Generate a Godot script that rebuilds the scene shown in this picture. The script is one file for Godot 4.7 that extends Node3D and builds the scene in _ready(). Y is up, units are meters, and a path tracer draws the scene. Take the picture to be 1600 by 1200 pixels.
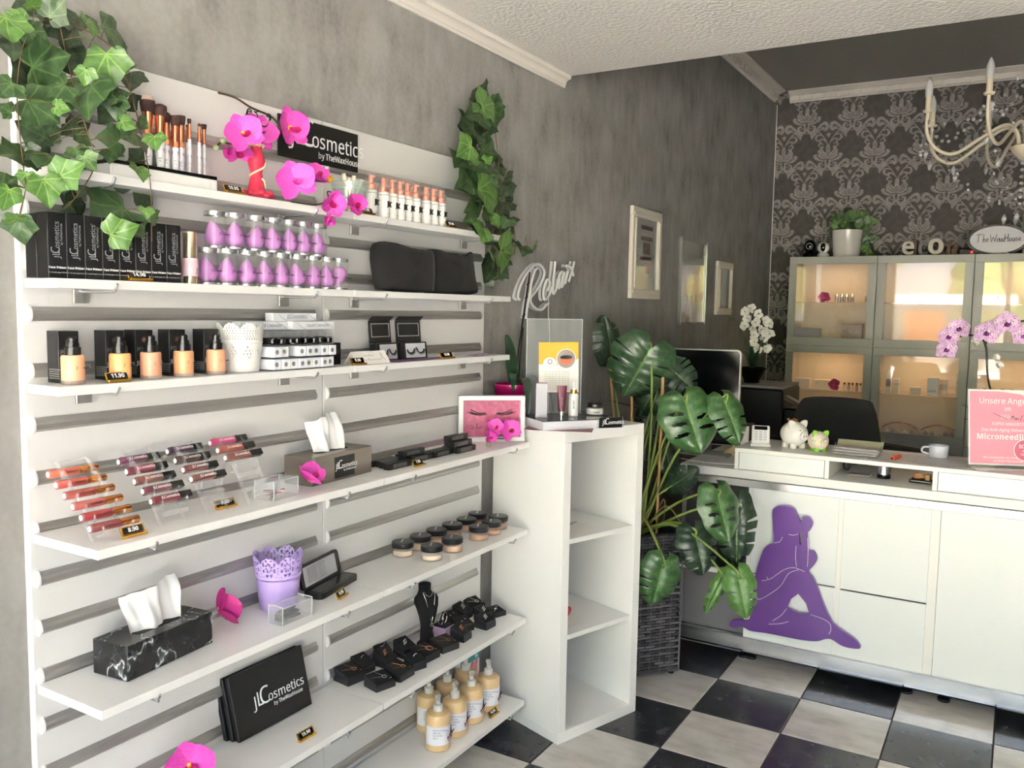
extends Node3D
# A beauty shop corner: a white slat wall of cosmetics along the grey left wall, a reception counter and lit cabinets behind.
var M := {}
var taken := {}
var rng := RandomNumberGenerator.new()
var font: SystemFont
var font_bold: SystemFont
var font_serif: SystemFont

# ---------- naming ----------
func numbered(n: String) -> String:
	if not taken.has(n):
		taken[n] = 0
		return n
	taken[n] += 1
	return "%s_%03d" % [n, taken[n]]

func tag(o: Node, label: String, cat: String, group := "") -> Node:
	o.set_meta("label", label)
	o.set_meta("category", cat)
	if group: o.set_meta("group", group)
	return o

func thing(n: String, label: String, cat: String, at := Vector3.ZERO, turn := 0.0, group := "") -> Node3D:
	var o := Node3D.new()
	o.name = numbered(n)
	add_child(o, true)
	o.position = at
	o.rotation.y = turn
	tag(o, label, cat, group)
	return o

func copy(o: Node3D, label: String, at: Vector3, turn := 0.0) -> Node3D:
	var c: Node3D = o.duplicate()
	var base := String(o.name)
	var re := RegEx.create_from_string("_[0-9]{3}$")
	c.name = numbered(re.sub(base, ""))
	add_child(c, true)
	c.position = at
	c.rotation = Vector3(0, turn, 0)
	c.set_meta("label", label)
	return c

func obj(n: String, s: SurfaceTool, m: Material, par: Node = null) -> MeshInstance3D:
	s.generate_normals()
	return inst(n, s.commit(), m, par)

func inst(n: String, mesh: Mesh, m: Material, par: Node = null) -> MeshInstance3D:
	var o := MeshInstance3D.new()
	o.mesh = mesh
	if m: o.material_override = m
	if par == null or par == self:
		o.name = numbered(n)
		add_child(o, true)
	else:
		o.name = n
		par.add_child(o, true)
	return o

func struct(n: String, s: SurfaceTool, m: Material, par: Node = null) -> MeshInstance3D:
	var o := obj(n, s, m, par)
	if par == null: o.set_meta("kind", "structure")
	return o

# ---------- shapes ----------
func st() -> SurfaceTool:
	var s := SurfaceTool.new()
	s.begin(Mesh.PRIMITIVE_TRIANGLES)
	s.set_smooth_group(-1)
	return s

# corners counter-clockwise seen from outside
func tri(s: SurfaceTool, a: Vector3, b: Vector3, c: Vector3) -> void:
	s.add_vertex(a); s.add_vertex(c); s.add_vertex(b)

func quad(s: SurfaceTool, a: Vector3, b: Vector3, c: Vector3, d: Vector3) -> void:
	tri(s, a, b, c)
	tri(s, a, c, d)

func uvquad(s: SurfaceTool, a: Vector3, b: Vector3, c: Vector3, d: Vector3, r := Rect2(0, 0, 1, 1)) -> void:
	# a bottom-left, b bottom-right, c top-right, d top-left
	var ua := Vector2(r.position.x, r.end.y)
	var ub := r.end
	var uc := Vector2(r.end.x, r.position.y)
	var ud := r.position
	for k in [[a, ua], [c, uc], [b, ub], [a, ua], [d, ud], [c, uc]]:
		s.set_uv(k[1]); s.add_vertex(k[0])

# a box with chamfered edges
func box(s: SurfaceTool, c: Vector3, size: Vector3, bev := 0.001, b := Basis()) -> SurfaceTool:
	var h := size / 2.0
	bev = minf(bev, minf(h.x, minf(h.y, h.z)) * 0.45)
	s.set_smooth_group(-1)
	var ax := [Vector3.RIGHT, Vector3.UP, Vector3.BACK]
	var hh := [h.x, h.y, h.z]
	for i in 3:
		var j := (i + 1) % 3
		var k := (i + 2) % 3
		for sg in [1.0, -1.0]:
			var n: Vector3 = ax[i] * sg * hh[i]
			var u: Vector3 = ax[j] * (hh[j] - bev)
			var v: Vector3 = ax[k] * (hh[k] - bev) * sg
			quad(s, c + b * (n - u - v), c + b * (n + u - v), c + b * (n + u + v), c + b * (n - u + v))
	if bev <= 0.0: return s
	for i in 3: # edges along axis i
		var j := (i + 1) % 3
		var k := (i + 2) % 3
		for sj in [1.0, -1.0]:
			for sk in [1.0, -1.0]:
				var e: Vector3 = ax[i] * (hh[i] - bev)
				var p: Vector3 = ax[j] * sj * hh[j] + ax[k] * sk * (hh[k] - bev)
				var q: Vector3 = ax[j] * sj * (hh[j] - bev) + ax[k] * sk * hh[k]
				_edge(s, c, b, p, q, e, sj * sk)
	for sx in [1.0, -1.0]:
		for sy in [1.0, -1.0]:
			for sz in [1.0, -1.0]:
				var g := Vector3(sx, sy, sz)
				var a1 := g * Vector3(h.x, h.y - bev, h.z - bev)
				var a2 := g * Vector3(h.x - bev, h.y, h.z - bev)
				var a3 := g * Vector3(h.x - bev, h.y - bev, h.z)
				if sx * sy * sz > 0: tri(s, c + b * a1, c + b * a2, c + b * a3)
				else: tri(s, c + b * a1, c + b * a3, c + b * a2)
	return s

func _edge(s: SurfaceTool, c: Vector3, b: Basis, p: Vector3, q: Vector3, e: Vector3, sign: float) -> void:
	if sign > 0: quad(s, c + b * (p - e), c + b * (q - e), c + b * (q + e), c + b * (p + e))
	else: quad(s, c + b * (p - e), c + b * (p + e), c + b * (q + e), c + b * (q - e))

# surface of revolution round +y of frame t; profile of (radius, height) from bottom to top outside
func lathe(s: SurfaceTool, prof: Array, segs := 24, t := Transform3D(), sharp := 35.0) -> SurfaceTool:
	var grp := 1
	for i in prof.size() - 1:
		var p: Vector2 = prof[i]
		var q: Vector2 = prof[i + 1]
		if i > 0:
			var o: Vector2 = prof[i - 1]
			if absf((p - o).angle_to(q - p)) > deg_to_rad(sharp): grp += 1
		s.set_smooth_group(grp)
		for k in segs:
			var a := TAU * k / segs
			var a2 := TAU * (k + 1) / segs
			if k == segs - 1: a2 = 0.0
			var d1 := Vector3(cos(a), 0, -sin(a))
			var d2 := Vector3(cos(a2), 0, -sin(a2))
			var A := t * (d1 * p.x + Vector3(0, p.y, 0))
			var B := t * (d2 * p.x + Vector3(0, p.y, 0))
			var C := t * (d2 * q.x + Vector3(0, q.y, 0))
			var D := t * (d1 * q.x + Vector3(0, q.y, 0))
			if p.x > 1e-6: tri(s, A, B, C if q.x > 1e-6 else D)
			if q.x > 1e-6: tri(s, A if p.x <= 1e-6 else A, C, D)
	s.set_smooth_group(-1)
	return s

func V2(a: Array) -> Array:
	var r := []
	for i in range(0, a.size(), 2): r.append(Vector2(a[i], a[i + 1]))
	return r

func tube(s: SurfaceTool, pts: Array, rad, sides := 8, caps := true) -> SurfaceTool:
	var n := pts.size()
	var up := Vector3.UP
	var rings := []
	var prev := Vector3.ZERO
	for i in n:
		var d: Vector3 = (pts[mini(i + 1, n - 1)] - pts[maxi(i - 1, 0)]).normalized()
		if i == 0:
			up = d.cross(Vector3(0.31, 0.83, 0.47)).normalized()
		else:
			up = (up - d * up.dot(d)).normalized()
		var w := d.cross(up)
		var r: float = rad[i] if rad is Array else rad
		var ring := []
		for k in sides:
			var a := TAU * k / sides
			ring.append(pts[i] + (up * cos(a) + w * sin(a)) * r)
		rings.append(ring)
	s.set_smooth_group(1)
	for i in n - 1:
		for k in sides:
			var k2 := (k + 1) % sides
			quad(s, rings[i][k], rings[i][k2], rings[i + 1][k2], rings[i + 1][k])
	s.set_smooth_group(-1)
	if caps:
		for k in range(1, sides - 1):
			tri(s, rings[0][0], rings[0][k + 1], rings[0][k])
			tri(s, rings[n - 1][0], rings[n - 1][k], rings[n - 1][k + 1])
	return s

func curve(pts: Array, per := 8) -> Array: # Catmull-Rom through the points
	var r := []
	var n := pts.size()
	for i in n - 1:
		var a = pts[maxi(i - 1, 0)]
		var b = pts[i]
		var c = pts[i + 1]
		var d = pts[mini(i + 2, n - 1)]
		for k in per:
			r.append(b.cubic_interpolate(c, a, d, float(k) / per))
	r.append(pts[n - 1])
	return r

# polygon (in the xy plane of frame t) pushed out to z = depth
func prism(s: SurfaceTool, poly: PackedVector2Array, depth: float, t := Transform3D(), smooth := false) -> SurfaceTool:
	if Geometry2D.is_polygon_clockwise(poly): poly.reverse()
	var ix := Geometry2D.triangulate_polygon(poly)
	s.set_smooth_group(-1)
	for i in range(0, ix.size(), 3):
		var a := poly[ix[i]]
		var b := poly[ix[i + 1]]
		var c := poly[ix[i + 2]]
		if (b - a).cross(c - a) < 0:
			var q := b
			b = c
			c = q
		tri(s, t * Vector3(a.x, a.y, depth), t * Vector3(b.x, b.y, depth), t * Vector3(c.x, c.y, depth))
		tri(s, t * Vector3(a.x, a.y, 0), t * Vector3(c.x, c.y, 0), t * Vector3(b.x, b.y, 0))
	if smooth: s.set_smooth_group(3)
	for i in poly.size():
		var a := poly[i]
		var b := poly[(i + 1) % poly.size()]
		quad(s, t * Vector3(a.x, a.y, 0), t * Vector3(b.x, b.y, 0), t * Vector3(b.x, b.y, depth), t * Vector3(a.x, a.y, depth))
	s.set_smooth_group(-1)
	return s

func poly2(a: Array) -> PackedVector2Array:
	var r := PackedVector2Array()
	for i in range(0, a.size(), 2): r.append(Vector2(a[i], a[i + 1]))
	return r

func smooth_poly(a: Array, per := 5) -> PackedVector2Array: # closed spline outline
	var p := []
	for i in range(0, a.size(), 2): p.append(Vector2(a[i], a[i + 1]))
	var n := p.size()
	var r := PackedVector2Array()
	for i in n:
		for k in per:
			r.append(p[i].cubic_interpolate(p[(i + 1) % n], p[(i + n - 1) % n], p[(i + 2) % n], float(k) / per))
	return r

func rrect(w: float, h: float, r: float, n := 5) -> PackedVector2Array:
	var p := PackedVector2Array()
	for k in 4:
		var c := Vector2((w / 2 - r) * [1, -1, -1, 1][k], (h / 2 - r) * [1, 1, -1, -1][k])
		for i in n + 1:
			var a := PI / 2 * (k + float(i) / n)
			p.append(c + Vector2(cos(a), sin(a)) * r)
	return p

# lettering on the xy plane of frame t (x right, y up), facing +z of t; left aligned at the origin unless centred
func lettering(par: Node, n: String, txt: String, size: float, m: Material, t: Transform3D, f: Font = null, centre := false, depth := 0.0004) -> MeshInstance3D:
	var tm := TextMesh.new()
	tm.text = txt
	tm.font = f if f else font
	tm.font_size = 32
	tm.pixel_size = size / 32.0
	tm.depth = depth
	tm.curve_step = 4.0
	tm.vertical_alignment = VERTICAL_ALIGNMENT_BOTTOM
	tm.horizontal_alignment = HORIZONTAL_ALIGNMENT_CENTER if centre else HORIZONTAL_ALIGNMENT_LEFT
	var o := inst(n, tm, m, par)
	o.transform = t * Transform3D(Basis(), Vector3(0, -0.212 * size * (1 + txt.count("\n") * 0.0), 0)) # baseline on the origin
	return o

func face(at: Vector3, right: Vector3, up: Vector3) -> Transform3D: # frame whose +z looks out of a surface
	var r := right.normalized()
	var u := (up - r * up.dot(r)).normalized()
	return Transform3D(Basis(r, u, r.cross(u)), at)

func mat(n: String, c: Color, rough := 0.5, metal := 0.0, spec := 0.5) -> StandardMaterial3D:
	var m := StandardMaterial3D.new()
	m.resource_name = n
	m.albedo_color = c
	m.roughness = rough
	m.metallic = metal
	m.metallic_specular = spec
	M[n] = m
	return m

func clear(n: String, c: Color, a: float, rough := 0.03) -> StandardMaterial3D:
	var m := mat(n, Color(c.r, c.g, c.b, a), rough)
	m.transparency = BaseMaterial3D.TRANSPARENCY_ALPHA
	m.cull_mode = BaseMaterial3D.CULL_DISABLED
	return m

func h(x: String) -> Color:
	return Color.html(x)

# ---------- computed textures ----------
func noise_image(w: int, hh: int, freq: float, oct := 4, sd := 1, kind := FastNoiseLite.TYPE_SIMPLEX_SMOOTH) -> Image:
	var n := FastNoiseLite.new()
	n.seed = sd
	n.noise_type = kind
	n.frequency = freq
	n.fractal_octaves = oct
	var im := n.get_seamless_image(w, hh)
	im.convert(Image.FORMAT_L8)
	return im

func tex(im: Image) -> ImageTexture:
	return ImageTexture.create_from_image(im)

# several grey noise layers [image, weight] summed round 0.5 and run through a two- or three-colour ramp
func ramp(layers: Array, cols: Array, sharp := 1.0) -> Image:
	var w: int = layers[0][0].get_width()
	var hh: int = layers[0][0].get_height()
	var g := Gradient.new()
	g.offsets = PackedFloat32Array()
	var offs := PackedFloat32Array()
	var cc := PackedColorArray()
	for i in cols.size():
		offs.append(float(i) / (cols.size() - 1))
		cc.append(cols[i])
	g.offsets = offs
	g.colors = cc
	var lut := []
	for i in 256: lut.append(g.sample(i / 255.0))
	var data := []
	for l in layers: data.append(l[0].get_data())
	var out := PackedByteArray()
	out.resize(w * hh * 3)
	for p in w * hh:
		var v := 0.0
		for i in data.size(): v += (data[i][p] / 255.0 - 0.5) * layers[i][1]
		var c: Color = lut[clampi(int((0.5 + v * sharp) * 255.0), 0, 255)]
		out[p * 3] = c.r8
		out[p * 3 + 1] = c.g8
		out[p * 3 + 2] = c.b8
	return Image.create_from_data(w, hh, false, Image.FORMAT_RGB8, out)

func world_tex(m: StandardMaterial3D, im: Image, metres: float) -> StandardMaterial3D:
	m.albedo_texture = tex(im)
	m.albedo_color = Color.WHITE
	m.uv1_triplanar = true
	m.uv1_world_triplanar = true
	m.uv1_scale = Vector3.ONE / metres
	return m

func own_tex(m: StandardMaterial3D, im: Image, metres: float) -> StandardMaterial3D:
	world_tex(m, im, metres)
	m.uv1_world_triplanar = false
	return m

func bump(m: StandardMaterial3D, im: Image, metres: float, cm: float) -> void:
	m.heightmap_enabled = true
	m.heightmap_texture = tex(im)
	m.heightmap_scale = cm

# dab a soft-edged disc of ink on both halves of a damask tile
func dab(im: Image, c: Vector2, r: float, v: float) -> void:
	var W := im.get_width()
	var H := im.get_height()
	for y in range(int(c.y - r - 1), int(c.y + r + 2)):
		for x in range(int(c.x - r - 1), int(c.x + r + 2)):
			var d := Vector2(x, y).distance_to(c)
			var a := clampf(r - d + 0.5, 0, 1)
			if a <= 0.0: continue
			var xx := posmod(x, W)
			var yy := posmod(y, H)
			var o := im.get_pixel(xx, yy).r
			var nv := lerpf(o, v, a)
			im.set_pixel(xx, yy, Color(nv, nv, nv))

func brush(im: Image, o: Vector2, pts: Array, r0: float, r1: float, r2: float, v: float) -> void: # width r0 > r1 > r2 along a spline, mirrored about the motif's axis
	var p := []
	for i in range(0, pts.size(), 2): p.append(Vector2(pts[i], pts[i + 1]))
	var c := curve(p, 14)
	for i in c.size():
		var t := float(i) / (c.size() - 1)
		var r := (lerpf(r0, r1, t * 2) if t < 0.5 else lerpf(r1, r2, t * 2 - 1)) * (0.82 if v > 0.5 else 1.0)
		dab(im, o + c[i], r, v)
		dab(im, o + Vector2(-c[i].x, c[i].y), r, v)

func motif(im: Image, o: Vector2) -> void:
	# one palmette with two leafy branches; the tile is 256 x 480 for a period of 0.333 x 0.62 m
	var L := 1.0
	brush(im, o, [0, 96, 14, 60, 40, 24, 70, -4, 104, -18, 122, -16], 2.5, 4.5, 2.5, L)       # branch
	brush(im, o, [122, -16, 128, -8, 121, -2, 116, -8], 2.5, 3, 3.5, L)
	brush(im, o, [62, 2, 58, -14, 46, -18, 42, -8], 3, 3, 4.5, L)
	brush(im, o, [64, 2, 84, 6, 96, 22, 98, 44], 5, 13, 2, L)                                  # large leaf
	brush(im, o, [62, 8, 76, 16, 88, 30, 96, 48], 3, 9, 1.5, L)
	brush(im, o, [36, 30, 62, 26, 72, 46, 58, 60, 48, 52], 4, 8, 5, L)                         # curl under it
	brush(im, o, [16, 66, 34, 50, 48, 66, 38, 76], 3, 6, 4, L)
	brush(im, o, [30, 84, 44, 74, 54, 86, 46, 92], 2.5, 5, 3.5, L)
	brush(im, o, [0, 40, 5, 30, 10, 22], 4, 4, 3, L)
	brush(im, o, [0, 26, 0, 18], 4, 5, 4, L)
	brush(im, o, [0, 84, 0, 100, 2, 150], 3, 15, 12, L)                                         # heart of the palmette
	brush(im, o, [8, 140, 30, 128, 40, 104, 30, 98], 8, 11, 7, L)
	brush(im, o, [8, 148, 40, 142, 50, 122, 42, 118], 7, 10, 8, L)
	brush(im, o, [4, 160, 28, 160, 42, 150, 52, 148], 9, 9, 6, L)
	brush(im, o, [10, 176, 40, 172, 66, 160, 74, 146, 66, 142], 7, 11, 8, L)
	brush(im, o, [14, 182, 8, 208, 20, 226, 44, 216, 46, 194, 30, 190], 7, 10, 6, L)            # base scrolls
	brush(im, o, [10, 226, 34, 240, 56, 224], 5, 6, 5, L)
	brush(im, o, [44, 232, 74, 196, 104, 178, 118, 200, 108, 216, 94, 206], 5, 12, 9, L)       # side feather
	brush(im, o, [60, 224, 86, 214, 112, 224], 4, 5, 3, L)
	brush(im, o, [0, 232, 0, 228], 4, 4, 3, L)
	var D := 0.0
	brush(im, o, [0, 128, 6, 140, 0, 152], 1.5, 1.5, 1.5, D)
	brush(im, o, [16, 146, 30, 134, 36, 112], 1.2, 1.5, 1, D)
	brush(im, o, [10, 156, 34, 150, 44, 134], 1.2, 1.5, 1, D)
	brush(im, o, [0, 168, 26, 170, 52, 160], 1.6, 2, 1.5, D)
	brush(im, o, [16, 206, 30, 212, 38, 202], 1.5, 2.5, 3, D)
	brush(im, o, [84, 206, 96, 194, 106, 200], 1.2, 2, 1.2, D)
	brush(im, o, [56, 40, 62, 48, 54, 54], 1.2, 1.8, 1.8, D)

func damask() -> Image:
	var im := Image.create(256, 440, false, Image.FORMAT_L8)
	im.fill(Color.BLACK)
	motif(im, Vector2(128, 0))
	motif(im, Vector2(0, 220))
	var n := noise_image(256, 440, 0.02, 4, 5)
	var out := Image.create(256, 440, false, Image.FORMAT_RGB8)
	for y in 440:
		for x in 256:
			var a := im.get_pixel(x, y).r
			var k := 0.86 + 0.28 * n.get_pixel(x, y).r
			out.set_pixel(x, y, h("45423f").lerp(h("807d7a"), a) * k)
	return out

func marble(w: int, dark: Color, light: Color, sd: int) -> Image: # thin veins along the zero lines of warped noise
	var a := noise_image(w, w, 2.2 / w, 4, sd)
	var b := noise_image(w, w, 5.0 / w, 4, sd + 7)
	var d1 := a.get_data()
	var d2 := b.get_data()
	var out := PackedByteArray()
	out.resize(w * w * 3)
	for p in w * w:
		var v1 := absf(d1[p] / 255.0 - 0.5)
		var v2 := absf(d2[p] / 255.0 - 0.5)
		var t := maxf(exp(-v1 * 55.0), 0.65 * exp(-v2 * 60.0)) * (0.35 + 1.1 * absf(sin(d2[p] * 0.05)))
		var c := dark.lerp(light, clampf(t, 0, 1))
		out[p * 3] = c.r8
		out[p * 3 + 1] = c.g8
		out[p * 3 + 2] = c.b8
	return Image.create_from_data(w, w, false, Image.FORMAT_RGB8, out)

# ---------- materials ----------
func materials() -> void:
	var m: StandardMaterial3D
	m = mat("wall_grey", Color.WHITE, 0.85, 0.0, 0.3)
	var streak := noise_image(512, 128, 0.05, 4, 3)
	streak.resize(512, 512, Image.INTERPOLATE_BILINEAR)
	world_tex(m, ramp([[noise_image(512, 512, 0.010, 5, 1), 0.55], [streak, 0.35], [noise_image(512, 512, 0.15, 3, 9), 0.22]], [h("625f5c"), h("82807d"), h("92908d"), h("9a9896")], 1.0), 1.7)
	m = mat("wall_damask", Color.WHITE, 0.7, 0.0, 0.4)
	m.albedo_texture = tex(damask())
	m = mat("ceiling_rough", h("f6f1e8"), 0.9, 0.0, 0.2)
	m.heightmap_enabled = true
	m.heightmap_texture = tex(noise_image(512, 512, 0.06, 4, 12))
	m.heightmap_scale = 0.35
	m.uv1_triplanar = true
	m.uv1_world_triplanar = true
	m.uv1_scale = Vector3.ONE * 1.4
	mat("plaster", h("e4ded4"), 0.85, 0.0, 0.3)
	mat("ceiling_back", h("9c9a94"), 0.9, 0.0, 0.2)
	m = mat("tile_dark", Color.WHITE, 0.22)
	world_tex(m, ramp([[noise_image(512, 512, 0.02, 5, 21), 1.0], [noise_image(512, 512, 0.12, 3, 22), 0.4]], [h("1d1e22"), h("2c2d31"), h("44464b")]), 0.9)
	m = mat("tile_light", Color.WHITE, 0.16)
	var sv := noise_image(128, 512, 0.03, 4, 33)
	sv.resize(512, 512, Image.INTERPOLATE_BILINEAR)
	world_tex(m, ramp([[sv, 0.8], [noise_image(512, 512, 0.02, 4, 31), 0.5]], [h("b9b3ab"), h("cdc8c1"), h("d8d4ce")]), 1.1)
	mat("grout", h("4d463f"), 0.9)
	mat("white", h("eeece8"), 0.32)
	mat("white_matt", h("e9e7e3"), 0.7)
	mat("panel_grey", h("dddbd8"), 0.4)
	mat("alu", h("b4b2ae"), 0.38, 0.75)
	mat("alu_bright", h("dcdcdc"), 0.25, 0.9)
	mat("chrome", h("dedede"), 0.08, 1.0)
	mat("black", h("0c0c0d"), 0.45)
	mat("black_matt", h("131314"), 0.85)
	mat("black_gloss", h("0a0a0b"), 0.15)
	mat("print_white", h("f2f2f0"), 0.6)
	mat("print_grey", h("8a8a88"), 0.7)
	mat("print_black", h("161616"), 0.7)
	mat("gold", h("d8a94a"), 0.25, 0.9)
	mat("gold_dark", h("7a5c22"), 0.3, 0.9)
	mat("copper", h("d48a66"), 0.22, 0.95)
	mat("champagne", h("e2cdae"), 0.18, 0.85)
	clear("glass", h("ffffff"), 0.04)
	clear("acrylic", h("f4f8f8"), 0.10)
	clear("frost", h("f2f4f4"), 0.55, 0.45)
	clear("pane", h("ffffff"), 0.03)

# ---------- the room ----------
func room() -> void:
	var s: SurfaceTool
	# floor: a slab with every tile laid on it
	var fl := struct("floor", box(st(), Vector3(2.3, -0.056, -2.63), Vector3(4.6, 0.1, 8.66), 0.0), M.grout)
	var T := 0.3427
	var tile := box(st(), Vector3(0, -0.003, 0), Vector3(T - 0.005, 0.006, T - 0.005), 0.0012)
	tile.generate_normals()
	var tm := tile.commit()
	var rest_d := st()
	var rest_l := st()
	for i in range(-3, 12):
		for j in range(-11, 16):
			var x := 0.7256 + (i + 0.5) * T
			var z := -3.4974 + (j + 0.5) * T
			if x < -0.1 or x > 4.7 or z > 1.75 or z < -7.0: continue
			var dark := (i + j) % 2 == 0
			if i < 6 and j > -5 and j < 8:
				var o := inst("tile", tm, M.tile_dark if dark else M.tile_light, fl)
				o.position = Vector3(x, 0, z)
			else:
				box(rest_d if dark else rest_l, Vector3(x, -0.003, z), Vector3(T - 0.005, 0.006, T - 0.005), 0.0)
	obj("dark_tiles", rest_d, M.tile_dark, fl).set_meta("kind", "stuff")
	obj("light_tiles", rest_l, M.tile_light, fl).set_meta("kind", "stuff")
	struct("wall_left", box(st(), Vector3(-0.1, 1.65, -2.63), Vector3(0.2, 3.5, 8.66), 0.0), M.wall_grey)
	struct("wall_right", box(st(), Vector3(4.7, 1.65, -2.63), Vector3(0.2, 3.5, 8.66), 0.0), M.wall_grey)
	s = st()
	uvquad(s, Vector3(0, 0, -6.96), Vector3(4.6, 0, -6.96), Vector3(4.6, 3.4, -6.96), Vector3(0, 3.4, -6.96), Rect2(0.30, 0.24, 4.6 / 0.333, 3.4 / 0.572))
	box(s, Vector3(2.3, 1.65, -7.065), Vector3(5.0, 3.5, 0.2), 0.0)
	struct("wall_back", s, M.wall_damask)
	# low ceiling in front, higher ceiling with a dentil cornice behind
	struct("ceiling", box(st(), Vector3(2.3, 2.9775, -0.77), Vector3(4.6, 0.845, 5.14), 0.0), M.ceiling_rough)
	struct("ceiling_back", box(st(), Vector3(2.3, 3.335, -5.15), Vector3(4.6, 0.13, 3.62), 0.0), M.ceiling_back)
	s = st()
	var prof := PackedVector2Array()
	for p in [[0, 2.508], [0.008, 2.508], [0.010, 2.514], [0.010, 2.518]]: prof.append(Vector2(p[0], p[1]))
	for k in 7:
		var a := PI / 2 * k / 6.0
		prof.append(Vector2(0.034 - 0.022 * cos(a), 2.519 + 0.022 * sin(a)))
	for p in [[0.036, 2.545], [0.039, 2.556], [0, 2.556]]: prof.append(Vector2(p[0], p[1]))
	prism(s, prof, 5.04, Transform3D(Basis(), Vector3(0, 0, -3.34)))
	struct("trim_1", s, M.plaster)
	cornice("trim_2", Transform3D(Basis(Vector3(0, 0, -1), Vector3.UP, Vector3(1, 0, 0)), Vector3(0, 3.193, -3.34)), 3.52, 41)
	cornice("trim_3", Transform3D(Basis(), Vector3(0.1, 3.193, -6.96)), 4.4, 49)
	# thin bright bead where the two wallpapers meet
	struct("trim_4", tube(st(), [Vector3(0.003, 0.8, -6.957), Vector3(0.003, 3.19, -6.957)], 0.0035, 6), M.plaster)
	# shop front behind the camera: glazing between posts
	s = st()
	box(s, Vector3(2.3, 0.05, 1.15), Vector3(4.6, 0.1, 0.12), 0.0)
	box(s, Vector3(2.3, 2.5, 1.15), Vector3(4.6, 0.14, 0.12), 0.0)
	struct("wall_front", s, M.plaster)
	for k in 3:
		var w := struct("window_%d" % (k + 1), box(st(), Vector3(0.04 + k * 1.53, 1.26, 1.15), Vector3(0.06, 2.32, 0.1), 0.003), M.alu)
		obj("pane", box(st(), Vector3(0.79 + k * 1.53, 1.26, 1.15), Vector3(1.46, 2.34, 0.008), 0.0), M.pane, w)

func cornice(n: String, t: Transform3D, len: float, count: int) -> void: # runs along x of t, wall at z = 0, hangs below the ceiling
	var s := st()
	var p := poly2([0, 0, 0.012, 0, 0.016, 0.008, 0.022, 0.012, 0.022, 0.048, 0.038, 0.052, 0.048, 0.058, 0.07, 0.066, 0.085, 0.07, 0.09, 0.078, 0, 0.078])
	prism(s, p, len, t * Transform3D(Basis(Vector3(0, 0, 1), Vector3.UP, Vector3(-1, 0, 0)), Vector3(len, 0, 0)))
	var o := struct(n, s, M.plaster)
	var d := st()
	prism(d, poly2([-0.032, 0.012, 0.032, 0.012, 0.032, 0.034, 0.026, 0.044, 0.015, 0.048, -0.015, 0.048, -0.026, 0.044, -0.032, 0.034]), 0.016)
	d.generate_normals()
	var dm := d.commit()
	for k in count:
		var q := inst("dentil", dm, M.plaster, o)
		q.transform = t * Transform3D(Basis(), Vector3(len * (k + 0.5) / count, 0, 0.021))

func _ready() -> void:
	rng.seed = 7
	# camera
	var cam := Camera3D.new()
	cam.name = "camera"
	cam.transform = Transform3D(Basis(Vector3(0.8591365, 0.0168327, -0.5114696), Vector3(-0.0592074, 0.9960166, -0.0666738), Vector3(0.5083099, 0.0875646, 0.8567109)).orthonormalized(), Vector3(1.75, 1.56, 0))
	cam.fov = 48.45
	cam.near = 0.02
	add_child(cam)
	# sky, exposure
	var env := Environment.new()
	env.background_mode = Environment.BG_SKY
	var sky := Sky.new()
	var sm := ProceduralSkyMaterial.new()
	sm.sky_top_color = h("9fbbe0")
	sm.sky_horizon_color = h("e6ecf2")
	sm.ground_bottom_color = h("b9b6b0")
	sm.ground_horizon_color = h("c9c7c2")
	sm.sky_energy_multiplier = 1.0
	sky.sky_material = sm
	env.sky = sky
	env.background_energy_multiplier = 4.0
	env.tonemap_mode = Environment.TONE_MAPPER_LINEAR
	env.tonemap_exposure = 2.05
	env.sdfgi_enabled = true
	env.ssao_enabled = true
	env.ssil_enabled = true
	var we := WorldEnvironment.new()
	we.name = "world"
	we.environment = env
	add_child(we)
	# sun, high behind the shop: it lights the street, not the room
	var sun := DirectionalLight3D.new()
	sun.name = "sun"
	sun.light_color = h("fff5e8")
	sun.light_energy = 26.0
	sun.light_angular_distance = 0.6
	sun.shadow_enabled = true
	sun.look_at_from_position(Vector3.ZERO, Vector3(-0.35, -0.85, 0.4))
	add_child(sun)
	font = SystemFont.new()
	font.font_names = PackedStringArray(["Droid Sans"])
	font_bold = SystemFont.new()
	font_bold.font_names = PackedStringArray(["Droid Sans"])
	font_bold.font_weight = 700
	font_serif = SystemFont.new()
	font_serif.font_names = PackedStringArray(["Droid Serif"])
	materials()
	room()
	build()

func slat_wall() -> void:
	var o := thing("slat_wall", "tall white slat wall of two panels with horizontal grey metal rails and hanging shelves", "wall panel", Vector3(0, 0, -1.84))
	for k in 2:
		var zc := [0.4325, -0.432][k] as float
		obj("panel", box(st(), Vector3(0.010, 1.05, zc), Vector3(0.02, 2.06, 0.861), 0.0012), M.panel_grey, o)
		for y in [2.07, 1.955, 1.85, 1.745, 1.642, 1.534, 1.418, 1.306, 1.195, 1.085, 0.982, 0.878, 0.773, 0.665, 0.56, 0.455, 0.35, 0.247, 0.14]:
			if y > 2.0: continue
			var s := st()
			var p := poly2([0, -0.0145, 0.004, -0.0145, 0.010, -0.009, 0.010, 0.0, 0.006, 0.006, 0.003, 0.0145, 0, 0.0145])
			prism(s, p, 0.815, Transform3D(Basis(), Vector3(0.02, y, zc - 0.4 + 0.0)))
			var r := obj("rail", s, M.alu, o)
			var e := st()
			prism(e, smooth_poly([0.0, -0.016, 0.008, -0.014, 0.012, -0.004, 0.010, 0.008, 0.004, 0.0165, 0.0, 0.016], 3), 0.005, Transform3D(Basis(), Vector3(0.02, y, zc + 0.415)))
			obj("end_cap", e, M.white, r)

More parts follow.
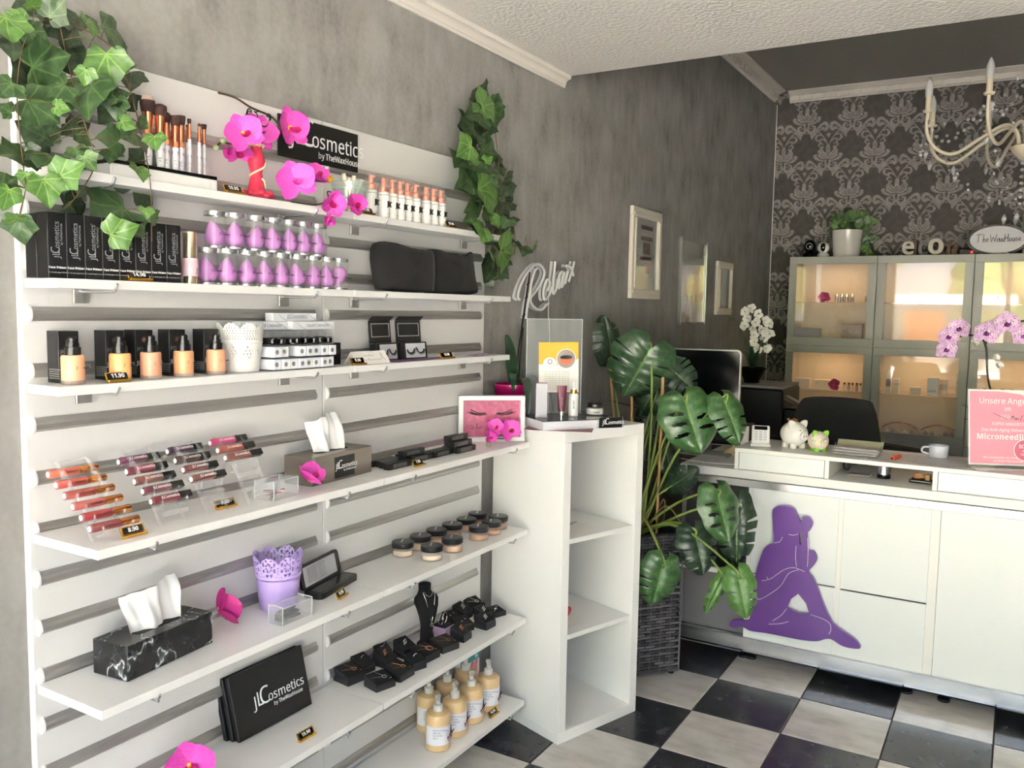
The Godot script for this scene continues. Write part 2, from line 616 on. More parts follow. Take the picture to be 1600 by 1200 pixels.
const SH := [1.820, 1.605, 1.3925, 1.083, 0.762, 0.430, 0.115]
func shelves() -> void:
	var names := ["topmost", "second from the top", "third from the top", "fourth from the top", "fifth from the top", "sixth from the top", "lowest"]
	for i in 7:
		var xf := 0.14 if i < 3 else 0.25
		for k in 2:
			pass
			var z0 := [-0.976, -1.842][k] as float
			var z1 := [-1.838, -2.695 if i < 3 else -2.658][k] as float
			var o := thing("shelf", "white shelf board, %s of the %s row on the slat wall" % [names[i], ["left", "right"][k]], "shelf", Vector3(0.02, SH[i], z0), 0.0, "")
			obj("board", box(st(), Vector3((xf - 0.02) / 2 + 0.006, -0.0095, (z1 - z0) / 2), Vector3(xf - 0.032, 0.019, absf(z1 - z0) - 0.002), 0.0008), M.white, o)
			for q in 2:
				var zz := [-0.12, -0.70][q] as float
				var b := st()
				box(b, Vector3(0.012, -0.034, zz), Vector3(0.008, 0.030, 0.036), 0.001)
				var br := obj("bracket", b, M.alu, o)
				obj("peg", tube(st(), curve([Vector3(0.012, -0.0235, zz), Vector3(xf - 0.03, -0.0235, zz), Vector3(xf - 0.012, -0.0215, zz), Vector3(xf - 0.002, -0.008, zz)], 5), 0.0032, 8), M.alu_bright, br)

func kallax() -> void:
	var o := thing("shelf_unit", "white open shelf unit with three compartments standing between slat wall and monstera", "shelf unit", Vector3(0.407, 0, -2.627), 0.0)
	# local x runs along the side towards the wall, local z along the open front to the right
	var ax := Vector3(-0.9465, 0, -0.3227)
	var az := Vector3(0.3227, 0, -0.9465).normalized()
	o.transform = Transform3D(Basis(ax.normalized(), Vector3.UP, ax.cross(Vector3.UP).normalized()), Vector3(0.407, 0, -2.627))
	var f := o.transform.basis.z
	if f.dot(az) < 0: o.transform.basis.z = -f
	var W := 0.42
	var D := 0.39
	obj("top_panel", box(st(), Vector3(D / 2, 1.116, W / 2), Vector3(D, 0.04, W), 0.0012), M.white, o)
	obj("bottom_panel", box(st(), Vector3(D / 2, 0.02, W / 2), Vector3(D, 0.04, W), 0.0012), M.white, o)
	for k in 2:
		obj("side_panel", box(st(), Vector3(D / 2, 0.568, 0.019 + k * (W - 0.038)), Vector3(D, 1.056, 0.038), 0.0012), M.white, o)
	for k in 2:
		obj("shelf_board", box(st(), Vector3(D / 2 + 0.004, 0.385 + k * 0.352, W / 2), Vector3(D - 0.008, 0.018, W - 0.076), 0.0008), M.white, o)

func build() -> void:
	street()
	slat_wall()
	shelves()
	shelf_one()
	shelf_two()
	shelf_three()
	shelf_four()
	shelf_five()
	shelf_six()
	shelf_seven()
	kallax()
	kallax_goods()
	wall_things()
	ivy()
	monstera()
	counter()
	counter_goods()
	desk_things()
	cabinets()
	chandelier()

const ORD := ["first", "second", "third", "fourth", "fifth", "sixth", "seventh", "eighth", "ninth", "tenth"]

# things on the slat wall face the room: their own x runs to the right along the shelf, z out of the wall
func item(n: String, label: String, cat: String, x: float, y: float, z: float, group := "", turn := 0.0) -> Node3D:
	return thing(n, label, cat, Vector3(x, y, z), PI / 2 + turn, group)

func at(x: float, y: float, z: float) -> Transform3D:
	return Transform3D(Basis(), Vector3(x, y, z))

func logo(par: Node, w: float, t: Transform3D, m: Material, byline := true) -> void: # shop mark: a tall J L C, the rest of the word small, a byline under it
	var u := w / 5.75
	lettering(par, "lettering", "J", u * 1.55, m, t * at(0, -u * 0.12, 0), null)
	lettering(par, "lettering", "L", u * 1.75, m, t * at(u * 0.36, 0, 0), null)
	lettering(par, "lettering", "C", u * 2.2, m, t * at(u * 0.72, -u * 0.05, 0), null)
	lettering(par, "lettering", "osmetics", u * 1.2, m, t * at(u * 1.78, u * 0.02, 0), null)
	if byline: lettering(par, "lettering", "by TheWaxHouse", u * 0.5, m, t * at(u * 2.35, -u * 0.55, 0), null)

func wordmark(par: Node, w: float, t: Transform3D, m: Material) -> void: # the same, tiny
	lettering(par, "lettering", "JLC", w * 0.30, m, t, null)
	lettering(par, "lettering", "osmetics", w * 0.20, m, t * at(w * 0.42, 0, 0), null)

func price_tag(txt: String, pos: Vector3, label: String, turn := 0.0, w := 0.056) -> void:
	var o := thing("price_tag", label, "price tag", pos, PI / 2 + turn, "gold price stands")
	var s := st()
	prism(s, poly2([0.0, 0.0, 0.002, 0.0, -0.008, 0.020, -0.010, 0.020]), w, Transform3D(Basis(Vector3(0, 0, 1), Vector3.UP, Vector3(-1, 0, 0)), Vector3(w / 2, 0, 0)))
	box(s, Vector3(0, 0.0035, 0.004), Vector3(w, 0.005, 0.008), 0.0005)
	obj("stand", s, M.gold, o)
	var b := face(Vector3(0, 0.0125, -0.0036), Vector3.RIGHT, Vector3(0, 0.020, -0.010))
	obj("plate", box(st(), b * Vector3(0, 0, 0.0008), Vector3(w * 0.84, 0.0135, 0.0012), 0.0002, b.basis), M.black_gloss, o)
	lettering(o, "digits", txt, 0.0125, M.print_white, b * at(0, -0.0042, 0.0016), font_bold, true)

# ---------- flowers ----------
func petal_mesh(l: float, w: float, cup: float, tip := 0.62) -> ArrayMesh:
	var s := st()
	s.set_smooth_group(1)
	var nu := 8
	var nv := 6
	var P := []
	for i in nu + 1:
		var u := float(i) / nu
		var hw := w * 0.5 * (pow(sin(PI * clampf(0.04 + 0.96 * pow(u, tip * 1.5), 0, 1)), 0.55) if i < nu else 0.10)
		var row := []
		for j in nv + 1:
			var v := float(j) / nv * 2 - 1
			row.append(Vector3(v * hw, u * l, cup * (u * u * l * 0.55 + absf(v) * absf(v) * hw * 0.7) + sin(v * 5.0 + u * 4.0) * l * 0.012))
		P.append(row)
	for i in nu:
		for j in nv:
			for k in [[0, 0], [0, 1], [1, 1], [0, 0], [1, 1], [1, 0]]:
				s.set_uv(Vector2(float(j + k[1]) / nv, 1.0 - float(i + k[0]) / nu))
				s.add_vertex(P[i + k[0]][j + k[1]])
	s.generate_normals()
	return s.commit()

var petals := {}
func orchid_flower(par: Node, n: String, t: Transform3D, size: float, pm: Material, lip: Material, heart: Material, closed := 0.0) -> Node3D: # faces +z of t; sub-parts are its petals
	if petals.is_empty():
		petals.big = petal_mesh(0.54, 0.64, 0.16, 0.55)
		petals.slim = petal_mesh(0.52, 0.40, 0.10, 0.7)
		petals.lip = petal_mesh(0.24, 0.18, 1.1, 0.8)
		var c := lathe(st(), V2([0, 0, 0.045, 0.01, 0.05, 0.06, 0.03, 0.11, 0, 0.125]), 8, Transform3D(Basis(Vector3.RIGHT, PI / 2.6), Vector3(0, 0.01, 0)))
		c.generate_normals()
		petals.column = c.commit()
	var o := MeshInstance3D.new()
	o.name = n
	o.mesh = petals.column
	o.material_override = heart
	par.add_child(o, true)
	o.transform = t.scaled_local(Vector3.ONE * size)
	var lean := 0.12 + closed
	for k in [[0.0, 1], [2.25, 1], [-2.25, 1], [1.25, 0], [-1.25, 0]]:
		var p := inst("petal", petals.slim if k[1] else petals.big, pm, o)
		p.transform = Transform3D(Basis(Vector3.BACK, k[0]) * Basis(Vector3.RIGHT, lean + rng.randf() * 0.22 + (0.10 if k[1] == 0 else -0.06)), Vector3(0, 0, 0.012 * (1 - k[1])))
	for k in 3:
		var p := inst("lip", petals.lip, lip, o)
		p.transform = Transform3D(Basis(Vector3.BACK, PI + (k - 1) * 0.8) * Basis(Vector3.RIGHT, 0.55), Vector3(0, -0.01, 0.03))
	return o

func toward(pos: Vector3, dir: Vector3, roll := 0.0) -> Transform3D: # frame with +z along dir
	var z := dir.normalized()
	var x := Vector3.UP.cross(z).normalized()
	var b := Basis(x, z.cross(x), z)
	return Transform3D(b * Basis(Vector3.BACK, roll), pos)

# ---------- topmost shelf ----------
func shelf_one() -> void:
	var y := 1.821
	var o := item("brush_stand", "long white stand with a black top holding nine make-up brushes", "brush stand", 0.083, y, -1.245, "")
	obj("base", box(st(), Vector3(0, 0.0125, 0), Vector3(0.272, 0.025, 0.084), 0.0012), M.white, o)
	var tp := obj("lid", box(st(), Vector3(0, 0.029, 0), Vector3(0.272, 0.008, 0.084), 0.0008), M.black_gloss, o)
	# brushes, each with handle, ferrule and bristles: z, ferrule bottom, ferrule top, tip, handle radius, head radius, head kind
	var names := ["widest powder brush with a pale tip, at the left of the brush stand", "wide brown brush second from the left in the stand", "flat brown brush third from the left in the stand", "short flat brown brush fourth from the left in the stand", "square topped brush right of the four thick ones in the stand", "slim eye brush, leftmost of the four thin brushes", "slim short brush close behind the leftmost thin one", "slim pointed brush, third of the four thin brushes", "slim flared brush at the right end of the stand"]
	var B := [[-1.236, 0.098, 0.156, 0.190, 0.0085, 0.0165, 0], [-1.261, 0.104, 0.152, 0.178, 0.0095, 0.0150, 1], [-1.282, 0.093, 0.142, 0.166, 0.0080, 0.0105, 1], [-1.300, 0.090, 0.138, 0.161, 0.0078, 0.0105, 2], [-1.321, 0.094, 0.144, 0.166, 0.0078, 0.0110, 2], [-1.345, 0.118, 0.152, 0.164, 0.0042, 0.0045, 2], [-1.3515, 0.112, 0.146, 0.153, 0.0040, 0.0036, 0], [-1.366, 0.113, 0.149, 0.156, 0.0042, 0.0038, 0], [-1.386, 0.112, 0.147, 0.159, 0.0038, 0.0066, 2]]
	var mb := mat("marble_white", Color.WHITE, 0.25)
	own_tex(mb, marble(256, h("f0eef2"), h("55525c"), 4), 0.07)
	mb.uv1_scale = Vector3(16, 7, 16)
	var br := mat("bristle", h("3a2420"), 0.9)
	var tipm := mat("bristle_pale", h("d8c0ae"), 0.9)
	for i in 9:
		var b: Array = B[i]
		var x := 0.075 + (0.008 if i in [1, 3, 7] else 0.0) - (0.014 if i == 6 else 0.0)
		var t := item("makeup_brush", "marble handled %s" % names[i], "brush", x, y + 0.033, b[0], "make-up brushes in the white stand")
		obj("handle", lathe(st(), V2([0, 0, b[4] * 0.8, 0, b[4], 0.03, b[4], b[1] - 0.033, 0, b[1] - 0.033]), 14), mb, t)
		obj("ferrule", lathe(st(), V2([b[4] * 1.04, b[1] - 0.034, b[4] * 1.04, b[1] - 0.028, b[4], b[1] - 0.027, b[4] * 1.05, b[1] - 0.02, b[5] * 0.8, b[2] - 0.033, b[5] * 0.7, b[2] - 0.033]), 14), M.copper, t)
		var hh: float = b[3] - b[2]
		var z0: float = b[2] - 0.034
		var pr := [0.0, z0, b[5] * 0.8, z0, b[5] * 1.02, z0 + hh * 0.55]
		if b[6] == 0: pr += [b[5] * 0.95, z0 + hh * 0.75]
		elif b[6] == 1: pr += [b[5] * 0.98, z0 + hh * 0.85, b[5] * 0.5, z0 + hh * 1.0, 0.0, z0 + hh]
		else: pr += [b[5] * 1.05, z0 + hh * 0.97, 0.0, z0 + hh]
		var bo := obj("bristles", lathe(st(), V2(pr), 14), br, t)
		if b[6] == 0:
			obj("bristle_tip", lathe(st(), V2([b[5] * 0.95, z0 + hh * 0.75, b[5] * 0.7, z0 + hh * 1.0, b[5] * 0.3, z0 + hh * 1.12, 0, z0 + hh * 1.15]), 14), tipm if i == 0 else br, bo)
	price_tag("10.95", Vector3(0.128, y, -1.428), "gold price stand between brush stand and red figurine")
	# red jewellery mannequin
	var red := mat("red_velvet", h("b5183c"), 0.6)
	red.rim_enabled = true
	red.rim = 0.6
	o = item("jewellery_mannequin", "small red dress-form jewellery holder with black wire curls on top", "figurine", 0.095, y, -1.527)
	obj("dress", lathe(st(), V2([0, 0, 0.034, 0.001, 0.038, 0.008, 0.030, 0.012, 0.022, 0.02, 0.019, 0.034, 0.016, 0.05, 0.014, 0.066, 0.019, 0.082, 0.0215, 0.092, 0.0195, 0.104, 0.014, 0.118, 0.0135, 0.124, 0.017, 0.138, 0.015, 0.148, 0, 0.149]), 20), red, o)
	var fr := st()
	for k in 16:
		var a := TAU * k / 16
		var p := Vector3(cos(a) * 0.033, 0.005 + 0.005 * (k % 2), sin(a) * 0.033)
		lathe(fr, V2([0, -0.006, 0.010, -0.002, 0.011, 0.003, 0.006, 0.008, 0, 0.009]), 7, at(p.x, p.y + 0.002, p.z))
	obj("ruffle", fr, red, o)
	var cream := mat("cream", h("e9d9b4"), 0.8)
	var cl := st()
	lathe(cl, V2([0.018, 0.128, 0.017, 0.136, 0.0105, 0.146, 0.006, 0.150, 0.005, 0.166, 0, 0.167]), 12)
	for k in 7:
		var a := TAU * k / 7
		lathe(cl, V2([0, -0.006, 0.006, 0, 0, 0.007]), 6, Transform3D(Basis(), Vector3(cos(a) * 0.016, 0.131, sin(a) * 0.016)))
	obj("collar", cl, cream, o)
	obj("sash", tube(st(), curve([Vector3(0.018, 0.092, 0.012), Vector3(0.006, 0.078, 0.021), Vector3(-0.014, 0.064, 0.010), Vector3(-0.012, 0.056, -0.008), Vector3(0.006, 0.048, 0.017), Vector3(0.020, 0.03, 0.010)], 6), 0.0026, 7), cream, o)
	var wr := st()
	tube(wr, [Vector3(0, 0.165, 0), Vector3(0, 0.20, 0)], 0.0018, 6)
	for sx in [-1.0, 1.0]:
		var c := []
		for k in 22:
			var a := k / 21.0
			c.append(Vector3(sx * (0.003 + 0.034 * sin(a * 2.2)), 0.196 - 0.016 * sin(a * 5.2) * (1 - a * 0.3), 0.012 * a))
		for k in 14:
			var a := k / 13.0 * 4.4
			var e: Vector3 = c[21]
			c.append(e + Vector3(sx * (0.006 - 0.006 * cos(a) * (1 - k * 0.03)) - sx * 0.006 + sx * 0.001 * k * 0.3, 0.007 * sin(a), 0))
		tube(wr, c, 0.0016, 6)
	var cc := []
	for k in 26:
		var a := k / 25.0
		cc.append(Vector3(0.006 * sin(a * 7.0) * (0.4 + a), 0.198 + 0.022 * a - 0.006 * a * a * cos(a * 7.0), 0.002))
	tube(wr, cc, 0.0014, 6)
	obj("wire_curls", wr, M.black_matt, o)
	# two artificial orchid sprays
	var pk := mat("petal_pink", Color.WHITE, 0.55)
	var g := Image.create(64, 64, false, Image.FORMAT_RGB8)
	var nz := noise_image(64, 64, 0.08, 2, 41)
	for yy in 64:
		for xx in 64:
			var v := absf(sin(absf(xx - 32.0) * 0.55 + yy * 0.02)) * 0.12 + nz.get_pixel(xx, yy).r * 0.16
			g.set_pixel(xx, yy, h("b02a92").lerp(h("e868c6"), clampf(0.35 + (yy / 64.0 - 0.5) * 0.3 + v * 1.5 - 0.1, 0, 1)))
	pk.albedo_texture = tex(g)
	pk.backlight_enabled = true
	pk.backlight = h("70204f")
	var lipm := mat("lip_magenta", h("b01062"), 0.5)
	var hy := mat("heart_yellow", h("e2a24a"), 0.5)
	var stm := mat("orchid_stem", h("43321f"), 0.7)
	var budm := mat("bud_green", h("8f9c72"), 0.6)
	o = thing("orchid_spray", "pink artificial orchid spray with four open flowers arching behind the red figurine", "flower", Vector3(0.1, y, -1.53))
	var W := func(x: float, yy: float, zz: float) -> Vector3: return Vector3(x - 0.1, yy - 1.821, zz + 1.53)
	obj("stem", tube(st(), curve([W.call(0.045, 2.07, -1.455), W.call(0.05, 2.068, -1.503), W.call(0.055, 2.053, -1.55), W.call(0.062, 2.04, -1.614), W.call(0.075, 2.005, -1.625), W.call(0.07, 1.975, -1.55), W.call(0.075, 1.95, -1.48), W.call(0.085, 1.945, -1.43), W.call(0.09, 1.93, -1.41)], 6), 0.0026, 7), stm, o)
	var look := Vector3(0.85, 0.12, 0.5)
	orchid_flower(o, "flower", toward(W.call(0.115, 1.967, -1.468), look, 0.5), 0.098, pk, lipm, hy)
	orchid_flower(o, "flower", toward(W.call(0.09, 1.985, -1.537), look + Vector3(0, 0.2, -0.3), -0.4), 0.098, pk, lipm, hy)
	orchid_flower(o, "flower", toward(W.call(0.11, 2.008, -1.622), look + Vector3(0, 0, -0.5), 0.25), 0.112, pk, lipm, hy)
	orchid_flower(o, "flower", toward(W.call(0.105, 1.927, -1.432), Vector3(0.7, -0.5, 0.5), 0.2), 0.06, pk, lipm, lipm, 0.9)
	orchid_flower(o, "flower", toward(W.call(0.08, 1.938, -1.485), Vector3(0.5, -0.7, 0.2), 0.2), 0.075, pk, lipm, lipm, 0.3)
	for p in [[0.092, 1.946, -1.427, 0.0085], [0.092, 1.927, -1.407, 0.008]]:
		obj("bud", lathe(st(), V2([0, -p[3], p[3] * 0.7, -p[3] * 0.6, p[3], 0, p[3] * 0.6, p[3] * 0.8, 0, p[3] * 1.2]), 10, Transform3D(Basis(Vector3.BACK, 0.7), W.call(p[0], p[1], p[2]))), budm, o)
	o = thing("orchid_spray", "pink artificial orchid spray lying on the top shelf and drooping over its edge", "flower", Vector3(0.13, y, -1.72))
	W = func(x: float, yy: float, zz: float) -> Vector3: return Vector3(x - 0.13, yy - 1.821, zz + 1.72)
	obj("stem", tube(st(), curve([W.call(0.11, 1.826, -1.63), W.call(0.13, 1.826, -1.70), W.call(0.125, 1.845, -1.75), W.call(0.12, 1.868, -1.755), W.call(0.115, 1.86, -1.80), W.call(0.125, 1.84, -1.83)], 6), 0.002, 6), stm, o)
	orchid_flower(o, "flower", toward(W.call(0.142, 1.873, -1.613), Vector3(0.8, 0.1, 0.6), 0.35), 0.106, pk, pk, M.petal_pink)
	orchid_flower(o, "flower", toward(W.call(0.13, 1.889, -1.70), Vector3(0.6, 0.8, 0.3), 1.2), 0.09, pk, lipm, lipm, 0.3)
	orchid_flower(o, "flower", toward(W.call(0.15, 1.835, -1.735), Vector3(0.8, -0.25, 0.4), -0.3), 0.085, pk, lipm, lipm, 0.35)
	orchid_flower(o, "flower", toward(W.call(0.155, 1.795, -1.717), Vector3(0.75, -0.6, 0.5), 0.1), 0.062, pk, lipm, lipm, 0.85)
	orchid_flower(o, "flower", toward(W.call(0.152, 1.835, -1.82), Vector3(0.85, 0.1, 0.3), 0.8), 0.085, pk, lipm, lipm, 0.6)
	obj("bud", lathe(st(), V2([0, -0.011, 0.007, -0.007, 0.0085, 0.002, 0.005, 0.009, 0, 0.011]), 10, Transform3D(Basis(), W.call(0.12, 1.902, -1.764))), mat("bud_yellow", h("d9a318"), 0.6), o)
	# sign board at the top of the panel
	o = item("shop_sign", "black sign board with white lettering mounted at the top of the slat wall", "sign", 0.03, 1.955, -1.82)
	obj("board", box(st(), Vector3(0.0, 0.055, 0.0), Vector3(0.315, 0.11, 0.006), 0.0006), mat("sign_black", h("0d0d0e"), 0.35), o)
	logo(o, 0.262, at(-0.117, 0.040, 0.0034), M.print_white)
	# tumbler with small spatulas
	o = item("tumbler", "clear ribbed tumbler with a mint rim standing between orchid spray and foam bottles", "glass", 0.085, y, -1.885)
	var mint := clear("mint_glass", h("cfe8dc"), 0.18, 0.1)
	obj("cup", lathe(st(), V2([0, 0.003, 0.038, 0.003, 0.053, 0.088, 0.055, 0.088, 0.041, 0.0, 0, 0.0]), 28), mint, o)
	var rim := st()
	for k in [[0.088, 0.054], [0.070, 0.0512], [0.045, 0.0468], [0.02, 0.0425]]:
		var c := []
		for j in 33: c.append(Vector3(cos(TAU * j / 32) * k[1], k[0], sin(TAU * j / 32) * k[1]))
		tube(rim, c, 0.0009, 5, false)
	obj("rim", rim, mat("mint", h("a9cdbd"), 0.4), o)
	var wood := mat("brush_white", h("ece4d0"), 0.6)
	var ylw := mat("brush_yellow", h("e0be52"), 0.5)
	for k in 5:
		var a := [[-0.042, 0.010, 0.108], [-0.012, 0.02, 0.106], [0.012, -0.01, 0.104], [0.03, 0.014, 0.10], [0.036, -0.022, 0.098]][k] as Array
		var t := item("mask_brush", "%s of the pale mask brushes leaning in the mint tumbler, counted from the left" % ORD[k], "brush", 0.085, y, -1.885, "mask brushes in the tumbler")
		var p0 := Vector3(a[0] * -0.3, 0.006, a[1] * 0.2)
		var p1 := Vector3(a[0] * 0.72, a[2] - 0.022, a[1])
		var p2 := Vector3(a[0], a[2], a[1] * 1.2)
		obj("handle", tube(st(), [p0, p1], 0.0028, 7), ylw if k % 2 == 0 else wood, t)
		obj("bristles", tube(st(), [p1, p1.lerp(p2, 0.5), p2], [0.0045, 0.0062, 0.0058], 9), wood, t)
	price_tag("8.90", Vector3(0.13, y, -1.906), "gold price stand in front of the mint tumbler")
	price_tag("19.90", Vector3(0.131, y, -2.325), "gold price stand at the right end of the foam bottles", 0.0, 0.05)
	# foam bottles under clear caps
	var rose := mat("rose_pump", h("e2957c"), 0.3, 0.6)
	var cap := clear("clear_cap", h("fff2ee"), 0.08)
	var first: Node3D = null
	var zs := [-1.968, -2.025, -2.068, -2.104, -2.141, -2.18, -2.205, -2.238, -2.275, -2.315]
	var xs := [0.105, 0.105, 0.103, 0.105, 0.104, 0.105, 0.075, 0.103, 0.105, 0.105]
	for k in 10:
		var lab := "white foam bottle under a clear cap, %s from the left of the row" % ORD[k]
		if first: copy(first, lab, Vector3(xs[k] - 0.004, y, zs[k] + 0.012), PI / 2 + 0.25)
		else:
			first = item("foam_bottle", lab, "bottle", xs[k] - 0.004, y, zs[k] + 0.012, "white foam bottles with rose gold pumps", 0.25)
			var r := 0.0185
			obj("body", lathe(st(), V2([0, 0, r, 0, r, 0.073, r * 0.9, 0.077, 0.010, 0.079, 0, 0.079]), 22), M.white, first)
			var bd := st()
			lathe(bd, V2([r + 0.0002, 0.0, r + 0.0003, 0.003]), 22)
			lathe(bd, V2([r + 0.0002, 0.0675, r + 0.0003, 0.0685]), 22)
			obj("band", bd, M.print_black, first)
			obj("pump", lathe(st(), V2([0, 0.079, 0.0145, 0.079, 0.0150, 0.086, 0.0135, 0.093, 0.0075, 0.096, 0.0075, 0.116, 0.006, 0.119, 0, 0.119]), 18), rose, first)
			obj("nozzle", box(st(), Vector3(0.0, 0.115, 0.008), Vector3(0.007, 0.006, 0.014), 0.0015), rose, first)
			obj("cap", lathe(st(), V2([r, 0.079, r, 0.122, r * 0.92, 0.126, 0, 0.127]), 22), cap, first)
			lettering(first, "lettering", "JLC", 0.021, M.print_black, at(-0.0115, 0.034, r + 0.0006), null, false, 0.003)
			lettering(first, "lettering", "- - - - -", 0.006, M.print_grey, at(-0.008, 0.012, r + 0.0004), null, false, 0.003)

# ---------- second shelf ----------
func shelf_two() -> void:
	var y := 1.606
	var first: Node3D = null
	for k in 8:
		var lab := "tall black face primer carton with silver lettering, %s from the left" % ORD[k]
		var z := -0.988 - k * 0.0381
		if first: copy(first, lab, Vector3(0.111, y, z), PI / 2)
		else:
			first = item("primer_carton", lab, "carton", 0.111, y, z, "black face primer cartons")
			obj("body", box(st(), Vector3(0, 0.063, 0), Vector3(0.0372, 0.126, 0.037), 0.0006), mat("carton_black", h("101012"), 0.4), first)
			logo(first, 0.062, Transform3D(Basis(Vector3.BACK, PI / 2), Vector3(0.005, 0.038, 0.0188)), mat("foil_silver", h("b9bbbd"), 0.4, 0.5), true)
			lettering(first, "lettering", "Face Primer", 0.0062, M.print_white, at(0, 0.0175, 0.0187), font_bold, true)
			lettering(first, "lettering", "for all skin types 30 ml", 0.0036, M.print_grey, at(0, 0.009, 0.0187), null, true)
	for k in 2:
		var o := item("primer_carton", ["plain black carton standing behind the leftmost face primer", "plain black carton standing behind the rightmost face primer"][k], "carton", 0.072, y, [-0.988, -1.262][k], "black face primer cartons")
		obj("body", box(st(), Vector3(0, 0.062, 0), Vector3(0.0372, 0.124, 0.037), 0.0006), M.carton_black, o)
		obj("lid_flap", box(st(), Vector3(0, 0.1245, -0.001), Vector3(0.034, 0.001, 0.034), 0.0), M.carton_black, o)
	price_tag("14.90", Vector3(0.1335, y, -1.166), "gold price stand in front of the black primer cartons", 0.0, 0.054)
	var o := item("serum_bottle", "serum bottle with a tall champagne cap and pink body right of the primers", "bottle", 0.105, y, -1.317)
	obj("body", lathe(st(), V2([0, 0.016, 0.0175, 0.016, 0.0185, 0.019, 0.0185, 0.052, 0.017, 0.057, 0, 0.057]), 22), mat("serum_pink", h("dcbcc4"), 0.2), o)
	obj("cap", lathe(st(), V2([0.0155, 0.057, 0.0155, 0.113, 0.0145, 0.117, 0, 0.1175]), 22), M.champagne, o)
	obj("foot", lathe(st(), V2([0, 0, 0.016, 0, 0.016, 0.016, 0, 0.016]), 22), M.champagne, o)
	lettering(o, "lettering", "JL", 0.014, M.print_grey, at(0.001, 0.024, 0.0187), null, false, 0.003)
	# sponges in clear tubes, two rows
	var purple := mat("sponge_purple", h("b979bd"), 0.85)
	var tubem := clear("clear_tube", h("ffffff"), 0.035)
	var zs := [-1.383, -1.434, -1.494, -1.551, -1.606, -1.664, -1.723, -1.775, -1.826]
	var zu := [-1.408, -1.458, -1.521, -1.580, -1.635, -1.686, -1.740]
	var tilt := [0.35, 0.0, -0.1, 0.1, -0.25, 0.45, -0.4, 0.05, 3.0, 0.5, 0.0, -0.6, 0.2, -0.15, -0.4, -0.1]
	for k in 16:
		var up := k >= 9
		var z: float = zu[k - 9] if up else zs[k]
		var n: int = k - 9 if up else k
		var t := item("sponge_tube", "purple sponge in a clear tube, %s from the left in the %s row" % [ORD[n], "upper" if up else "lower"], "sponge box", 0.098 if k % 9 != 0 else 0.088, y + (0.0868 if up else 0.0), z - 0.002 + 0.006, "purple sponges in clear tubes")
		var r := 0.0262
		obj("tube", lathe(st(), V2([r, 0.002, r, 0.078]), 26), tubem, t)
		obj("lid", lathe(st(), V2([r + 0.0006, 0.076, r + 0.0006, 0.085, r - 0.001, 0.0866, 0, 0.0866]), 26), M.alu_bright, t)
		obj("base", lathe(st(), V2([0, 0, r + 0.0004, 0, r + 0.0004, 0.004, 0, 0.004]), 26), M.alu_bright, t)
		var tl: float = tilt[k]
		var sp := obj("sponge", lathe(st(), V2([0, 0, 0.010, 0.001, 0.019, 0.007, 0.0235, 0.018, 0.0222, 0.029, 0.016, 0.043, 0.009, 0.054, 0.004, 0.059, 0, 0.0605]), 20, Transform3D(), 60), purple, t)
		sp.transform = Transform3D(Basis(Vector3.BACK, tl * 0.55), Vector3(sin(tl * 0.55) * 0.022, 0.005 + (0.0605 if tl > 2.0 else 0.0) * 0.0 + (1 - cos(tl * 0.55)) * 0.02, 0))
		if tl > 2.0: sp.transform = Transform3D(Basis(Vector3.BACK, 2.7), Vector3(0.010, 0.062, 0))
		wordmark(t, 0.028, Transform3D(Basis(Vector3.UP, 0.1), Vector3(-0.010 + (k % 3) * 0.003, 0.030, r + 0.0004)), M.print_black)
	# black cosmetic pouches
	var cloth := mat("pouch_black", h("0b0b0c"), 0.9)
	cloth.rim_enabled = true
	cloth.rim = 0.25
	for k in 2:
		o = item("cosmetic_pouch", ["black cloth pouch at the left of the pair, its corner overlapping the other", "black cloth pouch with a zip pull at the right of the pair"][k], "pouch", [0.088, 0.075][k], y + 0.0015, [-2.155, -2.41][k], "black cloth pouches")
		var pts: Array = [[-0.145, 0.142, 0.02, 0.136, 0.075, 0.137, 0.118, 0.124, 0.120, 0.014, 0.095, 0.001, 0, 0.0, -0.11, 0.004, -0.140, 0.02], [-0.135, 0.132, -0.05, 0.139, 0.03, 0.134, 0.085, 0.136, 0.108, 0.13, 0.128, 0.05, 0.14, 0.028, 0.125, 0.002, 0, 0.0, -0.13, 0.002]][k]
		var s := st()
		var pl := smooth_poly(pts, 5)
		var c := Vector2.ZERO
		for p in pl: c += p / pl.size()
		s.set_smooth_group(1)
		var rings := [[0.985, -0.028], [1.0, -0.022], [1.0, 0.0], [0.97, 0.016], [0.8, 0.024], [0.4, 0.027], [0.0, 0.026]]
		for a in rings.size() - 1:
			for i in pl.size():
				var j := (i + 1) % pl.size()
				var f := func(q: Vector2, rr: Array) -> Vector3:
					var d: Vector2 = c + (q - c) * rr[0]
					return Vector3(d.x, d.y, rr[1] + 0.004 * sin(d.x * 45.0 + k) * (1.0 - absf(rr[0] - 0.5)))
				quad(s, f.call(pl[i], rings[a]), f.call(pl[j], rings[a]), f.call(pl[j], rings[a + 1]), f.call(pl[i], rings[a + 1]))
		obj("bag", s, cloth, o)
		obj("zip", box(st(), Vector3(-0.01, 0.138, -0.004), Vector3(0.20, 0.003, 0.006), 0.001, Basis(Vector3.BACK, -0.03 if k == 0 else 0.0)), M.black_matt, o)
		if k == 1: obj("zip_pull", tube(st(), [Vector3(0.085, 0.137, 0), Vector3(0.10, 0.146, 0.004), Vector3(0.112, 0.145, 0.006)], 0.003, 6), M.black_matt, o)

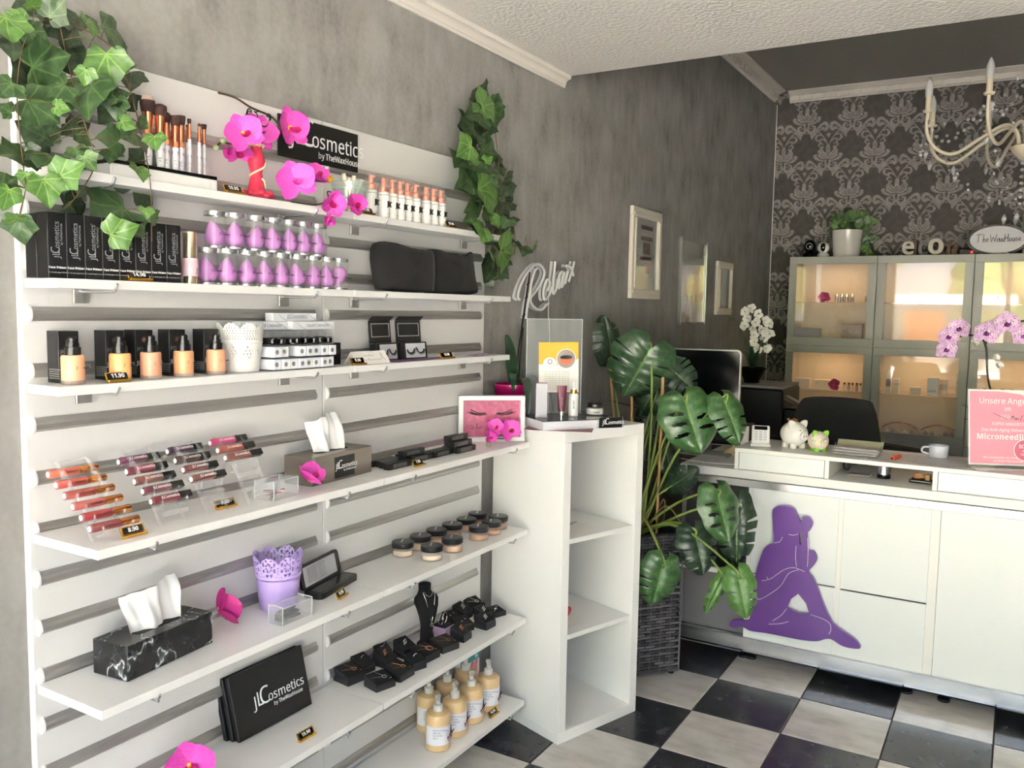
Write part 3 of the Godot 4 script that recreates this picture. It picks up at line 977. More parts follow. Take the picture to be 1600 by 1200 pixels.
# ---------- third shelf ----------
func shelf_three() -> void:
	var y := 1.3935
	var zb := [-1.0425, -1.147, -1.219, -1.306, -1.403]
	var place := ["at the left end of the shelf", "second from the left", "in the middle of the five", "fourth from the left", "next to the white lace pot"]
	var first: Node3D = null
	for k in 5:
		var lab: String = "black foundation carton %s, behind its bottle" % place[k]
		if first: copy(first, lab, Vector3(0.05, y, zb[k]), PI / 2)
		else:
			first = item("foundation_carton", lab, "carton", 0.05, y, zb[k], "black foundation cartons")
			obj("body", box(st(), Vector3(0, 0.053, 0), Vector3(0.044, 0.106, 0.040), 0.0005), M.carton_black, first)
			lettering(first, "lettering", "POWER", 0.0125, M.print_grey, at(-0.019, 0.058, 0.0203))
			lettering(first, "lettering", "foundation", 0.005, M.print_grey, at(-0.012, 0.050, 0.0203))
			lettering(first, "lettering", "JLCosmetics", 0.0125, M.print_white, at(-0.0195, 0.028, 0.0203))
			var em := st()
			for j in 9:
				var a := TAU * j / 9
				var c := []
				for i in 9: c.append(Vector3(cos(a) * 0.004 + cos(a + i * 0.5) * 0.0024, 0.084 + sin(a) * 0.004 + sin(a + i * 0.5) * 0.0024, 0.0202))
				tube(em, c, 0.00045, 4)
			obj("emblem", em, mat("emblem_brown", h("7a5444"), 0.6), first)
			for j in 5: lettering(first, "lettering", "ingredients listed here", 0.0036, M.print_grey, Transform3D(Basis(Vector3.UP, -PI / 2), Vector3(-0.0222, 0.026 - j * 0.0045, -0.014)))
	var zz := [-1.029, -1.135, -1.210, -1.296, -1.388]
	var cols := [h("e0a884"), h("dca56c"), h("cf967a"), h("d09a70"), h("d39a78")]
	var tone := ["pale peach", "golden beige", "rosy beige", "tan", "warm beige"]
	var frost := clear("frosted_glass", h("f3ddd0"), 0.35, 0.3)
	for k in 5:
		var o := item("foundation_bottle", "%s foundation bottle with a black pump, standing %s" % [tone[k], place[k]], "bottle", 0.104, y, zz[k], "foundation bottles")
		obj("body", lathe(st(), V2([0, 0.007, 0.0212, 0.007, 0.0222, 0.010, 0.0222, 0.055, 0.0205, 0.0585, 0.012, 0.059, 0, 0.059]), 26), mat("foundation_%d" % k, cols[k], 0.35), o)
		obj("glass_base", lathe(st(), V2([0, 0, 0.0226, 0, 0.0228, 0.008, 0.0, 0.008]), 26), frost, o)
		obj("pump", lathe(st(), V2([0, 0.059, 0.0155, 0.059, 0.0155, 0.0745, 0.0125, 0.0755, 0.0125, 0.083, 0.0095, 0.0835, 0.0095, 0.093, 0.007, 0.096, 0, 0.0963]), 22), mat("pump_black", h("141416"), 0.25), o)
		wordmark(o, 0.026, Transform3D(Basis(Vector3.UP, 0.2), Vector3(-0.006, 0.031, 0.0224)), M.print_black)
	price_tag("11.90", Vector3(0.131, y, -1.112), "gold price stand in front of the golden beige foundation", 0.0, 0.054)
	# lace pot
	lace_pot("white flared pot with a lace-cut scalloped rim on the third shelf", Vector3(0.079, y, -1.486), 0.122, 0.043, 0.058, mat("pot_white", h("e9e6df"), 0.45), true)
	# acrylic display
	var o := item("acrylic_display", "clear tiered acrylic display rack holding the concealer cartons", "display rack", 0.078, y, -1.663)
	var s := st()
	for k in 4: box(s, Vector3(0, [0.001, 0.0325, 0.064, 0.101][k], -0.01 + [0.0, 0.0, 0.0, -0.01][k]), Vector3(0.232, 0.002, [0.11, 0.108, 0.106, 0.085][k]), 0.0)
	obj("tiers", s, M.acrylic, o)
	s = st()
	for k in 9: box(s, Vector3(-0.116 + k * 0.029, 0.05, -0.012), Vector3(0.0016, 0.10, 0.104), 0.0)
	obj("dividers", s, M.acrylic, o)
	var first_c: Node3D = null
	for k in 15:
		var low := k < 8
		var n := k if low else k - 8
		var lab := "white concealer carton, %s from the left in the %s rack row" % [ORD[n], "bottom" if low else "second"]
		var p := Vector3(0.082 + [0, 0.004, 0.002, 0.006, 0.001, 0.0, 0.005, -0.004, 0.002, -0.002, 0.004, 0.006, 0.0, 0.003, 0.005][k], y + (0.0025 if low else 0.034), -1.549 - (n + (0 if low or n < 2 else 1)) * 0.0282)
		if first_c: copy(first_c, lab, p, PI / 2)
		else:
			first_c = item("concealer_carton", lab, "carton", p.x, p.y, p.z, "white concealer cartons")
			obj("body", box(st(), Vector3(0, 0.0135, 0), Vector3(0.0245, 0.026, 0.118), 0.0005), mat("carton_white", h("e6e7ea"), 0.3), first_c)
			obj("round_print", lathe(st(), V2([0, 0.0003, 0.0062, 0.0003, 0.0062, 0, 0.0, 0]), 18, Transform3D(Basis(Vector3.RIGHT, PI / 2), Vector3(-0.003, 0.0135, 0.0590))), M.print_grey, first_c)
			lettering(first_c, "lettering", "C", 0.009, M.print_black, at(-0.0055, 0.0105, 0.0595))
	var beige := mat("tube_beige", h("cfa98a"), 0.4)
	first_c = null
	for k in 8:
		var lab := "black capped concealer tube, %s from the left on the upper tier" % ORD[k]
		var p := Vector3(0.075 + (k % 3) * 0.003, y + 0.0655 + 0.009, -1.551 - k * 0.0285)
		if first_c: copy(first_c, lab, p, PI / 2)
		else:
			first_c = item("concealer_tube", lab, "tube", p.x, p.y, p.z, "concealer tubes with black caps")
			obj("cap", box(st(), Vector3(0, 0.0, 0.026), Vector3(0.0185, 0.0165, 0.058), 0.003), M.pump_black, first_c)
			obj("body", box(st(), Vector3(0, 0.0, -0.026), Vector3(0.0165, 0.015, 0.046), 0.003), beige, first_c)
	for k in 3:
		var p := [Vector3(0.07, y + 0.1025, -1.56), Vector3(0.085, y + 0.1025, -1.722), Vector3(0.066, y + 0.1245, -1.672)][k] as Vector3
		o = item("palette_carton", ["white printed carton lying at the left on top of the rack", "white printed carton lying at the right on top of the rack", "white printed carton lying across the other two on the rack"][k], "carton", p.x, p.y, p.z, "long white cartons on the rack")
		obj("body", box(st(), Vector3(0, 0.0105, 0), Vector3(0.158, 0.021, 0.03), 0.0005), M.carton_white, o)
		lettering(o, "lettering", "JLCosmetics" if k == 2 else "Liquid Concealer", 0.014 if k == 2 else 0.012, M.print_grey, at(-0.03, 0.0065, 0.0152))
		s = st()
		tube(s, curve([Vector3(-0.06, 0.018, 0.0151), Vector3(-0.045, 0.006, 0.0151), Vector3(-0.03, 0.002, 0.0151)], 5), 0.0005, 4)
		tube(s, curve([Vector3(0.04, 0.019, 0.0151), Vector3(0.06, 0.012, 0.0151), Vector3(0.075, 0.003, 0.0151)], 5), 0.0005, 4)
		obj("line_print", s, M.print_grey, o)
	o = item("black_case", "small black case standing behind the right end of the acrylic rack", "case", 0.06, y, -1.815)
	obj("body", box(st(), Vector3(0, 0.031, 0), Vector3(0.082, 0.062, 0.03), 0.0008), M.carton_black, o)
	obj("label_print", box(st(), Vector3(0.02, 0.036, 0.0152), Vector3(0.03, 0.012, 0.0006), 0.0), mat("label_brown", h("4a3f3a"), 0.6), o)
	# folded paper card
	o = item("tent_card", "folded white paper card with handwriting standing by the lash boxes", "card", 0.108, y, -1.935)
	var pc := mat("paper_white", h("efeae4"), 0.8)
	s = st()
	prism(s, poly2([0.024, 0, 0.0245, 0.0005, 0.0005, 0.0365, -0.0005, 0.0365, -0.0245, 0.0005, -0.024, 0, 0, 0.0355]), 0.15, Transform3D(Basis(Vector3(0, 0, 1), Vector3.UP, Vector3(-1, 0, 0)), Vector3(0.075, 0, 0)))
	obj("paper", s, pc, o)
	var ft := face(Vector3(0, 0.0183, 0.0127), Vector3.RIGHT, Vector3(0, 0.036, -0.024))
	scribble(o, "handwriting", ft * at(-0.028, 0.006, 0), 0.045, 0.0075, 9, 3)
	scribble(o, "handwriting", ft * at(-0.035, -0.008, 0), 0.075, 0.008, 14, 5)
	obj("drawing", tube(st(), curve([ft * Vector3(0.04, -0.010, 0.0003), ft * Vector3(0.052, 0.008, 0.0003), ft * Vector3(0.047, 0.013, 0.0003), ft * Vector3(0.05, -0.002, 0.0003), ft * Vector3(0.063, -0.010, 0.0003)], 6), 0.0005, 4), M.print_grey, o)
	price_tag("9.90", Vector3(0.131, y, -1.868), "gold price stand at the left corner of the tent card", 0.0, 0.056)
	# lash boxes
	var lb := mat("lash_black", h("1c1c1d"), 0.6)
	var silver := mat("silver_line", h("b5b3b3"), 0.4, 0.4)
	for k in 2:
		o = item("lash_box", ["open black lash box with a lid window, behind the tent card", "open black lash box with a lid window, right of the other one"][k], "lash box", 0.058, y, [-2.073, -2.212][k], "open lash boxes", [0.12, -0.06][k])
		obj("tray", box(st(), Vector3(0, 0.027, 0.0), Vector3(0.126, 0.054, 0.022), 0.0006, Basis(Vector3.RIGHT, -0.12)), lb, o)
		var lid := face(Vector3(0, 0.054, -0.014), Vector3.RIGHT, Vector3(0, 1, -0.10))
		var ld := obj("lid", box(st(), lid * Vector3(0, 0.035, 0), Vector3(0.120, 0.07, 0.004), 0.0005, lid.basis), lb, o)
		obj("flap", box(st(), lid * Vector3(0, 0.076, 0.010), Vector3(0.122, 0.018, 0.002), 0.0004, lid.basis * Basis(Vector3.RIGHT, 0.9)), lb, ld)
		s = st()
		for q in [[0, 0.060, 0.10, 0.003], [0, 0.020, 0.10, 0.003], [-0.05, 0.040, 0.003, 0.043], [0.05, 0.040, 0.003, 0.043]]: box(s, lid * Vector3(q[0], q[1], 0.0024), Vector3(q[2], q[3], 0.001), 0.0, lid.basis)
		obj("window_frame", s, silver, ld)
		var tf := face(Vector3(0.004, 0.028, 0.0125), Vector3.RIGHT, Vector3(0, 1, -0.12))
		obj("card", box(st(), tf * Vector3(0, 0, 0), Vector3(0.095, 0.046, 0.001), 0.0, tf.basis), mat("lash_card", h("cfcfd2"), 0.35), o)
		s = st()
		for e in [-1.0, 1.0]:
			var c := Vector2(e * 0.024, 0.004)
			for j in 17:
				var a := PI + PI * j / 16.0
				var r0 := 0.0155
				var b0 := c + Vector2(cos(a) * r0, sin(a) * r0 * 0.75)
				var b1 := c + Vector2(cos(a - e * 0.35) * (r0 + 0.011), sin(a - e * 0.35) * (r0 + 0.008) * 0.85)
				tube(s, [tf * Vector3(b0.x, b0.y, 0.001), tf * Vector3(b1.x, b1.y, 0.004)], [0.0012, 0.0003], 4, false)
			var c2 := []
			for j in 13: c2.append(tf * Vector3(c.x + cos(PI + PI * j / 12.0) * 0.0155, c.y + sin(PI + PI * j / 12.0) * 0.0116, 0.001))
			tube(s, c2, 0.0016, 5)
		obj("lashes", s, M.black_matt, o)
	# flat purple leaflets
	for k in 3:
		o = item("leaflet", ["purple leaflet lying under the lash boxes", "purple leaflet lying between lash boxes and price stand", "pink leaflet lying at the right end of the third shelf"][k], "leaflet", [0.105, 0.095, 0.085][k], y + 0.0003 + k * 0.0004, [-2.12, -2.27, -2.58][k], "", [0.1, -0.12, 0.2][k])
		obj("paper", box(st(), Vector3(0, 0.0004, 0), Vector3(0.17, 0.0006, 0.06), 0.0), mat("leaflet_%d" % k, [h("6d4a72"), h("7b5f80"), h("b58fae")][k], 0.5), o)
		s = st()
		for j in 4: box(s, Vector3(-0.04 + j * 0.03, 0.0009, 0.01 - 0.008 * (j % 2)), Vector3(0.022, 0.0003, 0.008), 0.0)
		obj("print", s, mat("leaflet_dark", h("4c2f55"), 0.5) if k < 2 else M.print_white, o)
	price_tag("10.90", Vector3(0.131, y, -2.308), "gold price stand alone on the right half of the third shelf", 0.0, 0.07)

func scribble(par: Node, n: String, t: Transform3D, w: float, hh: float, letters: int, sd: int, m: Material = null) -> void: # a line of illegible cursive
	var r := RandomNumberGenerator.new()
	r.seed = sd
	var p := []
	for i in letters * 3:
		var x := w * i / (letters * 3.0)
		var yy := hh * (0.15 + (0.35 + 0.6 * float(r.randf() < 0.25)) * float(i % 3 == 1) + 0.1 * r.randf())
		p.append(t * Vector3(x - 0.2 * hh * float(i % 3 == 2), yy - hh * 0.3, 0.0003))
	obj(n, tube(st(), curve(p, 3), hh * 0.045, 4), m if m else M.print_grey, par)

func lace_pot(label: String, pos: Vector3, hh: float, r0: float, r1: float, m: Material, diamonds: bool) -> void:
	var o := thing("lace_pot", label, "pot", pos)
	var s := st()
	var N := 144
	var R := 56
	var P := func(i: int, j: int, inner: float) -> Vector3:
		var v := float(j) / R
		var a := TAU * i / N
		var rr := lerpf(r0, r1, v) + (0.0012 if absf(v - 0.60) < 0.012 else 0.0) - inner
		return Vector3(cos(a) * rr, v * hh, -sin(a) * rr)
	s.set_smooth_group(1)
	for i in N:
		for j in R:
			var v := (j + 0.5) / R
			var u := fposmod(float(i) / N * 8.0, 1.0)
			# scalloped top
			var top := 0.90 + 0.10 * absf(sin(PI * (u)))
			if fposmod(u * 4.0, 1.0) < 0.25: top -= 0.02
			if v > top: continue
			var hole := false
			if diamonds:
				var du := absf(u - 0.5)
				if v > 0.64 and v < top - 0.04: hole = (i % 3 == 1 + (j / 3) % 2) and j % 3 != 0 and i % 3 != 0
				elif v > 0.18 and v < 0.56:
					var dv := absf(v - 0.40)
					if du * 0.42 + dv < 0.165: hole = (i + (j / 2)) % 4 < 1 + int(j % 4 == 0) and j % 2 == 0 or (i % 4 == 2 and j % 4 == 1)
			else:
				if v > 0.62 and v < top - 0.03:
					var c := Vector2(u - 0.5, (v - 0.82) * 2.1)
					var d := c.length()
					var an := fposmod(c.angle() / TAU * 8.0, 1.0)
					if d < 0.44: hole = (d > 0.08 and d < 0.2 and an < 0.6) or (d > 0.27 and d < 0.38 and an > 0.25 and an < 0.8)
					else: hole = i % 3 == 0 and j % 3 == 0
				elif v > 0.555 and v < 0.585: hole = i % 2 == 0
			if hole: continue
			quad(s, P.call(i, j, 0.0), P.call(i + 1, j, 0.0), P.call(i + 1, j + 1, 0.0), P.call(i, j + 1, 0.0))
			quad(s, P.call(i + 1, j, 0.0012), P.call(i, j, 0.0012), P.call(i, j + 1, 0.0012), P.call(i + 1, j + 1, 0.0012))
	obj("body", s, m, o)
	obj("floor", lathe(st(), V2([0, 0, r0, 0, r0, 0.003, 0, 0.003]), 40), m, o)

# ---------- fourth shelf ----------
func gloss_stand(label: String, z0: float, w: float, steps: int) -> void:
	var o := item("gloss_stand", label, "display stand", 0.12, 1.0835, z0 - w / 2, "clear lip gloss stands")
	for e in [-1.0, 1.0]:
		var s := st()
		var p := PackedVector2Array()
		for k in 13: # curved side leg in the plane across the shelf
			var a := k / 12.0
			p.append(Vector2(-0.058 + 0.125 * pow(a, 1.0), 0.150 - 0.150 * pow(a, 1.6)))
		for k in range(12, -1, -1):
			var a := k / 12.0
			p.append(Vector2(-0.066 + 0.125 * pow(a, 1.0), 0.146 - 0.146 * pow(a, 1.5)))
		prism(s, p, 0.003, Transform3D(Basis(Vector3(0, 0, 1), Vector3.UP, Vector3(-1, 0, 0)), Vector3(e * w * 0.31, 0, 0)))
		for k in steps:
			var x := -0.05 + 0.027 * k
			var yy := 0.121 - 0.0185 * k
			tube(s, curve([Vector3(e * w * 0.31, yy - 0.016, x - 0.006), Vector3(e * w * 0.31, yy - 0.0125, x + 0.006), Vector3(e * w * 0.31, yy - 0.006, x + 0.0125), Vector3(e * w * 0.31, yy + 0.008, x + 0.013)], 4), 0.0022, 6)
		obj("side_leg", s, M.acrylic, o)
	obj("cross_bar", box(st(), Vector3(0, 0.146, -0.062), Vector3(w * 0.64, 0.003, 0.006), 0.0), M.acrylic, o)
	obj("cross_bar", box(st(), Vector3(0, 0.03, 0.038), Vector3(w * 0.64, 0.012, 0.003), 0.0, Basis(Vector3.RIGHT, -0.5)), M.acrylic, o)
	for k in 6 - steps: # empty rests below
		obj("empty_rest", tube(st(), [Vector3(-w * 0.38, 0.121 - 0.0185 * (steps + k), -0.05 + 0.027 * (steps + k)), Vector3(w * 0.2, 0.121 - 0.0185 * (steps + k), -0.05 + 0.027 * (steps + k))], 0.006, 8), M.acrylic, o)

func shelf_four() -> void:
	var y := 1.0835
	var data := [[-0.991, 0.107, 6, "leftmost"], [-1.149, 0.100, 5, "second"], [-1.274, 0.094, 4, "third"], [-1.395, 0.111, 3, "fourth"]]
	var cols := [["c0614a", "b04a40", "99463c", "a2504b", "861d28", "7c3436"], ["5e2340", "6e1330", "6b3a33", "5c2233", "64121f"], ["3c1f3a", "3b1e22", "5e2b2c", "6b3833"], ["a3205c", "8f4038", "70392f"]]
	var word := [["coral", "brick red", "brown rose", "dusty rose", "dark red", "plum brown"], ["plum", "raspberry", "chestnut", "mulberry", "burgundy"], ["violet black", "dark coffee", "wine brown", "cocoa"], ["magenta", "terracotta", "dark nude"]]
	var rose_gold := mat("rose_gold", h("c9854f"), 0.2, 0.9)
	for g in 4:
		var D: Array = data[g]
		gloss_stand("clear acrylic gloss stand, %s from the left, %s" % [["first", "second", "third", "fourth"][g], ["full of copper capped glosses", "holding five black capped glosses", "holding four black capped glosses", "holding three black capped glosses"][g]], D[0], D[1], D[2])
		for k in D[2]:
			var x: float = 0.07 + 0.027 * k
			var yy: float = [1.2085, 1.2115, 1.2175, 1.222][g] - 0.0185 * k
			if g == 3: yy += 0.003 * k
			var o := item("lip_gloss", "%s lip gloss with a %s cap, %s from the top on the %s stand" % [word[g][k], "copper" if g == 0 else "black", ORD[k], D[3]], "lip gloss", x, yy, D[0] - D[1] / 2, "copper capped lip glosses" if g == 0 else "black capped lip glosses")
			var L: float = D[1]
			var m := mat("gloss_%d_%d" % [g, k], h(cols[g][k]), 0.15)
			m.clearcoat_enabled = true
			if g == 0:
				var t := Transform3D(Basis(Vector3.BACK, -PI / 2), Vector3(-L / 2, 0, 0))
				obj("tube", lathe(st(), V2([0, 0, 0.0082, 0, 0.0088, 0.001, 0.0088, L * 0.60, 0, L * 0.60]), 18, t), m, o)
				obj("cap", lathe(st(), V2([0.0082, L * 0.60, 0.0082, L - 0.001, 0.0075, L, 0, L]), 18, t), rose_gold, o)
				obj("rim", lathe(st(), V2([0.0060, -0.0003, 0.0088, -0.0003, 0.0090, 0.003]), 18, t), M.acrylic, o)
			else:
				var tilt := Basis(Vector3.RIGHT, -0.6)
				obj("tube", box(st(), Vector3(-L * 0.16, 0, 0), Vector3(L * 0.66, 0.0155, 0.0155), 0.0012, tilt), m, o)
				obj("cap", box(st(), Vector3(L * 0.33, 0, 0), Vector3(L * 0.34, 0.0158, 0.0158), 0.0010, tilt), M.pump_black, o)
			obj("sticker", lathe(st(), V2([0, 0.0008, 0.0058, 0.0006, 0.0058, 0, 0, 0]), 16, Transform3D(Basis(Vector3.BACK, PI / 2), Vector3(-L / 2 - 0.0004, 0, 0))), M.print_white, o)
			var ft := face(Vector3(-L * 0.30, -0.002, 0.0090), Vector3.RIGHT, Vector3.UP) if g == 0 else face(Vector3(-L * 0.28, 0.0, 0.0), Vector3.RIGHT, Basis(Vector3.RIGHT, -0.6) * Vector3.UP) * at(0, -0.002, 0.0081)
			lettering(o, "lettering", "JLCosmetics", 0.0085, M.print_black if g == 0 else M.print_white, ft)
	price_tag("8.90", Vector3(0.212, y, -1.083), "gold price stand in front of the copper capped glosses", 0.0, 0.054)
	price_tag("9.50", Vector3(0.17, y, -1.355), "gold price stand in front of the third gloss stand", 0.0, 0.058)
	# acrylic cube with hair grips
	var o := item("acrylic_cube", "small open acrylic cube with black and pink grips beside the orchid head", "box", 0.18, y, -1.505, "", 0.1)
	var s := st()
	box(s, Vector3(0, 0.001, 0), Vector3(0.09, 0.002, 0.06), 0.0)
	for e in [-1.0, 1.0]:
		box(s, Vector3(0, 0.024, e * 0.03), Vector3(0.092, 0.046, 0.002), 0.0)
		box(s, Vector3(e * 0.045, 0.024, 0), Vector3(0.002, 0.046, 0.062), 0.0)
	obj("walls", s, M.acrylic, o)
	s = st()
	for e in [[-0.045, 0.03], [0.045, 0.03], [-0.045, -0.03], [0.045, -0.03]]: tube(s, [Vector3(e[0], 0, e[1]), Vector3(e[0], 0.047, e[1])], 0.0013, 6)
	for e in [-0.03, 0.03]: tube(s, [Vector3(-0.045, 0.047, e), Vector3(0.045, 0.047, e)], 0.0013, 6)
	obj("edges", s, clear("acrylic_edge", h("ffffff"), 0.45, 0.1), o)
	for k in 8:
		var gp := item("hair_grip", "slim %s cosmetic stick in the acrylic cube, %s from the left" % ["pink" if k % 4 == 3 else "black", ORD[k]], "grip", 0.18, y + 0.004, -1.505, "pink sticks in the cube" if k % 4 == 3 else "black sticks in the cube")
		var a := -0.9 + k * 0.24
		var c := Vector3(-0.012 + 0.003 * (k % 3), 0.003 + 0.0035 * (k / 2), 0.002)
		var d := Vector3(cos(a * 0.6), 0.18 * sin(k * 1.7), sin(a * 0.6)) * 0.026
		obj("stick", tube(st(), [c - d, c + d], 0.0026, 6), mat("grip_pink", h("e39aa2"), 0.5) if k % 4 == 3 else M.black, gp)
	# single orchid head
	o = thing("orchid", "single pink orchid head lying in front of the steel tissue box", "flower", Vector3(0.19, y, -1.61))
	orchid_flower(o, "flower", toward(Vector3(0, 0.022, 0), Vector3(0.45, 0.75, -0.1), 0.6), 0.10, M.petal_pink, M.lip_magenta, M.heart_yellow, 0.45)
	# steel tissue box
	var steel := mat("steel_box", h("8b837b"), 0.28, 0.9)
	var bx := Transform3D(Basis(Vector3.UP, atan2(-0.01, 0.255)), Vector3.ZERO)
	o = item("tissue_box", "brushed steel tissue box with a black shop label on its front", "tissue box", 0.115, y, -1.765, "", 0.05)
	tissue_box(o, Vector3(0.255, 0.0765, 0.098), steel)
	tissue(o, Vector3(-0.008, 0.0775, 0.006), 0.052, 0.095, 0.10, 3)
	obj("label_plate", box(st(), Vector3(0.005, 0.036, 0.0497), Vector3(0.085, 0.058, 0.001), 0.0), M.sign_black, o)
	logo(o, 0.082, at(-0.034, 0.031, 0.0505), M.print_white)
	# eyeliner cartons
	var nm := 0
	var rows := [[0.179, -1.99, 0], [0.155, -2.0, 0], [0.132, -2.01, 0], [0.108, -2.0, 0], [0.157, -2.125, 0], [0.134, -2.14, 0], [0.110, -2.13, 0], [0.145, -2.10, 1], [0.162, -2.235, 0], [0.138, -2.25, 0], [0.178, -2.345, 0], [0.154, -2.36, 0], [0.130, -2.355, 0], [0.166, -2.34, 1], [0.14, -2.35, 1], [0.15, -2.335, 2]]
	var first: Node3D = null
	var names := ["front one of the left group", "second from the front of the left group", "third from the front of the left group", "rearmost one of the left group", "front one under the stack in the middle", "second from the front in the middle group", "rearmost one of the middle group", "top one of the two layers in the middle", "front one of the small pair right of the middle", "rear one of the small pair right of the middle", "front one of the bottom layer at the right", "middle one of the bottom layer at the right", "rear one of the bottom layer at the right", "front one of the second layer at the right", "rear one of the second layer at the right", "topmost one of the stack at the right"]
	for r in rows:
		var lab: String = "slim black eyeliner carton, %s" % names[nm]
		nm += 1
		var p := Vector3(r[0], y + 0.0188 * r[2], r[1])
		var rot := PI / 2 + sin(nm * 2.3) * 0.03
		if first: copy(first, lab, p, rot)
		else:
			first = item("eyeliner_carton", lab, "carton", p.x, p.y, p.z, "slim black eyeliner cartons")
			obj("body", box(st(), Vector3(0, 0.0092, 0), Vector3(0.108, 0.0182, 0.021), 0.0005), M.carton_black, first)
			for j in 3: lettering(first, "lettering", "directions and ingredients of the pencil", 0.0036, M.print_grey, at(-0.035, 0.0118 - j * 0.004, 0.0107))
			lettering(first, "lettering", "JL", 0.008, M.print_grey, Transform3D(Basis(Vector3.UP, PI / 2), Vector3(0.0543, 0.006, 0.003)))
	price_tag("7.90", Vector3(0.215, y, -2.045), "gold price stand in front of the eyeliner cartons", 0.1, 0.05)
	# framed glitter picture
	o = thing("picture_frame", "white box frame with two lash drawings on pink glitter at the shelf end", "picture frame", Vector3(0.14, y, -2.578))
	var ri := Vector3(0.180, 0, -0.158).normalized()
	o.transform.basis = face(Vector3.ZERO, ri, Vector3.UP).basis
	s = st()
	var fw := 0.24
	var fh := 0.165
	for e in [[0, 0.008, fw, 0.016], [0, fh - 0.008, fw, 0.016], [-fw / 2 + 0.008, fh / 2, 0.016, fh - 0.032], [fw / 2 - 0.008, fh / 2, 0.016, fh - 0.032]]: box(s, Vector3(e[0], e[1], -0.014), Vector3(e[2], e[3], 0.03), 0.0008)
	obj("frame", s, M.white, o)
	var gl := mat("glitter_pink", Color.WHITE, 0.4)
	own_tex(gl, ramp([[noise_image(256, 256, 0.35, 2, 77), 1.6], [noise_image(256, 256, 0.01, 2, 78), 0.3]], [h("7a2347"), h("943458"), h("a8496c"), h("d894ac")], 1.0), 0.08)
	obj("print", box(st(), Vector3(0, fh / 2, -0.022), Vector3(fw - 0.03, fh - 0.03, 0.002), 0.0), gl, o)
	s = st()
	for e in [-1.0, 1.0]:
		var c := []
		for k in 11: c.append(Vector3(e * 0.048 + (k - 5) * 0.0052 * e, 0.108 - 0.006 * sin(PI * k / 10.0) + 0.0012 * k - 0.006, -0.0205))
		tube(s, c, 0.0018, 5)
		for k in 22:
			var f := k / 21.0
			var b0 := Vector3(e * (0.022 + 0.052 * f), 0.102 + 0.006 * f - 0.006 * sin(PI * f), -0.0205)
			tube(s, curve([b0, b0 + Vector3(e * (-0.004 + 0.012 * f), -0.006, 0), b0 + Vector3(e * (-0.006 + 0.024 * f), -0.010 + 0.010 * f, 0)], 3), [0.0013, 0.0012, 0.0011, 0.001, 0.0008, 0.0006, 0.0003], 4, false)
	obj("lash_drawing", s, M.print_black, o)
	strokes(o, "handwriting", [[0.006, 0.010, 0.001, 0.011, -0.002, 0.008, 0.004, 0.004, 0.001, -0.001, -0.004, 0.001], [0.012, 0.0, 0.017, 0.012, 0.014, 0.013, 0.013, 0.002, 0.018, 0.0], [0.026, 0.005, 0.021, 0.005, 0.021, 0.0, 0.026, 0.001, 0.026, 0.005, 0.030, 0.004]], Transform3D(Basis().scaled(Vector3(1.25, 1.25, 1)), Vector3(-0.07, 0.045, -0.0203)), 0.0008, M.print_black)
	strokes(o, "handwriting", [[0.0, 0.005, 0.003, 0.0, 0.006, 0.005, 0.009, 0.003], [0.011, 0.002, 0.016, 0.005, 0.013, 0.006, 0.011, 0.002, 0.016, 0.0]], Transform3D(Basis().scaled(Vector3(1.25, 1.25, 1)), Vector3(0.042, 0.047, -0.0203)), 0.0008, M.print_black)
	o = thing("orchid", "two pink orchid heads lying in front of the glitter picture frame", "flower", Vector3(0.2, y, -2.555))
	orchid_flower(o, "flower", toward(Vector3(-0.022, 0.03, 0.055), Vector3(0.9, 0.1, 0.6), 0.3), 0.06, M.petal_pink, M.lip_magenta, M.heart_yellow, 0.4)
	orchid_flower(o, "flower", toward(Vector3(-0.02, 0.055, 0.02), Vector3(0.5, 0.5, 0.6), 1.0), 0.07, M.petal_pink, M.lip_magenta, M.heart_yellow, 0.2)
	orchid_flower(o, "flower", toward(Vector3(0.0, 0.043, -0.045), Vector3(0.75, 0.3, 0.65), 0.4), 0.085, M.petal_pink, M.lip_magenta, M.heart_yellow, 0.05)
	obj("bud", lathe(st(), V2([0, -0.010, 0.006, -0.006, 0.008, 0, 0.005, 0.008, 0, 0.011]), 9, Transform3D(Basis(Vector3.BACK, 1.3), Vector3(-0.005, 0.009, 0.085))), M.bud_green, o)
	obj("stem", tube(st(), curve([Vector3(-0.01, 0.005, 0.08), Vector3(-0.025, 0.018, 0.02), Vector3(-0.02, 0.012, -0.04)], 5), 0.002, 6), mat("stem_blue", h("27335e"), 0.5), o)

# handwriting from polylines [x, y, x, y, ...] in the xy plane of t
func strokes(par: Node, n: String, lines: Array, t: Transform3D, r: float, m: Material) -> void:
	var s := st()
	for l in lines:
		var p := []
		for i in range(0, l.size(), 2): p.append(t * Vector3(l[i], l[i + 1], 0.0003))
		tube(s, curve(p, 4) if p.size() > 2 else p, r, 5)
	obj(n, s, m, par)

func tissue_box(o: Node3D, size: Vector3, m: Material) -> void:
	obj("body", box(st(), Vector3(0, size.y / 2, 0), size, 0.0015), m, o)
	obj("slot", prism(st(), rrect(size.x * 0.52, size.z * 0.28, size.z * 0.13), 0.0006, Transform3D(Basis(Vector3.RIGHT, -PI / 2), Vector3(0, size.y, 0.004))), M.black_matt, o)

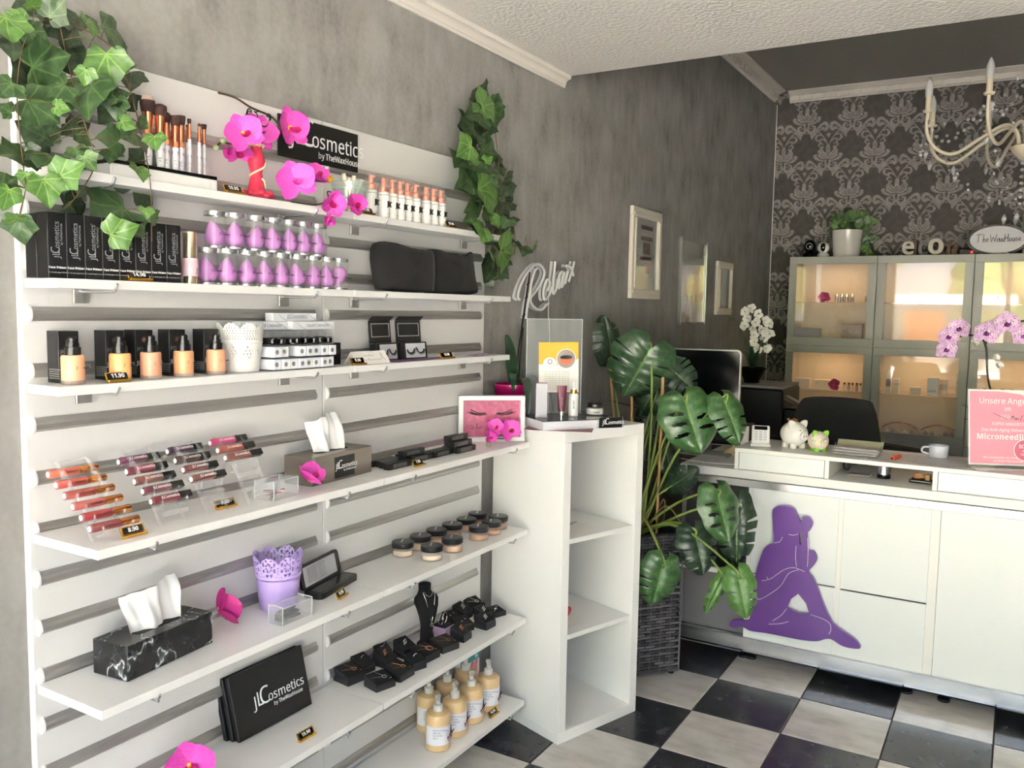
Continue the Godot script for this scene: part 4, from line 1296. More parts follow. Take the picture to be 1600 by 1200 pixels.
func tissue(o: Node3D, p: Vector3, w: float, hh: float, top: float, sd: int) -> void: # a soft folded sheet pulled up through the slot
	var s := st()
	s.set_smooth_group(1)
	var P := []
	var nu := 40
	var nv := 18
	var dir := 1.0 if sd % 2 else -1.0
	for j in nv + 1:
		var v := float(j) / nv
		var row := []
		for i in nu + 1:
			var u := float(i) / nu * 2 - 1
			var x := u * lerpf(w, top * 0.62, pow(v, 0.7)) + 0.018 * v * v
			var crease := 0.010 * (1 - 0.4 * v) * sin(u * 5.0 + sd) + 0.0025 * sin(u * 14.0 + v * 4.0 + sd * 2.0) + 0.006 * sin(v * 6.0 + u * 2.0 + sd) * v
			var yy := hh * v * (1.0 - 0.10 * u * u + 0.10 * u) + 0.002 * sin(u * 11.0) * v
			var z := crease - 0.030 * v * v - 0.022 * pow(absf(u), 4.0) * (1.0 if u < 0 else 0.3) * v
			if dir < 0: yy = hh * pow(v, 0.85) * (1.0 + 0.12 * u - 0.04 * u * u)
			row.append(p + Vector3(x, yy, z))
		P.append(row)
	for j in nv:
		for i in nu:
			quad(s, P[j][i], P[j][i + 1], P[j + 1][i + 1], P[j + 1][i])
	var m: StandardMaterial3D = M.get("tissue_paper")
	if m == null:
		m = mat("tissue_paper", h("f6f4f1"), 0.9)
		m.backlight_enabled = true
		m.backlight = h("8c8a88")
	obj("tissue", s, m, o)

# ---------- fifth shelf ----------
func shelf_five() -> void:
	var y := 0.7625
	var mb := mat("marble_black", Color.WHITE, 0.22)
	own_tex(mb, marble(512, h("151618"), h("c8cdd0"), 11), 0.42)
	mb.uv1_scale = Vector3(3.0, 2.0, 3.0)
	var o := item("tissue_box", "black marbled tissue box with white veins on the fifth shelf", "tissue box", 0.114, y, -1.2, "", 0.10)
	tissue_box(o, Vector3(0.242, 0.0765, 0.104), mb)
	tissue(o, Vector3(-0.005, 0.0765, 0.008), 0.068, 0.085, 0.115, 2)
	o = thing("orchid_petals", "dark pink orchid head standing behind the marbled tissue box", "flower", Vector3(0.08, y, -1.395))
	orchid_flower(o, "flower", toward(Vector3(0.01, 0.045, 0.0), Vector3(0.3, 0.25, -0.95), 0.2), 0.115, mat("petal_dark", h("a3186f"), 0.6), M.lip_magenta, M.heart_yellow, 0.3)
	lace_pot("lavender flared pot with a lace-cut rim on the fifth shelf", Vector3(0.097, y, -1.588), 0.148, 0.048, 0.066, mat("lavender", h("b9a2dd"), 0.45), false)
	# acrylic box with spoolies
	o = item("acrylic_box", "clear lidded acrylic box of black mini brushes in front of the lavender pot", "box", 0.19, y, -1.54, "", 0.0)
	var s := st()
	for e in [-1.0, 1.0]:
		box(s, Vector3(0, 0.021, e * 0.022), Vector3(0.1, 0.042, 0.002), 0.0)
		box(s, Vector3(0, 0.021 + e * 0.021, 0), Vector3(0.1, 0.002, 0.044), 0.0)
		box(s, Vector3(e * 0.051, 0.022, 0), Vector3(0.004, 0.05, 0.05), 0.001)
	obj("shell", s, M.acrylic, o)
	s = st()
	for e in [-1.0, 1.0]:
		for f in [-0.025, 0.025]:
			tube(s, [Vector3(e * 0.051, 0, f), Vector3(e * 0.051, 0.047, f)], 0.0013, 5)
		tube(s, [Vector3(e * 0.051, 0.047, -0.025), Vector3(e * 0.051, 0.047, 0.025)], 0.0013, 5)
		tube(s, [Vector3(-0.05, 0.043, e * 0.023), Vector3(0.05, 0.043, e * 0.023)], 0.0012, 5)
	obj("edges", s, M.acrylic_edge, o)
	var first: Node3D = null
	for k in 8:
		var p := Vector3(0.19 - 0.012 + 0.009 * (k % 3), y + 0.007 + 0.0085 * (k / 3), -1.535)
		if first: copy(first, "black mini brush in the lidded acrylic box, %s counted from the bottom" % ORD[k], p, PI / 2 + 0.06 * (k - 3))
		else:
			first = item("mini_brush", "black mini brush in the lidded acrylic box, first counted from the bottom", "brush", p.x, p.y, p.z, "black mini brushes in the acrylic box")
			obj("handle", lathe(st(), V2([0, -0.03, 0.0035, -0.03, 0.0035, 0.005, 0.002, 0.012, 0, 0.012]), 8, Transform3D(Basis(Vector3.BACK, PI / 2), Vector3.ZERO)), M.black, first)
			obj("bristles", lathe(st(), V2([0.002, 0.012, 0.0052, 0.016, 0.0052, 0.034, 0, 0.036]), 9, Transform3D(Basis(Vector3.BACK, PI / 2), Vector3.ZERO)), M.black_matt, first)
	# brow palette
	o = item("brow_palette", "open black palette case with a printed sheet in its raised lid", "palette", 0.112, y, -1.775, "", 0.2)
	obj("tray", prism(st(), rrect(0.20, 0.062, 0.014), 0.016, Transform3D(Basis(Vector3.RIGHT, -PI / 2), Vector3(0, 0, 0))), M.carton_black, o)
	obj("well", prism(st(), rrect(0.176, 0.042, 0.006), 0.001, Transform3D(Basis(Vector3.RIGHT, -PI / 2), Vector3(0, 0.0155, 0))), M.black_gloss, o)
	var lid := face(Vector3(0, 0.014, -0.034), Vector3.RIGHT, Vector3(0, 1, -0.22))
	var ld := obj("lid", prism(st(), rrect(0.20, 0.07, 0.012), 0.008, lid * at(0, 0.035, 0)), M.carton_black, o)
	obj("sheet", prism(st(), rrect(0.165, 0.054, 0.002), 0.0012, lid * at(-0.004, 0.035, 0.0078)), mat("sheet_silver", h("b6b6ba"), 0.35), ld)
	for k in 7: lettering(ld, "lettering", "step by step guide to shaping brows", 0.0058, M.print_grey, lid * at(-0.07, 0.053 - k * 0.0062, 0.0092))
	price_tag("9.90", Vector3(0.19, y, -1.733), "gold price stand in front of the brow palette", 0.28, 0.05)
	# powder jars
	var lidm := mat("jar_lid", h("17181b"), 0.32)
	var jar := clear("jar_plastic", h("fff8f0"), 0.10)
	var names := ["at the left end of the back row", "second from the left in the back row", "third from the left in the back row", "fourth from the left in the back row", "fifth from the left in the back row", "at the right end of the back row", "at the left end of the front row", "second from the left in the front row", "third from the left in the front row", "fourth from the left in the front row", "at the right end of the front row"]
	var P := [[0.078, -2.145], [0.079, -2.238], [0.077, -2.331], [0.078, -2.424], [0.077, -2.515], [0.066, -2.607], [0.180, -2.163], [0.181, -2.275], [0.173, -2.449], [0.172, -2.533], [0.152, -2.612]]
	var pw := ["e6cdb2", "d9b795", "cfa987", "caa283", "c39a7a", "b98c6c", "eed8c0", "dcb898", "cf9f78", "c39370", "b68a69"]
	for k in 11:
		o = item("powder_jar", "clear powder jar with a black lid, %s" % names[k], "jar", P[k][0], y, P[k][1], "powder jars with black lids")
		var r := 0.0345
		obj("jar", lathe(st(), V2([0, 0.0, r, 0.0, r + 0.0006, 0.002, r, 0.030]), 30), jar, o)
		obj("lid", lathe(st(), V2([r + 0.0006, 0.0285, r + 0.0012, 0.030, r + 0.0012, 0.0435, r - 0.0006, 0.0455, 0, 0.046]), 30), lidm, o)
		obj("powder", lathe(st(), V2([0, 0.003, r - 0.004, 0.003, r - 0.004, 0.018 + 0.004 * sin(k * 2.0), 0.010, 0.022 - 0.003 * sin(k * 2.0), 0, 0.021]), 26), mat("powder_%d" % k, h(pw[k]), 0.95), o)
		lettering(o, "lettering", "JLCosmetics", 0.007, M.print_white, Transform3D(Basis(Vector3.UP, 0.5) * Basis(Vector3.RIGHT, -PI / 2), Vector3(-0.012, 0.0464, 0.006)))

# ---------- sixth shelf ----------
func ring(s: SurfaceTool, c: Vector3, r: float, th: float, b := Basis()) -> void:
	var p := []
	for k in 21: p.append(c + b * Vector3(cos(TAU * k / 20), sin(TAU * k / 20), 0) * r)
	tube(s, p, th, 5, false)

func shelf_six() -> void:
	var y := 0.4305
	var o := thing("orchid", "large pink orchid head standing at the left of the sixth shelf", "flower", Vector3(0.14, y, -1.265))
	orchid_flower(o, "flower", toward(Vector3(0.0, 0.052, 0.0), Vector3(0.9, 0.35, 0.75), 0.15), 0.135, M.petal_pink, M.lip_magenta, M.heart_yellow, 0.25)
	# leaning gift cartons
	for k in 3:
		o = item("gift_box", ["large black gift box with the white shop mark, front one of the leaning stack", "thin black box sandwiched in the middle of the leaning stack", "black box at the back of the leaning stack, against the wall"][k], "box", 0.078 - k * 0.0165, y + 0.0005, -1.593 + k * 0.006, "large black gift boxes")
		var tb := Basis(Vector3.RIGHT, -0.245)
		var w := 0.262
		var hh: float = [0.168, 0.165, 0.172][k]
		o.transform = o.transform * Transform3D(tb, Vector3(0, 0.002, 0))
		obj("lid", box(st(), Vector3(0, hh / 2, 0.004), Vector3(w, hh, 0.0075), 0.0006), M.carton_black, o)
		obj("body", box(st(), Vector3(0, hh / 2, -0.0035), Vector3(w - 0.003, hh - 0.003, 0.0075), 0.0006), mat("box_black", h("19191b"), 0.5), o)
		if k == 0: logo(o, 0.16, at(-0.066, 0.062, 0.0080), M.print_white)
	price_tag("19.90", Vector3(0.205, y, -1.58), "gold price stand in front of the large black gift box", 0.0, 0.058)
	# jewellery boxes: front-left x, z, width, depth, rear height, content, label
	var J := [
		[0.098, -1.872, 0.070, 0.070, 0.040, "neck_gold", "black jewellery box with a gold ring pendant, leftmost against the wall"],
		[0.199, -1.888, 0.070, 0.064, 0.034, "neck_silver", "black jewellery box with a silver ring pendant, leftmost at the front edge"],
		[0.080, -1.952, 0.056, 0.056, 0.046, "ring_one", "black ring box with one small ring behind the two leftmost necklace boxes"],
		[0.108, -2.026, 0.056, 0.056, 0.046, "ring_copper", "black ring box with three copper rings left of the middle"],
		[0.206, -1.972, 0.072, 0.066, 0.036, "neck_copper", "black jewellery box with a copper chain and pendant at the front edge"],
		[0.056, -2.060, 0.058, 0.034, 0.042, "bracelet", "black box with a thin bracelet, half hidden behind the ring boxes"],
		[0.116, -2.118, 0.056, 0.056, 0.052, "ring_silver", "tall black ring box with two silver rings behind the bangle necklace box"],
		[0.200, -2.062, 0.052, 0.052, 0.040, "ring_one", "small black ring box with a silver ring at the front edge"],
		[0.190, -2.128, 0.072, 0.066, 0.036, "neck_circle", "black jewellery box with a wide copper circle pendant beside the bust"],
		[0.198, -2.224, 0.074, 0.068, 0.034, "neck_copper", "black jewellery box with a copper ring pendant in front of the bust"],
		[0.192, -2.330, 0.056, 0.056, 0.046, "ring_copper", "black ring box with two copper rings right of the bust, at the front"],
		[0.088, -2.425, 0.054, 0.054, 0.044, "earrings", "black box with small silver ear studs against the wall"],
		[0.150, -2.400, 0.060, 0.050, 0.042, "earrings", "black box with two pearl ear studs in the right group"],
		[0.082, -2.500, 0.060, 0.056, 0.050, "ring_silver", "tall black ring box with stacked silver rings in the right group"],
		[0.078, -2.575, 0.072, 0.060, 0.044, "neck_silver", "large black jewellery box with a silver chain at the back right"],
		[0.200, -2.470, 0.058, 0.056, 0.042, "ring_silver", "black ring box with two silver rings at the front right edge"],
		[0.150, -2.535, 0.050, 0.050, 0.044, "ring_silver", "black ring box with silver bands behind the front right ring box"],
		[0.168, -2.592, 0.058, 0.056, 0.026, "bracelet", "flat black box with a silver watch-like bracelet at the right end"]]
	var velvet := mat("velvet_black", h("08080a"), 0.95)
	var boxm := mat("jewel_box", h("1c1d21"), 0.5)
	var silver := mat("silver", h("e6e6e8"), 0.12, 1.0)
	var cop := mat("copper_gold", h("e0a077"), 0.15, 1.0)
	for j in J:
		o = item("jewellery_box", j[6], "jewellery box", j[0] - j[3] / 2, y, j[1] - j[2] / 2, "black jewellery boxes", -0.12 + 0.2 * sin(j[1] * 37.0))
		var w: float = j[2]
		var d: float = j[3]
		var hr: float = j[4]
		var hf := hr * 0.62
		obj("base", box(st(), Vector3(0, 0.009, 0), Vector3(w, 0.018, d), 0.0008), boxm, o)
		var tr := Transform3D(Basis(Vector3(0, 0, 1), Vector3.UP, Vector3(-1, 0, 0)), Vector3(w / 2 - 0.001, 0, 0))
		obj("wedge", prism(st(), poly2([-d / 2 + 0.001, 0.018, d / 2 - 0.001, 0.018, d / 2 - 0.001, hf, -d / 2 + 0.001, hr]), w - 0.002, tr), boxm, o)
		var top := face(Vector3(0, (hf + hr) / 2 + 0.0003, 0), Vector3.RIGHT, Vector3(0, hr - hf, -d))
		obj("cushion", box(st(), top * Vector3(0, 0, 0.0004), Vector3(w - 0.006, d - 0.004, 0.0012), 0.0, top.basis), velvet, o)
		var s := st()
		var kind: String = j[5]
		var m := cop if kind.ends_with("copper") or kind.ends_with("circle") or kind.ends_with("gold") else silver
		if kind.begins_with("neck"):
			var c := Vector3(0.012, -0.006, 0.002)
			tube(s, [top * Vector3(-w * 0.40, d * 0.10, 0.002), top * (c + Vector3(-0.006, 0.001, 0))], 0.0007, 4)
			tube(s, [top * Vector3(-w * 0.02, d * 0.40, 0.002), top * (c + Vector3(0, 0.006, 0))], 0.0007, 4)
			ring(s, top * c, 0.012 if kind.ends_with("circle") else 0.0065, 0.0011, top.basis)
			tube(s, [top * Vector3(w * 0.30, -d * 0.34, 0.002), top * Vector3(w * 0.42, -d * 0.30, 0.002)], 0.0012, 5)
		elif kind.begins_with("ring"):
			var n := 1 if kind.ends_with("one") else 3
			for k in n:
				ring(s, top * Vector3(0.002 - 0.004 * k, 0.004 - 0.007 * k, 0.001), 0.0085, 0.0013, top.basis * Basis(Vector3.RIGHT, PI / 2) * Basis(Vector3.UP, 0.2))
		elif kind == "bracelet":
			tube(s, curve([top * Vector3(-w * 0.32, -d * 0.3, 0.002), top * Vector3(-0.004, -0.002, 0.002), top * Vector3(0.004, 0.002, 0.002), top * Vector3(w * 0.32, d * 0.34, 0.002)], 5), 0.0009, 5)
			lathe(s, V2([0.0, 0.003, 0.005, 0.002, 0.0055, 0]), 12, top * Transform3D(Basis(Vector3.RIGHT, PI / 2), Vector3.ZERO))
		else:
			for e in [-1.0, 1.0]: lathe(s, V2([0, 0.0045, 0.003, 0.003, 0.0035, 0]), 9, top * Transform3D(Basis(Vector3.RIGHT, PI / 2), Vector3(e * 0.010, e * 0.004, 0)))
		obj("jewellery", s, m, o)
	# necklace bust
	o = item("necklace_bust", "black velvet necklace bust with a fine silver chain standing among the boxes", "bust", 0.092, y, -2.262, "", -0.25)
	var s := st()
	s.set_smooth_group(1)
	var sec := [[0, 0.040, 0.026, 0.0], [0.008, 0.040, 0.026, 0], [0.016, 0.028, 0.018, 0], [0.04, 0.024, 0.016, -0.004], [0.07, 0.026, 0.018, 0.0], [0.10, 0.034, 0.021, 0.002], [0.13, 0.044, 0.022, 0.0], [0.15, 0.050, 0.021, -0.006], [0.162, 0.046, 0.020, -0.011], [0.172, 0.030, 0.019, -0.014], [0.182, 0.022, 0.019, -0.015], [0.205, 0.0215, 0.0205, -0.015], [0.2055, 0.0, 0.0, -0.015]]
	for a in sec.size() - 1:
		for k in 28:
			var f := func(q: Array, i: int) -> Vector3: return Vector3(cos(TAU * i / 28) * q[1], q[0], -sin(TAU * i / 28) * q[2] + q[3])
			quad(s, f.call(sec[a], k), f.call(sec[a], k + 1), f.call(sec[a + 1], k + 1), f.call(sec[a + 1], k))
	obj("form", s, velvet, o)
	s = st()
	var chain := []
	for k in 15:
		var u := k / 14.0 * 2 - 1
		chain.append(Vector3(u * 0.024, 0.182 - 0.105 * pow(1 - absf(u), 0.9), 0.006 + 0.017 * pow(1 - absf(u), 0.35)))
	tube(s, chain, 0.0009, 5)
	var ch2 := []
	for k in 15:
		var u := k / 14.0 * 2 - 1
		ch2.append(Vector3(u * 0.022, 0.186 - 0.020 * (1 - u * u), 0.0065 * (1.0) - 0.0 + 0.012 * (1 - u * u) * 0.4))
	tube(s, ch2, 0.0008, 5)
	ring(s, Vector3(0.0, 0.072, 0.0245), 0.0055, 0.0012)
	obj("chain", s, silver, o)
	# bangles on a lilac cushion
	o = item("bangle_box", "lilac lined black box with two upright silver bangles beside the bust", "jewellery box", 0.085, y, -2.362, "")
	obj("base", box(st(), Vector3(0, 0.016, 0), Vector3(0.056, 0.032, 0.062), 0.001), mat("lilac", h("c9a8c8"), 0.6), o)
	obj("cushion", box(st(), Vector3(0, 0.033, 0), Vector3(0.05, 0.004, 0.054), 0.0015), velvet, o)
	for k in 2:
		var bg := item("bangle", ["slim silver bangle, left of the two standing on the lilac box", "slim silver bangle, right of the two standing on the lilac box"][k], "bangle", 0.085, y + 0.035, -2.352 - k * 0.022, "silver bangles", -0.3)
		s = st()
		ring(s, Vector3(0, 0.019, 0), 0.019, 0.0016, Basis(Vector3.UP, 0.5))
		obj("hoop", s, silver, bg)

# ---------- lowest shelf ----------
func shelf_seven() -> void:
	var y := 0.1155
	var lotion := mat("lotion", h("d8b98c"), 0.3)
	var pumpm := mat("pump_clear", h("d8d6d0"), 0.35)
	pumpm.backlight_enabled = true
	pumpm.backlight = h("777777")
	var lab := mat("label_paper", h("eceaf0"), 0.6)
	var fig := mat("label_maroon", h("4a1d26"), 0.6)
	var P := [[0.176, -2.211], [0.170, -2.318], [0.165, -2.427], [0.166, -2.537], [0.074, -2.300], [0.074, -2.409], [0.075, -2.524], [0.135, -1.60]]
	var names := ["leftmost of the front row", "second from the left in the front row", "third from the left in the front row", "rightmost of the front row", "leftmost of the back row", "middle one of the back row", "rightmost of the back row", "standing alone at the left end of the lowest shelf"]
	var first: Node3D = null
	for k in 8:
		var l := "beige lotion pump bottle, %s" % names[k]
		var pos := Vector3(P[k][0], y, P[k][1])
		if first:
			copy(first, l, pos, PI / 2 + 0.05 * sin(k * 3.0))
			continue
		var o := item("lotion_bottle", l, "bottle", pos.x, pos.y, pos.z, "lotion pump bottles")
		first = o
		var r := 0.042
		obj("body", lathe(st(), V2([0, 0, r - 0.003, 0, r, 0.004, r, 0.112, r - 0.004, 0.120, r - 0.012, 0.124, 0.016, 0.126, 0, 0.126]), 32), lotion, o)
		var ls := st()
		ls.set_smooth_group(1)
		for i in 26:
			var a0 := -2.0 + 4.0 * i / 26.0
			var a1 := -2.0 + 4.0 * (i + 1) / 26.0
			var f := func(a: float, yy: float) -> Vector3: return Vector3(sin(a) * (r + 0.0006), yy, cos(a) * (r + 0.0006))
			quad(ls, f.call(a0, 0.024), f.call(a1, 0.024), f.call(a1, 0.086), f.call(a0, 0.086))
		var lb := obj("label", ls, lab, o)
		obj("pump", lathe(st(), V2([0, 0.126, 0.0155, 0.126, 0.0155, 0.145, 0.012, 0.148, 0.0075, 0.149, 0.0075, 0.168, 0.010, 0.169, 0.010, 0.177, 0.007, 0.179, 0, 0.179]), 20), pumpm, o)
		obj("nozzle", tube(st(), [Vector3(0, 0.174, 0), Vector3(-0.014, 0.174, 0.012), Vector3(-0.024, 0.169, 0.020)], 0.0045, 8), pumpm, o)
		var wrap := Basis(Vector3.UP, 0.30)
		prism_fig(lb, wrap, r, fig)
		lettering(lb, "lettering", "The Wax House", 0.0095, M.print_black, Transform3D(wrap, wrap * Vector3(-0.030, 0.044, r + 0.0012)), font_serif, false, 0.001)
		lettering(lb, "lettering", "Handlotion", 0.0085, mat("print_red", h("b05a5e"), 0.6), Transform3D(wrap, wrap * Vector3(-0.022, 0.033, r + 0.0012)), font_serif, false, 0.001)
		var sb := Basis(Vector3.UP, -0.95)
		for j in 4: lettering(lb, "lettering", ["apply to dry hands", "every day", "for soft skin", "500 ml"][j], 0.006, M.print_grey, Transform3D(sb, sb * Vector3(-0.016, 0.074 - j * 0.009, r + 0.0008)), null, false, 0.001)
	price_tag("14.90", Vector3(0.216, y, -2.495), "gold price stand in front of the lotion bottles", 0.0, 0.058)
	var o := item("mask_carton", "upright purple and teal carton of exfoliating socks behind the lotion bottles", "carton", 0.046, y, -2.585, "", 0.0)
	var s := box(st(), Vector3(0, 0.0975, -0.004), Vector3(0.128, 0.195, 0.026), 0.0006)
	obj("body", s, mat("carton_pale", h("d9cfd0"), 0.5), o)
	obj("purple_band", box(st(), Vector3(0, 0.174, 0.0095), Vector3(0.1282, 0.042, 0.0012), 0.0), mat("carton_purple", h("5c2a78"), 0.5), o)
	obj("teal_band", box(st(), Vector3(0, 0.138, 0.0095), Vector3(0.1282, 0.026, 0.0012), 0.0), mat("carton_teal", h("2f8f8f"), 0.5), o)
	lettering(o, "lettering", "EXFOLIATING SOCKS", 0.0135, M.print_white, at(-0.058, 0.172, 0.0104), font_bold)
	lettering(o, "lettering", "1x", 0.020, M.print_white, at(0.028, 0.131, 0.0104), font_bold)
	s = st()
	for k in 2: prism(s, smooth_poly([-0.012, 0.0, 0.006, -0.004, 0.014, 0.012, 0.010, 0.034, 0.016, 0.052, 0.006, 0.060, -0.006, 0.050, -0.010, 0.026], 4), 0.0006, at(0.008 + k * 0.026, 0.065, 0.0095))
	obj("foot_picture", s, mat("foot_pink", h("cc7d84"), 0.6), o)

func prism_fig(par: Node, wrap: Basis, r: float, m: Material) -> void: # small dark dress figure printed on the label
	obj("figure_print", prism(st(), smooth_poly([-0.008, 0.0, 0.009, 0.0, 0.006, 0.012, 0.003, 0.018, 0.004, 0.023, 0.001, 0.027, -0.002, 0.023, -0.003, 0.016, -0.006, 0.008], 3), 0.0008, Transform3D(wrap, wrap * Vector3(0.006, 0.052, r + 0.0004))), m, par)

const IVY_ABOVE_LEFT := [2, 0.145, 2.103, -0.945, 0.155, 2.117, -0.937, 0, 0.06, 2.123, -1.006, 0.073, 2.115, -0.954, 2, 0.16, 2.068, -0.915, 0.151, 2.077, -0.893, 1, 0.101, 2.111, -1.006, 0.124, 2.139, -1.019, 1, 0.11, 2.066, -0.956, 0.108, 2.028, -0.951, 1, 0.14, 2.055, -0.941, 0.148, 2.042, -0.972, 1, 0.133, 2, -0.952, 0.141, 2.031, -1.01, 1, 0.126, 1.976, -1.011, 0.12, 1.955, -0.964, 1, 0.125, 1.987, -1.068, 0.15, 1.926, -1.045, 2, 0.156, 2.104, -1.048, 0.175, 2.074, -1.047, 1, 0.127, 2.11, -1.104, 0.118, 2.083, -1.157, 0, 0.075, 2.063, -1.094, 0.088, 2.017, -1.059, 2, 0.147, 2.07, -1.052, 0.136, 2.071, -1.079, 0, 0.08, 2.085, -1.058, 0.087, 2.075, -1.079, 0, 0.074, 2.066, -1.169, 0.099, 2.068, -1.127, 1, 0.129, 2.046, -1.133, 0.155, 2.046, -1.149, 0, 0.061, 2.051, -1.206, 0.082, 2.015, -1.19, 1, 0.118, 1.977, -1.127, 0.145, 1.987, -1.144, 0, 0.08, 2.002, -1.132, 0.072, 1.99, -1.149, 2, 0.14, 2.051, -1.097, 0.138, 1.995, -1.109, 1, 0.139, 1.952, -0.904, 0.145, 1.926, -0.88, 1, 0.125, 1.907, -0.908, 0.126, 1.914, -0.888, 1, 0.12, 1.933, -0.95, 0.124, 1.907, -1, 2, 0.149, 1.927, -0.983, 0.162, 1.924, -1.002, 0, 0.068, 1.988, -0.993, 0.094, 1.957, -0.938, 2, 0.162, 2.058, -0.886, 0.189, 2.016, -0.879, 0, 0.079, 2.046, -0.944, 0.109, 2.011, -0.928, 2, 0.162, 2.006, -1.037, 0.157, 1.98, -1.035, 0, 0.079, 1.987, -1.184, 0.108, 1.964, -1.18, 0, 0.081, 1.971, -1.142, 0.093, 1.933, -1.113, 1, 0.129, 1.971, -1.124, 0.125, 1.935, -1.125, 0, 0.078, 2.107, -1.032, 0.09, 2.08, -0.997, 0, 0.056, 2.052, -1.056, 0.047, 2.026, -1.078, 0, 0.079, 1.962, -1.056, 0.109, 1.958, -1.065, 0, 0.049, 2.139, -1.094, 0.07, 2.101, -1.055, 0, 0.061, 1.882, -1.012, 0.056, 1.903, -0.963, 1, 0.112, 1.829, -0.937, 0.132, 1.827, -0.884, 1, 0.135, 1.767, -0.884, 0.125, 1.787, -0.913, 2, 0.16, 1.757, -0.882, 0.149, 1.725, -0.877, 2, 0.164, 1.783, -0.946, 0.166, 1.739, -0.955, 2, 0.17, 1.797, -0.976, 0.199, 1.82, -1.001, 1, 0.12, 1.834, -0.985, 0.15, 1.813, -0.945, 0, 0.057, 1.839, -1, 0.049, 1.805, -1.004, 1, 0.124, 1.71, -0.919, 0.113, 1.669, -0.932, 2, 0.143, 1.712, -0.907, 0.148, 1.7, -0.883, 0, 0.069, 1.824, -1.168, 0.064, 1.822, -1.106, 1, 0.102, 1.753, -1.144, 0.126, 1.717, -1.068, 2, 0.148, 1.699, -1.096, 0.176, 1.717, -1.13, 1, 0.136, 1.889, -1.116, 0.14, 1.888, -1.074, 0, 0.063, 1.863, -1.222, 0.073, 1.904, -1.244, 1, 0.126, 1.865, -1.113, 0.139, 1.843, -1.098, 2, 0.157, 1.907, -1.191, 0.171, 1.879, -1.183, 0, 0.083, 1.855, -1.192, 0.092, 1.835, -1.177, 2, 0.152, 1.837, -1.153, 0.171, 1.81, -1.149, 0, 0.055, 1.803, -1.227, 0.055, 1.774, -1.255, 2, 0.174, 1.753, -1.153, 0.184, 1.736, -1.148, 2, 0.157, 1.743, -1.184, 0.145, 1.728, -1.202, 2, 0.152, 1.842, -1.037, 0.164, 1.819, -1.049, 0, 0.046, 1.794, -1.074, 0.06, 1.763, -1.05, 0, 0.07, 1.756, -1.055, 0.061, 1.764, -1.095, 0, 0.07, 1.746, -1.04, 0.078, 1.744, -1.045, 0, 0.072, 1.912, -1.066, 0.075, 1.925, -1.096, 1, 0.128, 1.858, -1.033, 0.147, 1.835, -1.032, 2, 0.136, 1.795, -0.93, 0.126, 1.772, -0.935, 1, 0.127, 1.91, -1.164, 0.155, 1.895, -1.119, 2, 0.145, 1.928, -1.124, 0.152, 1.92, -1.147, 1, 0.124, 1.941, -1.181, 0.125, 1.933, -1.201, 1, 0.115, 1.889, -1.045, 0.116, 1.874, -1.078, 0, 0.06, 1.908, -1.049, 0.073, 1.896, -1.06, 0, 0.057, 1.857, -0.979, 0.061, 1.833, -0.994, 0, 0.076, 1.875, -1.02, 0.065, 1.892, -1.013]
